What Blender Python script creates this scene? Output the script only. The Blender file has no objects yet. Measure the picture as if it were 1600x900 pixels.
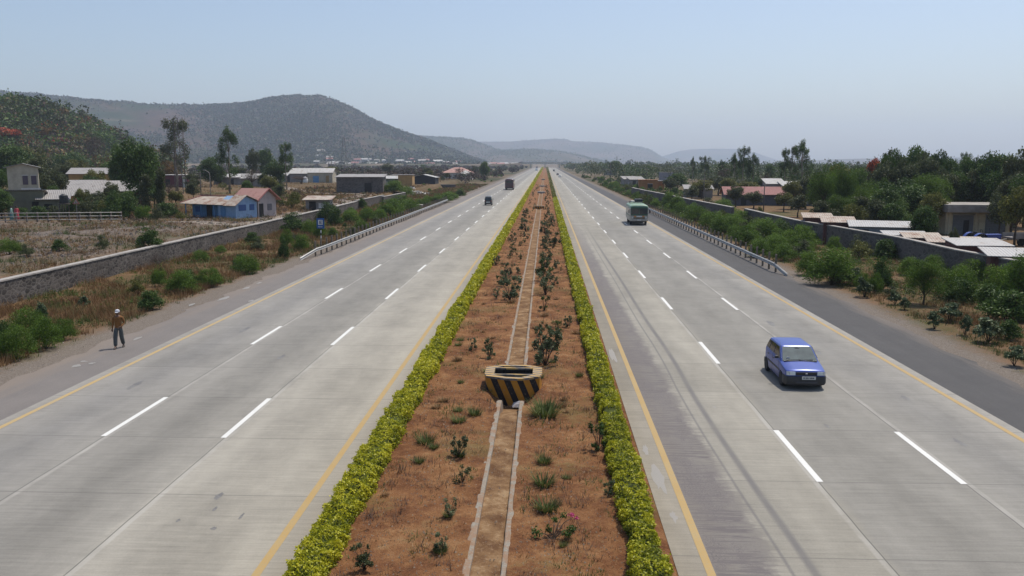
import bpy, bmesh, math, random
import numpy as np
from mathutils import Vector, Matrix, noise as mnoise
R = math.radians
PI = math.pi
random.seed(7)
RNG = np.random.default_rng(7)
scene = bpy.context.scene
col = scene.collection

# ------------------------------------------------------------------ camera, world, sun, exposure
F_PX, PITCH, YAW, ROLL, CAM_H = 1339.34, 0.1455, 0.0387, 0.0015, 8.3703
cam_data = bpy.data.cameras.new("camera")
cam = bpy.data.objects.new("camera", cam_data)
col.objects.link(cam)
scene.camera = cam
cam_data.sensor_width = 36.0
cam_data.lens = F_PX / 1600.0 * 36.0
cam_data.clip_end = 30000.0
cam_data.clip_start = 0.2
_r = Vector((math.cos(YAW), math.sin(YAW), 0))
_f = Vector((-math.sin(YAW) * math.cos(PITCH), math.cos(YAW) * math.cos(PITCH), -math.sin(PITCH)))
_u = _r.cross(_f)
_cr, _sr = math.cos(ROLL), math.sin(ROLL)
_r2 = _r * _cr + _u * _sr
_u2 = _u * _cr - _r * _sr
_m = Matrix((_r2, _u2, -_f)).transposed().to_4x4()
_m.translation = Vector((0, 0, CAM_H))
cam.matrix_world = _m

SUN_DIR = Vector((0.31, 0.37, 1.0)).normalized()      # towards the sun
sun_el = math.asin(SUN_DIR.z)
sun_az = math.atan2(SUN_DIR.x, SUN_DIR.y)             # clockwise from +Y
world = bpy.data.worlds.new("World")
scene.world = world
world.use_nodes = True
wnt = world.node_tree
sky = wnt.nodes.new("ShaderNodeTexSky")
sky.sky_type = 'NISHITA'
sky.sun_disc = False
sky.sun_elevation = sun_el
sky.sun_rotation = sun_az
sky.altitude = 500
sky.air_density = 1.0
sky.dust_density = 3.0
sky.ozone_density = 1.7
bg = wnt.nodes["Background"]
bg.inputs[1].default_value = 0.135
wnt.links.new(sky.outputs[0], bg.inputs[0])
sun_data = bpy.data.lights.new("sun", 'SUN')
sun_data.energy = 3.85
sun_data.angle = R(0.6)
sun_data.color = (1.0, 0.93, 0.82)
sun = bpy.data.objects.new("sun", sun_data)
col.objects.link(sun)
sun.rotation_euler = SUN_DIR.to_track_quat('Z', 'Y').to_euler()
scene.view_settings.view_transform = 'Standard'
scene.view_settings.look = 'None'
scene.view_settings.exposure = 0.06
scene.view_settings.gamma = 1.0
scene.view_settings.use_curve_mapping = False
scene.render.engine = 'CYCLES'
cy = scene.cycles
cy.use_denoising = True
cy.max_bounces = 5
cy.diffuse_bounces = 2
cy.glossy_bounces = 2
cy.transmission_bounces = 3
cy.volume_bounces = 1
cy.transparent_max_bounces = 6
cy.sample_clamp_indirect = 5.0

# ------------------------------------------------------------------ ground shape and pixel -> place
def sstep(t):
    t = 0.0 if t < 0 else (1.0 if t > 1 else t)
    return t * t * (3 - 2 * t)
def wall_x(y):
    pts = [(-50, -31.6), (49, -32.0), (77, -32.5), (105, -32.7), (135, -33.1), (155, -33.8), (175, -33.9)]
    if y <= pts[0][0]: return pts[0][1]
    for (a, b), (c, d) in zip(pts, pts[1:]):
        if y <= c: return b + (d - b) * (y - a) / (c - a)
    return pts[-1][1]
def soft(x, y, s, seed=0.0):
    return mnoise.noise(Vector((x / s + seed, y / s - seed, seed * 1.7)))
PLAT = 1.4
def ground(x, y):
    z = (-0.7 if abs(x) < 4 else -0.12) if -18.9 < x < 18.9 else -0.02
    dx = 0.0
    if x < -21.5: dx = -21.5 - x
    elif x > 19.5: dx = x - 19.5
    if dx > 0:
        z += 0.16 * sstep(dx / 3.0) * (soft(x, y, 5.0, 3.1) + 0.3 * soft(x, y, 1.7, 5.0))
        far = sstep((y - 60) / 400)
        z += 0.6 * far * sstep(dx / 20) * soft(x, y, 40.0, 8.0)
    d = wall_x(y) - 0.35 - x
    if d > 0:
        k = sstep(d / 0.5) * (1 - sstep((y - 300) / 200))
        z += PLAT * k
        # the bank between wall and railing
        z += 0.42 * soft(x, y, 3.2, 12.0) * sstep((d - 0.8) / 3) * (1 - sstep((d - 26) / 6)) * (1 - sstep((y - 84) / 10))
        z += 0.25 * sstep(d / 8) * (1 - sstep((d - 14) / 8)) * (1 - sstep((y - 85) / 20))
    # wooded hill on the left
    z += 34.5 * sstep((-x - 185 - 0.35 * max(0, y - 430)) / 95.0) * sstep((y - 285) / 190.0) * (1 - sstep((y - 560) / 160.0))
    # low bank across the far end
    z += 5.5 * sstep((y - 1405) / 40.0) * (1 - sstep((y - 1520) / 200.0)) * (1 if abs(x) > 14 else sstep((y - 1440) / 30.0))
    return z
def ray(px, py):
    u, v = px - 800, py - 450
    u, v = u * _cr + v * _sr, -u * _sr + v * _cr
    return _r * u - _u * v + _f * F_PX
def at_z(px, py, z):
    d = ray(px, py)
    t = (z - CAM_H) / d.z
    return Vector((d.x * t, d.y * t, z))
def at_y(px, py, Y):
    d = ray(px, py)
    t = Y / d.y
    return Vector((d.x * t, Y, CAM_H + d.z * t))
def at(px, py):
    z = 0.0
    p = at_z(px, py, z)
    for _ in range(12):
        z = 0.5 * (z + ground(p.x, p.y))
        p = at_z(px, py, min(z, 8.0))
    return Vector((p.x, p.y, ground(p.x, p.y)))
def mpp(y):          # metres per photo pixel at a distance
    return math.hypot(y, CAM_H) / F_PX

# ------------------------------------------------------------------ node helper
class NB:
    def __init__(s, name):
        s.mat = bpy.data.materials.new(name)
        s.mat.use_nodes = True
        s.nt = s.mat.node_tree
        s.bsdf = s.nt.nodes["Principled BSDF"]
        s.out = s.nt.nodes["Material Output"]
        s._co = s._sep = None
    def n(s, t): return s.nt.nodes.new(t)
    def put(s, sock, v):
        if v is None: return
        if isinstance(v, (int, float)): sock.default_value = v
        elif isinstance(v, (tuple, list)):
            v = tuple(v)
            n = len(sock.default_value)
            sock.default_value = v if len(v) == n else (v + (1,) if len(v) < n else v[:n])
        else: s.nt.links.new(v, sock)
    def co(s):
        if s._co is None: s._co = s.n("ShaderNodeTexCoord").outputs["Object"]
        return s._co
    def wpos(s):
        return s.n("ShaderNodeNewGeometry").outputs["Position"]
    def xyz(s, v=None):
        if v is None:
            if s._sep is None:
                q = s.n("ShaderNodeSeparateXYZ"); s.nt.links.new(s.co(), q.inputs[0]); s._sep = q.outputs
            return s._sep
        q = s.n("ShaderNodeSeparateXYZ"); s.nt.links.new(v, q.inputs[0]); return q.outputs
    def comb(s, x, y, z=0.0):
        q = s.n("ShaderNodeCombineXYZ")
        for i, v in enumerate((x, y, z)): s.put(q.inputs[i], v)
        return q.outputs[0]
    def m(s, op, a, b=None, c=None, clamp=False):
        q = s.n("ShaderNodeMath"); q.operation = op; q.use_clamp = clamp
        for i, v in enumerate((a, b, c)): s.put(q.inputs[i], v)
        return q.outputs[0]
    def vscale(s, v, sc):
        q = s.n("ShaderNodeVectorMath"); q.operation = 'MULTIPLY'
        s.put(q.inputs[0], v); s.put(q.inputs[1], sc); return q.outputs[0]
    def noise(s, scale=1.0, v=None, detail=3.0, rough=0.55, dist=0.0, color=False):
        q = s.n("ShaderNodeTexNoise")
        s.put(q.inputs["Vector"], v if v is not None else s.co())
        s.put(q.inputs["Scale"], scale); q.inputs["Detail"].default_value = detail
        q.inputs["Roughness"].default_value = rough; q.inputs["Distortion"].default_value = dist
        return q.outputs["Color" if color else "Fac"]
    def white(s, v):
        q = s.n("ShaderNodeTexWhiteNoise"); q.noise_dimensions = '2D'
        s.put(q.inputs["Vector"], v); return q.outputs["Value"]
    def rng(s, x, a, b, c=0.0, d=1.0, smooth=False):
        q = s.n("ShaderNodeMapRange"); q.clamp = True
        if smooth: q.interpolation_type = 'SMOOTHSTEP'
        for i, v in enumerate((x, a, b, c, d)): s.put(q.inputs[i], v)
        return q.outputs[0]
    def band(s, x, c, w, sf):       # 1 inside |x-c|<w falling to 0 over sf
        d = s.m('ABSOLUTE', s.m('SUBTRACT', x, c))
        return s.rng(d, w, w + sf, 1.0, 0.0)
    def ramp(s, f, stops):
        q = s.n("ShaderNodeValToRGB"); s.put(q.inputs[0], f)
        el = q.color_ramp.elements
        while len(el) > 1: el.remove(el[-1])
        el[0].position = stops[0][0]; el[0].color = tuple(stops[0][1]) + (1,)
        for p, c in stops[1:]:
            e = el.new(p); e.color = tuple(c) + (1,)
        return q.outputs[0]
    def mix(s, f, a, b, mode='MIX'):
        q = s.n("ShaderNodeMix"); q.data_type = 'RGBA'; q.blend_type = mode
        s.put(q.inputs[0], f); s.put(q.inputs[6], a); s.put(q.inputs[7], b)
        return q.outputs[2]
    def attr(s, name):
        q = s.n("ShaderNodeAttribute"); q.attribute_name = name; return q.outputs["Fac"]
    def bump(s, h, strength=0.3, dist=0.05):
        q = s.n("ShaderNodeBump"); q.inputs["Strength"].default_value = strength
        q.inputs["Distance"].default_value = dist
        s.nt.links.new(h, q.inputs["Height"]); s.nt.links.new(q.outputs[0], s.bsdf.inputs["Normal"])
    def fin(s, color, rough=0.8, metal=0.0, spec=None):
        s.put(s.bsdf.inputs["Base Color"], color)
        s.put(s.bsdf.inputs["Roughness"], rough)
        s.put(s.bsdf.inputs["Metallic"], metal)
        if spec is not None: s.put(s.bsdf.inputs["Specular IOR Level"], spec)
        return s.mat

_mats = {}
def plain(name, c, rough=0.7, metal=0.0, var=0.18, scale=3.0, spec=None, coat=0.0):
    """a paint/cloth/plaster colour with its own mottled wear"""
    if name in _mats: return _mats[name]
    b = NB(name)
    f = b.noise(scale, detail=5, rough=0.65)
    lo = tuple(x * (1 - var) for x in c); hi = tuple(min(1, x * (1 + var)) for x in c)
    m = b.fin(b.ramp(f, [(0.3, lo), (0.7, hi)]), rough, metal, spec)
    if coat: b.bsdf.inputs["Coat Weight"].default_value = coat
    _mats[name] = m
    return m

def sheet_mat(name, c, stain, amount=0.5, wave=9.0, rough=0.55, metal=0.0, axis='X'):
    """corrugated roofing sheet with rust or grime patches"""
    if name in _mats: return _mats[name]
    b = NB(name)
    x, y, z = b.xyz()
    a = {'X': x, 'Y': y}[axis]
    w = b.m('SINE', b.m('MULTIPLY', a, wave * 2 * PI / 2.0))
    n1 = b.noise(0.9, detail=6, rough=0.7)
    n2 = b.noise(6.0, detail=4)
    f = b.rng(b.m('ADD', n1, b.m('MULTIPLY', b.m('SUBTRACT', n2, 0.5), 0.3)), 0.62 - 0.25 * amount, 0.72 - 0.15 * amount, 0, 1)
    # sheet by sheet difference
    sh = b.white(b.comb(b.m('FLOOR', b.m('MULTIPLY', a, 1.1)), 3.0))
    base = b.mix(b.m('MULTIPLY', sh, 0.35), c, tuple(v * 0.72 for v in c))
    m = b.fin(b.mix(f, base, stain), rough, metal)
    b.bump(w, 0.6, 0.04)
    _mats[name] = m
    return m

def leaf_mat(name, stops, transl=0.25, rough=0.6):
    if name in _mats: return _mats[name]
    b = NB(name)
    v = b.attr("v")
    g = b.n("ShaderNodeNewGeometry")
    f = b.m('ADD', b.m('MULTIPLY', v, 0.75), b.m('MULTIPLY', g.outputs["Random Per Island"], 0.25))
    oi = b.n("ShaderNodeObjectInfo")
    f = b.m('ADD', f, b.m('MULTIPLY', b.m('SUBTRACT', oi.outputs["Random"], 0.5), 0.22), clamp=True)
    c = b.ramp(f, stops)
    b.fin(c, rough, 0.0, 0.3)
    t = b.n("ShaderNodeBsdfTranslucent"); b.nt.links.new(c, t.inputs[0])
    mx = b.n("ShaderNodeMixShader"); mx.inputs[0].default_value = transl
    b.nt.links.new(b.bsdf.outputs[0], mx.inputs[1]); b.nt.links.new(t.outputs[0], mx.inputs[2])
    b.nt.links.new(mx.outputs[0], b.out.inputs[0])
    _mats[name] = b.mat
    return b.mat

# ------------------------------------------------------------------ mesh helpers
class MB:
    def __init__(s): s.v = []; s.f = []; s.mi = []
    def add(s, vs, fs, mi=0):
        o = len(s.v); s.v += [tuple(p) for p in vs]
        s.f += [tuple(i + o for i in f) for f in fs]; s.mi += [mi] * len(fs)
        return s
    def box(s, c, d, rz=0.0, mi=0, M=None):
        x, y, z = d[0] / 2, d[1] / 2, d[2] / 2
        vs = [Vector((a, b_, e)) for a in (-x, x) for b_ in (-y, y) for e in (-z, z)]
        m = Matrix.Translation(Vector(c)) @ Matrix.Rotation(rz, 4, 'Z')
        if M is not None: m = M
        vs = [m @ p for p in vs]
        return s.add(vs, [(0, 1, 3, 2), (4, 6, 7, 5), (0, 4, 5, 1), (2, 3, 7, 6), (0, 2, 6, 4), (1, 5, 7, 3)], mi)
    def hexa(s, lo, hi, mi=0):       # two quads (4 points each, same winding ccw seen from outside-top)
        n = len(lo)
        fs = [tuple(range(n))[::-1], tuple(range(n, 2 * n))]
        for i in range(n):
            j = (i + 1) % n
            fs.append((i, j, n + j, n + i))
        return s.add(list(lo) + list(hi), fs, mi)
    def tube(s, pts, rad, n=6, mi=0, cap=True):
        pts = [Vector(p) for p in pts]
        if not isinstance(rad, (list, tuple)): rad = [rad] * len(pts)
        rings = []
        for i, p in enumerate(pts):
            d = (pts[min(i + 1, len(pts) - 1)] - pts[max(i - 1, 0)]).normalized()
            a = d.orthogonal().normalized() if i == 0 else (a - d * a.dot(d)).normalized()
            b_ = d.cross(a)
            rings += [p + (a * math.cos(2 * PI * k / n) + b_ * math.sin(2 * PI * k / n)) * rad[i] for k in range(n)]
        fs = []
        for i in range(len(pts) - 1):
            for k in range(n):
                j = (k + 1) % n
                fs.append((i * n + k, i * n + j, (i + 1) * n + j, (i + 1) * n + k))
        if cap:
            fs.append(tuple(range(n))[::-1]); fs.append(tuple(range((len(pts) - 1) * n, len(pts) * n)))
        return s.add(rings, fs, mi)
    def loft(s, rings, mi=0, closed=True, cap=True):
        n = len(rings[0]); fs = []
        vs = [p for r_ in rings for p in r_]
        for i in range(len(rings) - 1):
            for k in range(n if closed else n - 1):
                j = (k + 1) % n
                fs.append((i * n + k, i * n + j, (i + 1) * n + j, (i + 1) * n + k))
        if cap:
            fs.append(tuple(range(n))[::-1]); fs.append(tuple(range((len(rings) - 1) * n, len(rings) * n)))
        return s.add(vs, fs, mi)
    def lathe_x(s, c, prof, n=24, mi=0):      # profile (x, r) turned about the X axis through c
        rings = [[(c[0] + x, c[1] + r_ * math.cos(2 * PI * k / n), c[2] + r_ * math.sin(2 * PI * k / n)) for k in range(n)] for x, r_ in prof]
        return s.loft(rings, mi)
    def lathe_z(s, c, prof, n=16, mi=0):
        rings = [[(c[0] + r_ * math.cos(2 * PI * k / n), c[1] + r_ * math.sin(2 * PI * k / n), c[2] + z) for k in range(n)] for r_, z in prof]
        return s.loft(rings, mi)
    def build(s, name, mats, parent=None, smooth=False, bevel=0.0, seg=2, fix=True):
        me = bpy.data.meshes.new(name)
        me.from_pydata(s.v, [], s.f)
        if not isinstance(mats, (list, tuple)): mats = [mats]
        for m in mats: me.materials.append(m)
        me.polygons.foreach_set("material_index", s.mi)
        if fix:
            bm = bmesh.new(); bm.from_mesh(me)
            bmesh.ops.recalc_face_normals(bm, faces=bm.faces); bm.to_mesh(me); bm.free()
        o = bpy.data.objects.new(name, me); col.objects.link(o)
        if parent: o.parent = parent
        if smooth is True: me.polygons.foreach_set("use_smooth", [True] * len(me.polygons))
        elif smooth: me.polygons.foreach_set("use_smooth", [True] * len(me.polygons)); me.set_sharp_from_angle(angle=R(smooth))
        if bevel:
            md = o.modifiers.new("bevel", 'BEVEL'); md.width = bevel; md.segments = seg; md.limit_method = 'ANGLE'; md.angle_limit = R(40)
        me.update()
        return o

def tag(o, label=None, cat=None, group=None, kind=None):
    if label: o["label"] = label
    if cat: o["category"] = cat
    if group: o["group"] = group
    if kind: o["kind"] = kind
    return o
def empty(name, loc, rz=0.0, label=None, cat=None, group=None):
    o = bpy.data.objects.new(name, None); col.objects.link(o)
    o.location = loc; o.rotation_euler = (0, 0, rz)
    return tag(o, label, cat, group)
def copy_tree(o, parent=None):
    c = o.copy(); col.objects.link(c)
    if parent is not None: c.parent = parent
    for ch in o.children: copy_tree(ch, c)
    return c
USED = set()
def place(proto, loc, rz=0.0, sc=1.0, label=None, cat=None, group=None):
    o = proto if proto.name not in USED else copy_tree(proto)
    USED.add(proto.name)
    o.location = loc; o.rotation_euler = (0, 0, rz)
    o.scale = (sc, sc, sc) if isinstance(sc, (int, float)) else sc
    if label: o["label"] = label
    if cat: o["category"] = cat
    if group: o["group"] = group
    return o

def leaf_mesh(name, C, size, v, mat, aspect=0.5, up=0.3, rng=RNG):
    C = np.asarray(C, float); N = len(C)
    nrm = rng.normal(size=(N, 3)); nrm[:, 2] += up * 2
    nrm /= np.linalg.norm(nrm, axis=1)[:, None]
    t = rng.normal(size=(N, 3)); t -= nrm * (t * nrm).sum(1)[:, None]; t /= np.linalg.norm(t, axis=1)[:, None]
    b = np.cross(nrm, t)
    s = (np.asarray(size) * (0.7 + 0.6 * rng.random(N)))[:, None]
    V = np.stack([C - t * s, C - b * s * aspect + nrm * s * 0.12, C + t * s, C + b * s * aspect + nrm * s * 0.12], 1).reshape(-1, 3)
    me = bpy.data.meshes.new(name)
    me.vertices.add(4 * N); me.vertices.foreach_set("co", V.ravel().astype(np.float32))
    me.loops.add(4 * N); me.loops.foreach_set("vertex_index", np.arange(4 * N, dtype=np.int32))
    me.polygons.add(N); me.polygons.foreach_set("loop_start", np.arange(0, 4 * N, 4, dtype=np.int32))
    me.update(calc_edges=True)
    a = me.attributes.new("v", 'FLOAT', 'POINT'); a.data.foreach_set("value", np.repeat(np.clip(v, 0, 1), 4).astype(np.float32))
    me.materials.append(mat)
    return me
def mesh_obj(name, me, parent=None):
    o = bpy.data.objects.new(name, me); col.objects.link(o)
    if parent: o.parent = parent
    return o
def clump_points(clumps, n, rng, shell=0.55):
    """clumps: (x,y,z,rx,rz,v); n leaves in all spread by area"""
    cl = np.array(clumps, float)
    w = cl[:, 3] * (cl[:, 3] + cl[:, 4]); w /= w.sum()
    idx = rng.choice(len(cl), size=n, p=w)
    d = rng.normal(size=(n, 3)); d /= np.linalg.norm(d, axis=1)[:, None]
    r = (shell + (1 - shell) * rng.random(n) ** 0.6) * (1 + 0.18 * rng.normal(size=n))
    c = cl[idx]
    P = c[:, :3] + d * r[:, None] * np.stack([c[:, 3], c[:, 3], c[:, 4]], 1)
    v = c[:, 5] + 0.12 * rng.normal(size=n) + 0.08 * d[:, 2]
    return P, v
def quads_mesh(name, V, mat, v=None):
    """V: (N,4,3) quads or (N,3,3) triangles"""
    V = np.asarray(V, float); N, k = V.shape[:2]
    me = bpy.data.meshes.new(name)
    me.vertices.add(k * N); me.vertices.foreach_set("co", V.reshape(-1).astype(np.float32))
    me.loops.add(k * N); me.loops.foreach_set("vertex_index", np.arange(k * N, dtype=np.int32))
    me.polygons.add(N); me.polygons.foreach_set("loop_start", np.arange(0, k * N, k, dtype=np.int32))
    me.update(calc_edges=True)
    if v is not None:
        a = me.attributes.new("v", 'FLOAT', 'POINT'); a.data.foreach_set("value", np.repeat(np.clip(v, 0, 1), k).astype(np.float32))
    me.materials.append(mat)
    return me
ORD = ["first", "second", "third", "fourth", "fifth", "sixth", "seventh", "eighth", "ninth", "tenth", "eleventh", "twelfth"]
def ordinal(i):
    if i < 12: return ORD[i]
    n = i + 1
    s = 'th' if 10 <= n % 100 <= 20 else {1: 'st', 2: 'nd', 3: 'rd'}.get(n % 10, 'th')
    return "%d%s" % (n, s)

# ------------------------------------------------------------------ ground materials
def make_ground_mat():
    b = NB("dry earth and thin grass")
    p = b.co(); x, y, z = b.xyz()
    n1 = b.noise(0.09, detail=6, rough=0.65)
    n2 = b.noise(0.7, detail=6, rough=0.7)
    n3 = b.noise(9.0, detail=4, rough=0.7)
    n4 = b.noise(0.013, detail=5, rough=0.6)
    straw = b.ramp(n2, [(0.3, (0.085, 0.048, 0.024)), (0.5, (0.145, 0.092, 0.046)), (0.68, (0.20, 0.14, 0.08))])
    green = b.ramp(n3, [(0.3, (0.03, 0.042, 0.013)), (0.7, (0.085, 0.10, 0.032))])
    soil = b.ramp(n2, [(0.3, (0.10, 0.053, 0.032)), (0.7, (0.19, 0.115, 0.07))])
    f1 = b.rng(b.m('ADD', n1, b.m('MULTIPLY', b.m('SUBTRACT', n2, 0.5), 0.6)), 0.42, 0.56)
    c = b.mix(f1, straw, soil)
    f2 = b.rng(b.m('ADD', n1, b.m('MULTIPLY', b.m('SUBTRACT', n3, 0.5), 0.5)), 0.50, 0.60)
    c = b.mix(b.m('MULTIPLY', f2, 0.8), c, green)
    # far plain: duller, patched with scrub
    farc = b.ramp(b.m('ADD', b.m('MULTIPLY', n4, 0.7), b.m('MULTIPLY', n1, 0.3)), [(0.36, (0.035, 0.045, 0.022)), (0.47, (0.075, 0.068, 0.038)), (0.56, (0.14, 0.105, 0.07)), (0.66, (0.19, 0.15, 0.11))])
    c = b.mix(b.rng(y, 160, 420), c, farc)
    bk = b.m('MULTIPLY', b.rng(x, -34.0, -33.2, 1, 0), b.rng(y, 92, 112, 1, 0))
    rock = b.ramp(b.noise(3.2, detail=6, rough=0.8), [(0.34, (0.06, 0.052, 0.046)), (0.5, (0.14, 0.12, 0.105)), (0.66, (0.24, 0.20, 0.17))])
    c = b.mix(b.m('MULTIPLY', bk, b.rng(n1, 0.42, 0.60, 0.95, 0.3)), c, rock)
    # gravel edge next to the paved shoulders
    ax = b.m('ABSOLUTE', b.m('ADD', x, 1.35))
    g = b.rng(b.m('ADD', ax, b.m('MULTIPLY', b.m('SUBTRACT', n2, 0.5), 2.6)), 20.3, 21.6, 1, 0)
    grav = b.ramp(b.noise(22.0, detail=3, rough=0.8), [(0.35, (0.10, 0.082, 0.068)), (0.65, (0.225, 0.195, 0.165))])
    c = b.mix(g, c, grav)
    b.bump(b.m('ADD', n3, n2), 0.5, 0.12)
    return b.fin(c, 0.95, 0, 0.1)
GROUND_MAT = make_ground_mat()

def ground_mesh():
    # columns follow the boundary wall on the left; finer near the road
    def seq(a, b_, s0, gr):
        out = [a]; s = s0
        while out[-1] < b_: out.append(out[-1] + s); s *= gr
        return out
    right = seq(19.0, 9000, 0.7, 1.045)
    leftn = [-x for x in seq(19.0, 31.0, 0.8, 1.0)]
    wallside = [-0.10, 0.02, 0.18, 0.34, 0.5]
    xs = sorted([-(31.9 + q) - 0.0 for q in seq(1.2, 9000, 0.9, 1.04)]) + [-(31.65 + q) for q in wallside][::-1] + sorted(leftn) + [-8.0, 0.0, 8.0] + right
    xs = sorted(set(round(q, 3) for q in xs))
    ys = sorted(set([round(q, 2) for q in ([-60, -30, -10, 0] + seq(8.0, 12000, 0.9, 1.016))]))
    V = []
    for y in ys:
        w = wall_x(y) + 31.6
        for x in xs:
            X = x + (w if x < -30 else (w * (x + 21) / -9 if x < -21 else 0))
            V.append((X, y, ground(X, y)))
    n = len(xs)
    Fc = [(j * n + i, j * n + i + 1, (j + 1) * n + i + 1, (j + 1) * n + i) for j in range(len(ys) - 1) for i in range(n - 1)]
    m = MB(); m.add(V, Fc)
    o = m.build("ground", GROUND_MAT, smooth=True, fix=False)
    return tag(o, kind="structure")
ground_mesh()

# ------------------------------------------------------------------ concrete carriageways
def concrete_mat(name, lines, y0, tone, stains, half):
    """lines: lane joint X values; tone: [(x, value)] brightness across"""
    b = NB(name)
    x, y, z = b.xyz()
    nbig = b.noise(1.0, b.vscale(b.co(), (0.35, 0.035, 1)), detail=4, rough=0.6)
    nmed = b.noise(1.0, b.vscale(b.co(), (0.9, 0.35, 1)), detail=6, rough=0.7)
    ntin = b.noise(1.0, b.vscale(b.co(), (0.55, 9.0, 1)), detail=4, rough=0.7)
    ntin2 = b.noise(1.0, b.vscale(b.co(), (1.4, 38.0, 1)), detail=3, rough=0.7)
    ngrain = b.noise(24.0, detail=4, rough=0.75)
    sy = b.m('DIVIDE', b.m('SUBTRACT', y, y0), 4.5)
    lane = b.m('GREATER_THAN', x, lines[0])
    for q in lines[1:]: lane = b.m('ADD', lane, b.m('GREATER_THAN', x, q))
    slab = b.white(b.comb(b.m('FLOOR', sy), lane))
    xmin, xmax = tone[0][0], tone[-1][0]
    fx = b.rng(b.m('ADD', x, b.m('MULTIPLY', b.m('SUBTRACT', nmed, 0.5), 1.2)), xmin, xmax)
    base = b.ramp(fx, [((q - xmin) / (xmax - xmin), c) for q, c in tone])
    k = b.m('ADD', 0.58, b.m('MULTIPLY', nbig, 0.72))
    k = b.m('ADD', k, b.m('MULTIPLY', b.m('SUBTRACT', nmed, 0.5), 0.60))
    k = b.m('ADD', k, b.m('MULTIPLY', b.m('SUBTRACT', ntin, 0.5), 0.55))
    k = b.m('ADD', k, b.m('MULTIPLY', b.m('SUBTRACT', ntin2, 0.5), 0.32))
    k = b.m('ADD', k, b.m('MULTIPLY', b.m('SUBTRACT', slab, 0.5), 0.09))
    k = b.m('ADD', k, b.m('MULTIPLY', b.m('SUBTRACT', ngrain, 0.5), 0.45))
    # worn oily middle of each lane
    centres = sorted([(a + c) / 2 for a, c in zip(half[:-1], half[1:])])
    oil = None
    for q in centres:
        e = b.m('MULTIPLY', b.band(x, q, 0.1, 1.2), b.rng(nbig, 0.35, 0.62, 0.0, 0.17))
        oil = e if oil is None else b.m('ADD', oil, e)
    k = b.m('SUBTRACT', k, oil)
    kk = b.comb(b.m('MULTIPLY', k, 1.0), b.m('MULTIPLY', k, 0.965), b.m('MULTIPLY', k, 0.88))
    c = b.mix(1.0, base, kk, 'MULTIPLY')
    # long joints: a paler sealed strip and a thin dark seam, wandering a little
    wob = b.m('MULTIPLY', b.m('SUBTRACT', b.noise(1.0, b.vscale(b.co(), (0.0, 0.5, 0.0)), detail=2), 0.5), 0.05)
    for q, sd in zip(lines, (1, 1) if half[0] < 0 else (-1, 1)):
        xx = b.m('ADD', x, wob)
        pale = b.m('MULTIPLY', b.band(xx, q + 0.12 * sd, 0.05, 0.05), b.rng(nmed, 0.35, 0.62, 0.12, 0.6))
        c = b.mix(pale, c, (0.40, 0.385, 0.35))
        c = b.mix(b.m('MULTIPLY', b.band(xx, q + 0.04 * sd, 0.008, 0.012), 0.75), c, (0.06, 0.058, 0.055))
    # cross joints every 4.5 m
    fr = b.m('ABSOLUTE', b.m('SUBTRACT', b.m('FRACT', b.m('ADD', sy, 0.5)), 0.5))
    j = b.m('MULTIPLY', b.rng(fr, 0.0022, 0.0045, 0.62, 0), b.rng(ntin, 0.2, 0.7, 0.5, 1))
    c = b.mix(j, c, (0.07, 0.066, 0.06))
    j2 = b.m('MULTIPLY', b.rng(fr, 0.0, 0.02, 0.16, 0), nmed)
    c = b.mix(j2, c, (0.12, 0.115, 0.11))
    # small dark spots and patches
    sp = b.rng(b.noise(1.5, detail=6, rough=0.8), 0.70, 0.76, 0, 0.55)
    c = b.mix(sp, c, (0.16, 0.155, 0.15))
    rough = 0.62
    for st in stains: c, rough = st(b, c, x, y, ntin, nmed, ngrain, rough)
    b.bump(b.m('ADD', ntin2, ngrain), 0.15, 0.01)
    return b.fin(c, 0.75, 0, 0.22)

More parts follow.
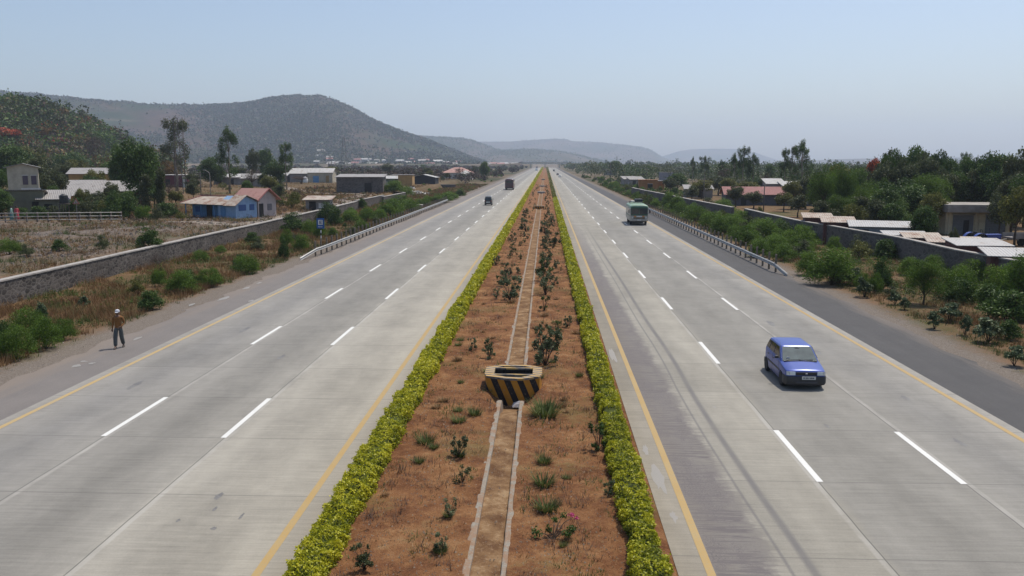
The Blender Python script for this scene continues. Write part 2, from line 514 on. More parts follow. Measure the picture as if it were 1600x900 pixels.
def stain_right(b, c, x, y, ntin, nmed, ngrain, rough):
    # grey-violet spill beside the yellow line, ragged outer edge in transverse wisps
    jag = b.m('ADD', b.m('MULTIPLY', b.m('SUBTRACT', ntin, 0.5), 1.1), b.m('MULTIPLY', b.m('SUBTRACT', nmed, 0.5), 1.2))
    e = b.m('ADD', x, jag)
    wd = b.rng(y, 20, 60, 4.75, 4.45)
    f = b.m('MULTIPLY', b.rng(b.m('SUBTRACT', e, wd), -0.05, 0.25, 1, 0), b.rng(x, 3.4, 3.6))
    f = b.m('MULTIPLY', f, b.rng(y, 70, 130, 1, 0.0))
    sp = b.m('MULTIPLY', b.rng(ngrain, 0.40, 0.58, 0.45, 1.0), b.rng(nmed, 0.34, 0.56, 0.35, 1.0))
    f = b.m('MULTIPLY', f, b.m('MAXIMUM', sp, b.rng(ntin, 0.45, 0.55, 0, .9)))
    c = b.mix(b.m('MULTIPLY', f, 0.95), c, (0.105, 0.092, 0.096))
    # two tyre drag marks that wander
    q = b.n("ShaderNodeFloatCurve")
    cu = q.mapping.curves[0]
    pts = [(16, 5.62), (22, 5.50), (29, 5.42), (37, 5.52), (46, 5.44), (60, 5.46), (80, 5.40), (120, 5.42)]
    Y0, Y1, X0, X1 = 0, 130, 4.5, 6.5
    pp = [((a - Y0) / (Y1 - Y0), (d - X0) / (X1 - X0)) for a, d in pts]
    cu.points[0].location = (0, 0.55); cu.points[1].location = (1, 0.5)
    for a, d in pp: cu.points.new(a, d)
    q.mapping.update()
    b.put(q.inputs["Value"], b.rng(y, Y0, Y1))
    cx = b.m('ADD', b.m('MULTIPLY', q.outputs[0], X1 - X0), X0)
    d1 = b.m('SUBTRACT', x, cx)
    m1 = b.m('MULTIPLY', b.band(d1, 0.0, 0.04, 0.10), b.rng(nmed, 0.25, 0.55, 0.35, 0.8))
    m2 = b.m('MULTIPLY', b.band(d1, -0.47, 0.01, 0.05), b.rng(ngrain, 0.35, 0.6, 0.25, 0.9))
    fade = b.rng(y, 75, 120, 1, 0)
    c = b.mix(b.m('MULTIPLY', b.m('ADD', m1, m2, clamp=True), fade), c, (0.12, 0.115, 0.115))
    # a fresh pale patch on the edge strip
    return c, rough

CL = {'lines': [-13.57, -9.82], 'half': [-17.3, -13.57, -9.82, -5.87]}
CR = {'lines': [7.33, 11.08], 'half': [3.45, 7.33, 11.08, 14.6]}
MAT_CL = concrete_mat("left concrete", CL['lines'], 24.98,
    [(-18, (0.275, 0.27, 0.262)), (-15.5, (0.235, 0.235, 0.24)), (-13.6, (0.25, 0.248, 0.245)), (-11.5, (0.232, 0.23, 0.225)), (-9.9, (0.262, 0.258, 0.248)), (-9.6, (0.315, 0.308, 0.29)), (-6, (0.32, 0.308, 0.28)), (-5, (0.255, 0.235, 0.205))], [], CL['half'])
MAT_CR = concrete_mat("right concrete", CR['lines'], 22.045,
    [(2.5, (0.24, 0.222, 0.19)), (3.5, (0.25, 0.235, 0.21)), (4.2, (0.285, 0.278, 0.26)), (7.1, (0.29, 0.282, 0.26)), (7.5, (0.235, 0.233, 0.226)), (11, (0.24, 0.238, 0.232)), (13, (0.235, 0.235, 0.236)), (15.2, (0.29, 0.285, 0.275))], [stain_right], CR['half'])

def asphalt_mat(name, a, c2, side):
    b = NB(name)
    x, y, z = b.xyz()
    n1 = b.noise(0.5, detail=5, rough=0.7); n2 = b.noise(30.0, detail=3, rough=0.8)
    n3 = b.noise(1.0, b.vscale(b.co(), (1.6, 0.12, 1)), detail=5, rough=0.7)
    c = b.ramp(b.m('ADD', b.m('MULTIPLY', n1, 0.5), b.m('MULTIPLY', n3, 0.5)), [(0.35, a), (0.65, c2)])
    c = b.mix(b.rng(n2, 0.3, 0.75, 0, 0.4), c, tuple(v * 1.7 for v in c2))
    c = b.mix(b.rng(n2, 0.3, 0.45, 0.4, 0), c, tuple(v * 0.5 for v in a))
    dust = b.rng(b.m('ADD', b.m('MULTIPLY', b.m('ABSOLUTE', x), 1.0), b.m('MULTIPLY', b.m('SUBTRACT', n3, 0.5), 3.0)), side - 0.9, side + 0.6, 0, 0.75)
    c = b.mix(dust, c, (0.20, 0.165, 0.135))
    b.bump(n2, 0.4, 0.012)
    return b.fin(c, 0.85, 0, 0.25)
MAT_AL = asphalt_mat("left shoulder asphalt", (0.125, 0.115, 0.108), (0.165, 0.15, 0.14), 20.0)
MAT_AR = asphalt_mat("right shoulder asphalt", (0.052, 0.051, 0.052), (0.075, 0.073, 0.073), 18.4)
YEND = 1400.0
def strip(name, x0, x1, z, mat, y0=-20.0, y1=YEND, parent=None, wob=None, rng=None):
    m = MB(); V = []; ys = [y0]
    while ys[-1] < y1: ys.append(min(y1, ys[-1] + (0.6 if ys[-1] < 90 and wob else (3 if ys[-1] < 300 else 20))))
    for i, y in enumerate(ys):
        a, c = x0, x1
        if wob:
            e = wob[1] * (soft(1.3, y, 0.9, 2.2) + soft(1.3, y, 3.5, 4.2) * 1.2)
            if wob[0] == 'a': a += e
            else: c += e
        V += [(a, y, z), (c, y, z)]
    Fc = [(2 * i, 2 * i + 1, 2 * i + 3, 2 * i + 2) for i in range(len(ys) - 1)]
    m.add(V, Fc)
    # give the strip a thickness
    bot = [(p[0], p[1], z - 0.12) for p in V]
    n = len(ys)
    m.add(V + bot, [(2 * i + 2, 2 * i, 2 * n + 2 * i, 2 * n + 2 * i + 2) for i in range(n - 1)] + [(2 * i + 1, 2 * i + 3, 2 * n + 2 * i + 3, 2 * n + 2 * i + 1) for i in range(n - 1)])
    return m.build(name, mat, parent=parent, fix=False)
road_l = tag(strip("left_carriageway", -17.75, -5.18, 0.0, MAT_CL), kind="structure")
road_r = tag(strip("right_carriageway", 2.78, 15.05, 0.0, MAT_CR), kind="structure")
tag(strip("left_shoulder", -20.35, -17.76, -0.006, MAT_AL, wob=('a', 0.45)), kind="structure")
tag(strip("right_shoulder", 15.06, 18.35, -0.006, MAT_AR, wob=('c', 0.35)), kind="structure")

def paint_mat(name, c, wear, under):
    b = NB(name)
    n1 = b.noise(14.0, detail=5, rough=0.75); n2 = b.noise(1.2, detail=4)
    f = b.rng(b.m('ADD', n1, b.m('MULTIPLY', b.m('SUBTRACT', n2, 0.5), 0.5)), 0.60 - wear, 0.72 - wear * 0.5, 0, 0.75)
    return b.fin(b.mix(f, b.ramp(n2, [(0.3, tuple(v * 0.9 for v in c)), (0.7, c)]), under), 0.6, 0, 0.3)
YEL = paint_mat("faded yellow road paint", (0.41, 0.275, 0.10), 0.15, (0.33, 0.26, 0.14))
YEL2 = paint_mat("pale yellow road paint", (0.46, 0.32, 0.13), 0.16, (0.31, 0.27, 0.19))
WHT = paint_mat("white road paint", (0.68, 0.68, 0.65), 0.03, (0.5, 0.49, 0.46))
def sheet(name, x0, x1, y0, y1, z, mat, parent, n=1):
    m = MB()
    V = []; k = max(1, int((y1 - y0) / 10)) if n > 1 else 1
    for i in range(k + 1):
        y = y0 + (y1 - y0) * i / k
        V += [(x0, y, z), (x1, y, z)]
    m.add(V, [(2 * i, 2 * i + 1, 2 * i + 3, 2 * i + 2) for i in range(k)])
    return m.build(name, mat, parent=parent, fix=False)
sheet("edge_line", -5.96, -5.78, -20, YEND, 0.005, YEL, road_l, 2)
sheet("edge_line", -17.37, -17.19, -20, YEND, 0.005, YEL2, road_l, 2)
sheet("edge_line", 3.37, 3.55, -20, YEND, 0.005, YEL, road_r, 2)
sheet("edge_line", 14.51, 14.69, -20, YEND, 0.005, YEL, road_r, 2)
for rd, xs, y0 in ((road_l, (-9.82, -13.57), 24.98), (road_r, (7.33, 11.08), 22.045)):
    for x in xs:
        first = None
        for k in range(-2, 34):
            yy = y0 + 13.5 * k
            if first is None:
                first = sheet("lane_dash", x - 0.085, x + 0.085, 0, 4.43, 0.005, WHT, rd)
                first.location.y = yy
            else:
                d = first.copy(); col.objects.link(d); d.location.y = yy
# pale paint scraps on the left shoulder
scrap = paint_mat("scraped pale paint", (0.27, 0.26, 0.24), 0.14, (0.2, 0.19, 0.17))
for px, py, w, l in ((350, 466, 0.5, 1.6), (385, 450, 0.35, 1.2), (405, 442, 0.3, 0.9), (118, 572, 0.35, 0.5), (143, 568, 0.25, 0.35), (130, 565, .3, .3), (215, 529, 0.25, 1.1), (392, 470, 0.3, 0.6), (300, 476, .25, 1.0)):
    p = at_z(px, py, 0.0); m = MB(); k = 11
    vs = [(w * 0.5 * math.cos(2 * PI * i / k) * (0.6 + 0.8 * random.random()), l * 0.5 * math.sin(2 * PI * i / k) * (0.6 + 0.8 * random.random()), 0) for i in range(k)]
    m.add(vs, [tuple(range(k))])
    o = m.build("paint_scrap", scrap, fix=False); o.location = (p.x, p.y, 0.004)
    tag(o, kind="structure")

# cement smears and small stains on the edge strips and lanes
def smear(name, x, y, w, l, mat, seed, z=0.003):
    rs = random.Random(seed); k = 17; m = MB()
    m.add([(w * .5 * math.cos(2 * PI * i / k) * rs.uniform(.55, 1.25), l * .5 * math.sin(2 * PI * i / k) * rs.uniform(.55, 1.25), 0) for i in range(k)], [tuple(range(k))])
    o = m.build(name, mat, fix=False); o.location = (x, y, z); tag(o, kind="structure")
CEM = paint_mat("dried cement smear", (0.285, 0.27, 0.245), 0.2, (0.26, 0.245, 0.22)); OIL = paint_mat("oil stain", (0.14, 0.135, 0.13), 0.16, (0.22, 0.215, 0.20))
for i, (x, y, w, l) in enumerate(((3.08, 22.2, .3, 2.2), (3.0, 24.4, .18, 1.1), (3.12, 19.6, .16, .7), (3.0, 37, .3, 2.8), (5.9, 29, .12, .2))): smear("cement_smear", x, y, w, l, CEM, i)
for i, (x, y, w, l) in enumerate(((-8.2, 20.4, .18, .5), (-8.0, 19.6, .10, .3), (-7.6, 18.5, .14, .22), (-7.2, 19.2, .08, .4), (-8.6, 18.9, .1, .2), (12.6, 25.5, .22, .9), (12.2, 38, .3, 1.2), (9.1, 27, .12, .5), (-15.5, 31, .3, 1.4), (-15.1, 42, .3, 1.6), (-11.4, 36, .2, 1.0), (13.0, 30.5, .25, .6), (11.9, 45, .35, 1.6))): smear("oil_stain", x, y, w, l, OIL, 40 + i)

# ------------------------------------------------------------------ median
def median_mat():
    b = NB("red brown median soil")
    n1 = b.noise(0.55, detail=7, rough=0.68); n2 = b.noise(4.0, detail=6, rough=0.75); n3 = b.noise(26.0, detail=3, rough=0.8)
    c = b.ramp(b.m('ADD', b.m('MULTIPLY', n1, 0.6), b.m('MULTIPLY', n2, 0.4)), [(0.36, (0.070, 0.032, 0.016)), (0.45, (0.155, 0.067, 0.030)), (0.54, (0.235, 0.115, 0.050)), (0.64, (0.32, 0.185, 0.090))])
    c = b.mix(b.rng(n3, 0.58, 0.75, 0, 0.55), c, (0.36, 0.25, 0.16))
    c = b.mix(b.rng(n3, 0.32, 0.42, 0.55, 0), c, (0.055, 0.028, 0.016))
    g = b.rng(b.m('ADD', b.noise(0.28, detail=4), b.m('MULTIPLY', b.m('SUBTRACT', n2, 0.5), 0.5)), 0.56, 0.68, 0, 0.5)
    c = b.mix(g, c, (0.10, 0.095, 0.035))
    b.bump(b.m('ADD', n2, n3), 0.7, 0.07)
    return b.fin(c, 0.95, 0, 0.1)
SOIL = median_mat()
def median_z(x, y):
    z = 0.02 + 0.05 * soft(x, y, 0.8, 1.0) + 0.03 * soft(x, y, 0.28, 2.0) + 0.04 * soft(x, y, 2.5, 6.0)
    z += 0.05 * sstep((x + 5.2) / 1.5) * sstep((2.8 - x) / 1.5)
    if x < -5.1 or x > 2.7: z = -0.02
    z -= 0.36 * math.exp(-((y - 30.1) / 0.85) ** 2) * sstep((1.0 - abs(x + 1.15)) / 0.5)
    return z
def median_ground():
    m = MB()
    for xa, xb in ((-5.18, -1.60), (-0.74, 2.79)):
        xs = np.linspace(xa, xb, 26)
        ys = [-20, 0, 10, 14]
        while ys[-1] < YEND + 5: ys.append(ys[-1] + max(0.14, 0.14 * (ys[-1] / 30) ** 1.6))
        V = []
        for y in ys:
            for i, x in enumerate(xs):
                z = median_z(x, y)
                V.append((x, y, z))
        n = len(xs)
        m.add(V, [(j * n + i, j * n + i + 1, (j + 1) * n + i + 1, (j + 1) * n + i) for j in range(len(ys) - 1) for i in range(n - 1)])
    return tag(m.build("median_soil", SOIL, smooth=True, fix=False), kind="structure")
median_ground()
# drain: two low concrete kerbs with silted channel between them
def drain():
    b = NB("weathered drain concrete")
    n1 = b.noise(3.0, detail=6, rough=0.75); n2 = b.noise(20.0, detail=3)
    kc = b.fin(b.mix(b.rng(n1, 0.44, 0.58, 0, 0.85), b.ramp(n2, [(0.3, (0.20, 0.18, 0.15)), (0.7, (0.30, 0.27, 0.225))]), (0.25, 0.155, 0.095)), 0.9, 0, 0.15)
    b.bump(n2, 0.4, 0.02)
    b = NB("silt in the drain")
    n1 = b.noise(1.3, detail=6, rough=0.7); n2 = b.noise(13.0, detail=4, rough=0.8)
    sc_ = b.fin(b.mix(b.rng(n2, 0.56, 0.7, 0, 0.6), b.ramp(n1, [(0.38, (0.11, 0.058, 0.029)), (0.52, (0.19, 0.112, 0.056)), (0.64, (0.29, 0.195, 0.11))]), (0.40, 0.29, 0.19)), 0.95, 0, 0.1)
    b.bump(n2, 0.5, 0.04)
    root = empty("median_drain", (0, 0, 0)); root["kind"] = "structure"
    for xa, xb, s in ((-1.66, -1.50, 1), (-0.86, -0.71, 2)):
        m = MB(); rings = []; y = 8.0
        while y < 420:
            e = 0.035 * soft(s * 9.1, y, 0.35, 1.0) + 0.02 * soft(s * 4.1, y, 0.12, 1.0)
            e2 = 0.02 * soft(s * 5.1, y, 0.5, 3.0)
            if s == 1: a, c = xa + min(0.02, e), xb + e2 * 0.5
            else: a, c = xa + e2 * 0.5, xb + max(-0.02, e)
            zt = 0.06 + 0.03 * soft(s, y, 1.0, 4.0) - 0.30 * math.exp(-((y - 30.3) / 0.6) ** 2)
            rings.append([(a, y, -0.6), (a, y, zt - 0.01), (a + 0.02, y, zt), (c - 0.02, y, zt), (c, y, zt - 0.012), (c + (0.06 if s == 1 else 0), y, -0.65)])
            y += 0.1 if y < 45 else 0.1 * (y / 40) ** 2
        m.loft(rings)
        m.build("kerb", kc, parent=root)
    m = MB(); V = []; ys = [-20, 8]
    while ys[-1] < 500: ys.append(ys[-1] + max(0.12, 0.12 * (ys[-1] / 35) ** 1.6))
    xs = np.linspace(-1.6, -0.68, 9)
    for y in ys:
        dp = -0.04 - 0.42 * math.exp(-((y - 30.2) / 1.5) ** 2) if y < 30.2 else -0.04 - 0.42 * math.exp(-((y - 30.2) / 0.8) ** 2)
        for x in xs: V.append((x, y, dp + 0.03 * soft(x, y, 0.5, 1.5) + 0.03 * soft(x, y, 2.5, 7.5)))
    n = len(xs)
    m.add(V, [(j * n + i, j * n + i + 1, (j + 1) * n + i + 1, (j + 1) * n + i) for j in range(len(ys) - 1) for i in range(n - 1)])
    m.build("silt", sc_, parent=root, smooth=True, fix=False)
    m = MB()
    m.add([(-1.68, 420, 0.06), (-0.62, 420, 0.06), (-0.62, YEND + 5, 0.06), (-1.68, YEND + 5, 0.06)], [(0, 1, 2, 3)])
    m.build("far_channel", sc_, parent=root, fix=False)
drain()

# pebbles and litter on the median (nobody could count them)
def pebbles():
    rng = np.random.default_rng(3); N = 9000
    Y = 14 + 70 * rng.random(N) ** 2.0; X = -4.3 + 6.3 * rng.random(N)
    X = np.where((X > -1.7) & (X < -0.6) & (rng.random(N) < 0.6), X + 1.2, X)
    s = 0.01 + 0.028 * rng.random(N) ** 3
    V = []
    for x, y, k in zip(X, Y, s):
        z = median_z(x, y) + (0 if not -1.7 < x < -0.6 else -0.06)
        p = [Vector((x + k * math.cos(a) * random.uniform(.6, 1.2), y + k * math.sin(a) * random.uniform(.6, 1.2), z)) for a in (0, 2.1, 4.2)]
        t = Vector((x, y, z + k * 1.1))
        for i in range(3): V.append([p[i], p[(i + 1) % 3], t])
    me = quads_mesh("pebbles", np.array([[tuple(q) for q in t] for t in V]), plain("pebble stone", (0.36, 0.27, 0.19), 0.9, var=0.5, scale=2.0))
    tag(mesh_obj("pebbles", me), kind="stuff")
pebbles()

# ------------------------------------------------------------------ foliage colours
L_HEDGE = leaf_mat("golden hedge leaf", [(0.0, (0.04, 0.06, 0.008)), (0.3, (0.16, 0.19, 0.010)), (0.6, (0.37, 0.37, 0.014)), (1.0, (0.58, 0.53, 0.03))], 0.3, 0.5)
L_BRIGHT = leaf_mat("bright feathery leaf", [(0.0, (0.030, 0.055, 0.008)), (0.4, (0.075, 0.135, 0.016)), (0.75, (0.13, 0.22, 0.026)), (1.0, (0.21, 0.29, 0.05))], 0.35)
L_DARK = leaf_mat("dark tree leaf", [(0.0, (0.022, 0.044, 0.009)), (0.45, (0.055, 0.102, 0.019)), (0.8, (0.10, 0.165, 0.034)), (1.0, (0.16, 0.22, 0.06))], 0.25)
L_OLIVE = leaf_mat("grey olive leaf", [(0.0, (0.030, 0.040, 0.014)), (0.5, (0.075, 0.092, 0.036)), (1.0, (0.16, 0.18, 0.085))], 0.25)
L_PALE = leaf_mat("pale broad leaf", [(0.0, (0.04, 0.055, 0.025)), (0.5, (0.09, 0.125, 0.055)), (1.0, (0.22, 0.26, 0.15))], 0.2)
L_BARE = leaf_mat("leafless twig haze", [(0.0, (0.05, 0.035, 0.028)), (0.5, (0.095, 0.066, 0.052)), (1.0, (0.15, 0.11, 0.085))], 0.0, 0.9)
L_RUST = leaf_mat("rusty leaf", [(0.0, (0.06, 0.045, 0.016)), (0.5, (0.15, 0.09, 0.025)), (1.0, (0.27, 0.15, 0.04))], 0.2)
L_RED = leaf_mat("flame blossom", [(0.0, (0.16, 0.03, 0.015)), (0.5, (0.38, 0.06, 0.025)), (1.0, (0.55, 0.13, 0.04))], 0.2)
L_YEL = leaf_mat("yellow green leaf", [(0.0, (0.05, 0.06, 0.012)), (0.5, (0.12, 0.13, 0.025)), (1.0, (0.22, 0.21, 0.05))], 0.25)
L_DRY = leaf_mat("dry grass blade", [(0.0, (0.09, 0.045, 0.02)), (0.4, (0.19, 0.105, 0.045)), (0.75, (0.30, 0.19, 0.09)), (1.0, (0.42, 0.31, 0.17))], 0.15, 0.8)
L_GRASS = leaf_mat("green grass blade", [(0.0, (0.035, 0.05, 0.012)), (0.5, (0.08, 0.115, 0.028)), (1.0, (0.17, 0.19, 0.06))], 0.25, 0.7)
L_PINK = leaf_mat("pink blossom", [(0.0, (0.35, 0.03, 0.12)), (1.0, (0.6, 0.08, 0.25))], 0.2)
def bark_mat(name, a, c):
    b = NB(name)
    n = b.noise(1.0, b.vscale(b.co(), (5, 5, 1.2)), detail=5, rough=0.7)
    b.bump(n, 0.4, 0.03)
    return b.fin(b.ramp(n, [(0.35, a), (0.65, c)]), 0.9, 0, 0.15)
BARK = bark_mat("brown bark", (0.045, 0.032, 0.024), (0.11, 0.085, 0.065))
BARK_P = bark_mat("pale bark", (0.14, 0.115, 0.09), (0.30, 0.26, 0.21))

# ------------------------------------------------------------------ clipped hedges
CORE = bark_mat("hedge twigs", (0.022, 0.03, 0.008), (0.07, 0.085, 0.015))
def hedge(x0, x1, ya, yb, h, seed, label, mat=L_HEDGE, dens=1.0, grp=None):
    rng = np.random.default_rng(seed)
    cx, hw = (x0 + x1) / 2, (x1 - x0) / 2
    def dims(y):
        sw = 1 + 0.24 * soft(seed * 3.3, y, 0.5, 1.0) + 0.22 * soft(seed, y, 1.6, 2.0)
        hh = 1 + 0.20 * soft(seed * 7.1, y, 0.55, 3.0) + 0.26 * soft(seed * 2.1, y, 2.2, 4.0)
        off = 0.10 * soft(seed * 5.3, y, 1.3, 5.0)
        return cx + off * hw, hw * sw, h * hh
    # core
    m = MB(); rings = []; y = ya + 0.1
    while y < yb:
        c, w, hh = dims(y)
        w *= 0.86; hh *= 0.90
        rings.append([(c + w * a, y, 0.02 + hh * b_) for a, b_ in ((-0.8, 0), (-1, .35), (-0.95, .75), (-0.6, .97), (0, 1.0), (0.6, .97), (0.95, .75), (1, .35), (0.8, 0))])
        y += 0.2 * max(1, y / 40)
    m.loft(rings, closed=True)
    Ys = []; S = []
    y = ya
    while y < yb:
        s = 0.031 * max(1.0, y / 24.0)
        step = 0.4 * max(1, y / 40)
        n = int(dens * step * (2 * h + 2 * hw) * 1.45 / (s * s))
        Ys.append(y + rng.random(n) * step); S.append(np.full(n, s))
        y += step
    Y = np.concatenate(Ys); S = np.concatenate(S); N = len(Y)
    t = rng.random(N) * (2 * h + 2 * hw)
    a = np.empty(N); b_ = np.empty(N)
    D = np.array([dims(v) for v in Y])
    i = t < h; a[i] = -1; b_[i] = t[i] / h
    i = (t >= h) & (t < h + 2 * hw); a[i] = (t[i] - h) / hw - 1; b_[i] = 1
    i = t >= h + 2 * hw; a[i] = 1; b_[i] = (t[i] - h - 2 * hw) / h
    # round the shoulders
    r = np.maximum(0, np.abs(a) + b_ - 1.72); a *= 1 - 0.45 * r; b_ *= 1 - 0.42 * r
    k = 1 + 0.09 * rng.normal(size=N); 
    X = D[:, 0] + a * D[:, 1] * k; Z = 0.02 + b_ * D[:, 2] * (1 + 0.07 * rng.normal(size=N))
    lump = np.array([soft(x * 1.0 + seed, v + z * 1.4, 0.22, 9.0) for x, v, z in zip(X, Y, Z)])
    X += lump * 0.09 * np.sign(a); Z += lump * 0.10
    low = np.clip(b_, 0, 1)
    patch = np.array([soft(seed * 2.0, q_, 2.4, 6.0) for q_ in Y]); v = 0.42 + 0.6 * lump + 0.13 * rng.normal(size=N) + 0.22 * low + 0.25 * patch  # shade painted into leaf tone: brighter top and bulges, darker below and in hollows
    gap = np.array([soft(seed * 4.0 + x, q_, 0.75, 8.0) for x, q_ in zip(X, Y)]); ok = gap > -0.50 + 0.1 * rng.normal(size=N)
    X, Y, Z, S, v = X[ok], Y[ok], Z[ok], S[ok], v[ok]
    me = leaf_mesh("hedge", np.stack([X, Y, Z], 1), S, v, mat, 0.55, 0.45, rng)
    root = mesh_obj("hedge", me)
    m.build("woody_core", CORE, parent=root, smooth=True)
    return tag(root, label, "hedge", grp)
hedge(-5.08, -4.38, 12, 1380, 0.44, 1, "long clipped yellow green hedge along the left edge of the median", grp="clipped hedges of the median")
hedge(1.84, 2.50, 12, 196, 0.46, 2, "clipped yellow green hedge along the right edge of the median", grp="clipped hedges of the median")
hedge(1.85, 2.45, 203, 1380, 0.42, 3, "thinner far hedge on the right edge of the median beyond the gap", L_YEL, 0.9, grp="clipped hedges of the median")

# ------------------------------------------------------------------ bushes and trees (made once, then copied)
def make_plant(name, clumps, n, leaf, mat, stems, smat, seed, aspect=0.5, up=0.3, shell=0.5, extra=None, foliage="foliage", trunk="stem"):
    rng = np.random.default_rng(seed)
    root = empty(name, (0, -500, 0))
    P, v = clump_points(clumps, n, rng, shell)
    P[:, 2] = np.maximum(P[:, 2], 0.01)
    mesh_obj(foliage, leaf_mesh(foliage, P, np.full(n, leaf), v, mat, aspect, up, rng), root)
    if extra:
        P, v = clump_points(extra[0], extra[1], rng, 0.7)
        mesh_obj("blossom", leaf_mesh("blossom", P, np.full(extra[1], extra[2]), v, extra[3], 0.6, 0.5, rng), root)
    m = MB()
    for pts, rad in stems: m.tube(pts, rad, 5 if name != "tree" else 7)
    m.build(trunk, smat, parent=root, smooth=True)
    return root
PRO = {}
BPRO = {}
def dome(rs, k, W, H, z0=0.3, rmin=0.12, rmax=0.22):
    out = []
    for i in range(k):
        a = rs.uniform(0, 2 * PI); e = rs.random() ** 0.6
        rr = rs.random() ** 0.5
        x = rr * W / 2 * 0.8 * math.cos(a); y = rr * W / 2 * 0.8 * math.sin(a)
        z = z0 * H + (H * 0.9 - z0 * H) * (1 - rr * rr * 0.75) * rs.uniform(0.25, 1.0)
        r_ = rs.uniform(rmin, rmax) * H
        out.append((x, y, z, r_ * 1.15, r_ * rs.uniform(0.6, 0.9), rs.uniform(0.2, 0.75)))
    return out
def stems_to(cl, rs, k, r0, base=(0, 0, 0)):
    out = []
    for c in rs.sample(cl, min(k, len(cl))):
        b0 = Vector(base) + Vector((rs.uniform(-1, 1) * r0 * 2, rs.uniform(-1, 1) * r0 * 2, -0.03))
        e = Vector(c[:3]); mid = b0.lerp(e, 0.5) + Vector((rs.uniform(-.08, .08), rs.uniform(-.08, .08), 0.06)) * (e - b0).length
        out.append(([b0, mid, e], [r0, r0 * 0.7, r0 * 0.3]))
    return out
def bush_family(key, mat, variants, k, n, leaf, W, z0, rmin, rmax, aspect=0.45, up=0.25, shell=0.35, smat=BARK):
    BPRO[key] = []
    for i in range(variants):
        rs = random.Random(hash(key) % 1000 if False else sum(map(ord, key)) + i)
        cl = dome(rs, k, W * rs.uniform(0.85, 1.15), 1.0, z0, rmin, rmax)
        BPRO[key].append(make_plant("bush", cl, n, leaf, mat, stems_to(cl, rs, 9, 0.014), smat, 10 + i + sum(map(ord, key)), aspect, up, shell))
bush_family("feather", L_BRIGHT, 4, 60, 7600, 0.030, 1.35, 0.10, 0.12, 0.24, 0.30, 0.1)
bush_family("dark", L_DARK, 3, 40, 4200, 0.038, 1.1, 0.08, 0.13, 0.22)
bush_family("olive", L_OLIVE, 2, 34, 3000, 0.036, 1.1, 0.1, 0.11, 0.22)
bush_family("pale", L_PALE, 3, 22, 900, 0.062, 1.0, 0.25, 0.09, 0.16, 0.6, 0.5, 0.3)
bush_family("yellow", L_YEL, 2, 26, 2200, 0.036, 1.3, 0.2, 0.1, 0.2)
bush_family("brown", L_BARE, 2, 30, 1700, 0.034, 1.3, 0.2, 0.12, 0.22, 0.12, 0.0, 0.1)

def tree_proto(key, mat, seed, cl, n, leaf, trunk_pts, r0, smat=BARK, limbs=9, aspect=0.5, shell=0.45, extra=None):
    rs = random.Random(seed)
    tp = [Vector(p) for p in trunk_pts]
    stems = [(tp, [r0 * (1 - 0.65 * i / (len(tp) - 1)) for i in range(len(tp))])]
    for c in rs.sample(cl, min(limbs, len(cl))):
        e = Vector(c[:3])
        q = min(tp[1:], key=lambda p: abs(p.z - (e.z - (e.xy - p.xy).length * 0.8)))
        mid = q.lerp(e, 0.5) + Vector((rs.uniform(-.3, .3), rs.uniform(-.3, .3), 0.35))
        stems.append(([q, mid, e], [r0 * 0.42, r0 * 0.27, r0 * 0.1]))
    PRO.setdefault(key, []).append(make_plant("tree", cl, n, leaf, mat, stems, smat, seed, aspect, 0.2, shell, extra, "crown", "trunk"))
def crown(rs, k, cz, W, H, rmin, rmax, flat=0.7, hole=0.0):
    out = []
    while len(out) < k:
        d = Vector((rs.gauss(0, 1), rs.gauss(0, 1), rs.gauss(0, 1))).normalized() * rs.random() ** 0.4
        if rs.random() < hole and abs(d.x) < 0.4: continue
        r_ = rs.uniform(rmin, rmax)
        out.append((d.x * (W / 2 - r_), d.y * (W / 2 - r_), cz + d.z * (H / 2 - r_ * flat), r_, r_ * flat, rs.uniform(0.1, 0.8)))
    return out
for i in range(3):      # round, dense, 10 m
    rs = random.Random(40 + i)
    tree_proto("round", L_DARK, 40 + i, crown(rs, 40, 5.5, 8.8, 8.8, 0.9, 1.9), 12000, 0.20, [(0, 0, -.2), (0.1, 0, 1.5), (0, .1, 3.2), (0.1, 0.1, 6.5)], 0.30)
for i in range(2):
    rs = random.Random(50 + i)
    tree_proto("olive", L_OLIVE, 50 + i, crown(rs, 26, 6.0, 8.0, 6.8, 0.8, 1.6), 5500, 0.20, [(0, 0, -.2), (0.1, 0, 1.5), (0, .2, 3.2), (0.1, 0.1, 6.5)], 0.26)
for i in range(3):      # tall gum: separate tufts on bare limbs, 14 m
    rs = random.Random(60 + i); cl = []
    for k in range(25):
        z = 4.5 + 9.0 * rs.random() ** 0.8
        w = 2.4 * math.sin(min(1, (z - 2.5) / 7.5) * PI * 0.8) + 0.5
        a = rs.uniform(0, 2 * PI); r_ = rs.uniform(0.55, 1.15)
        cl.append((w * rs.random() ** 0.5 * math.cos(a), w * math.sin(a) * rs.random() ** 0.5, z, r_ * 0.85, r_ * 1.25, rs.uniform(0.0, 0.75)))
    cl.append((0.1, 0, 13.6, 0.6, 1.1, 0.5))
    tree_proto("gum", L_DARK if i < 2 else L_OLIVE, 60 + i, cl, 5200, 0.17, [(0, 0, -.2), (0.15, 0, 3), (0, .2, 6), (0.2, 0.1, 9), (0.1, 0, 13.2)], 0.22, BARK_P, 12, 0.35, 0.3)
for i in range(2):      # feathery bright tree, drooping, 7 m
    rs = random.Random(70 + i)
    tree_proto("willow", L_BRIGHT, 70 + i, crown(rs, 46, 3.9, 7.4, 6.0, 0.55, 1.15, 1.0), 13000, 0.13, [(0, 0, -.2), (0.2, 0, 1.2), (0, .2, 2.6), (0.1, 0.1, 5)], 0.16, BARK, 14, 0.22, 0.2)
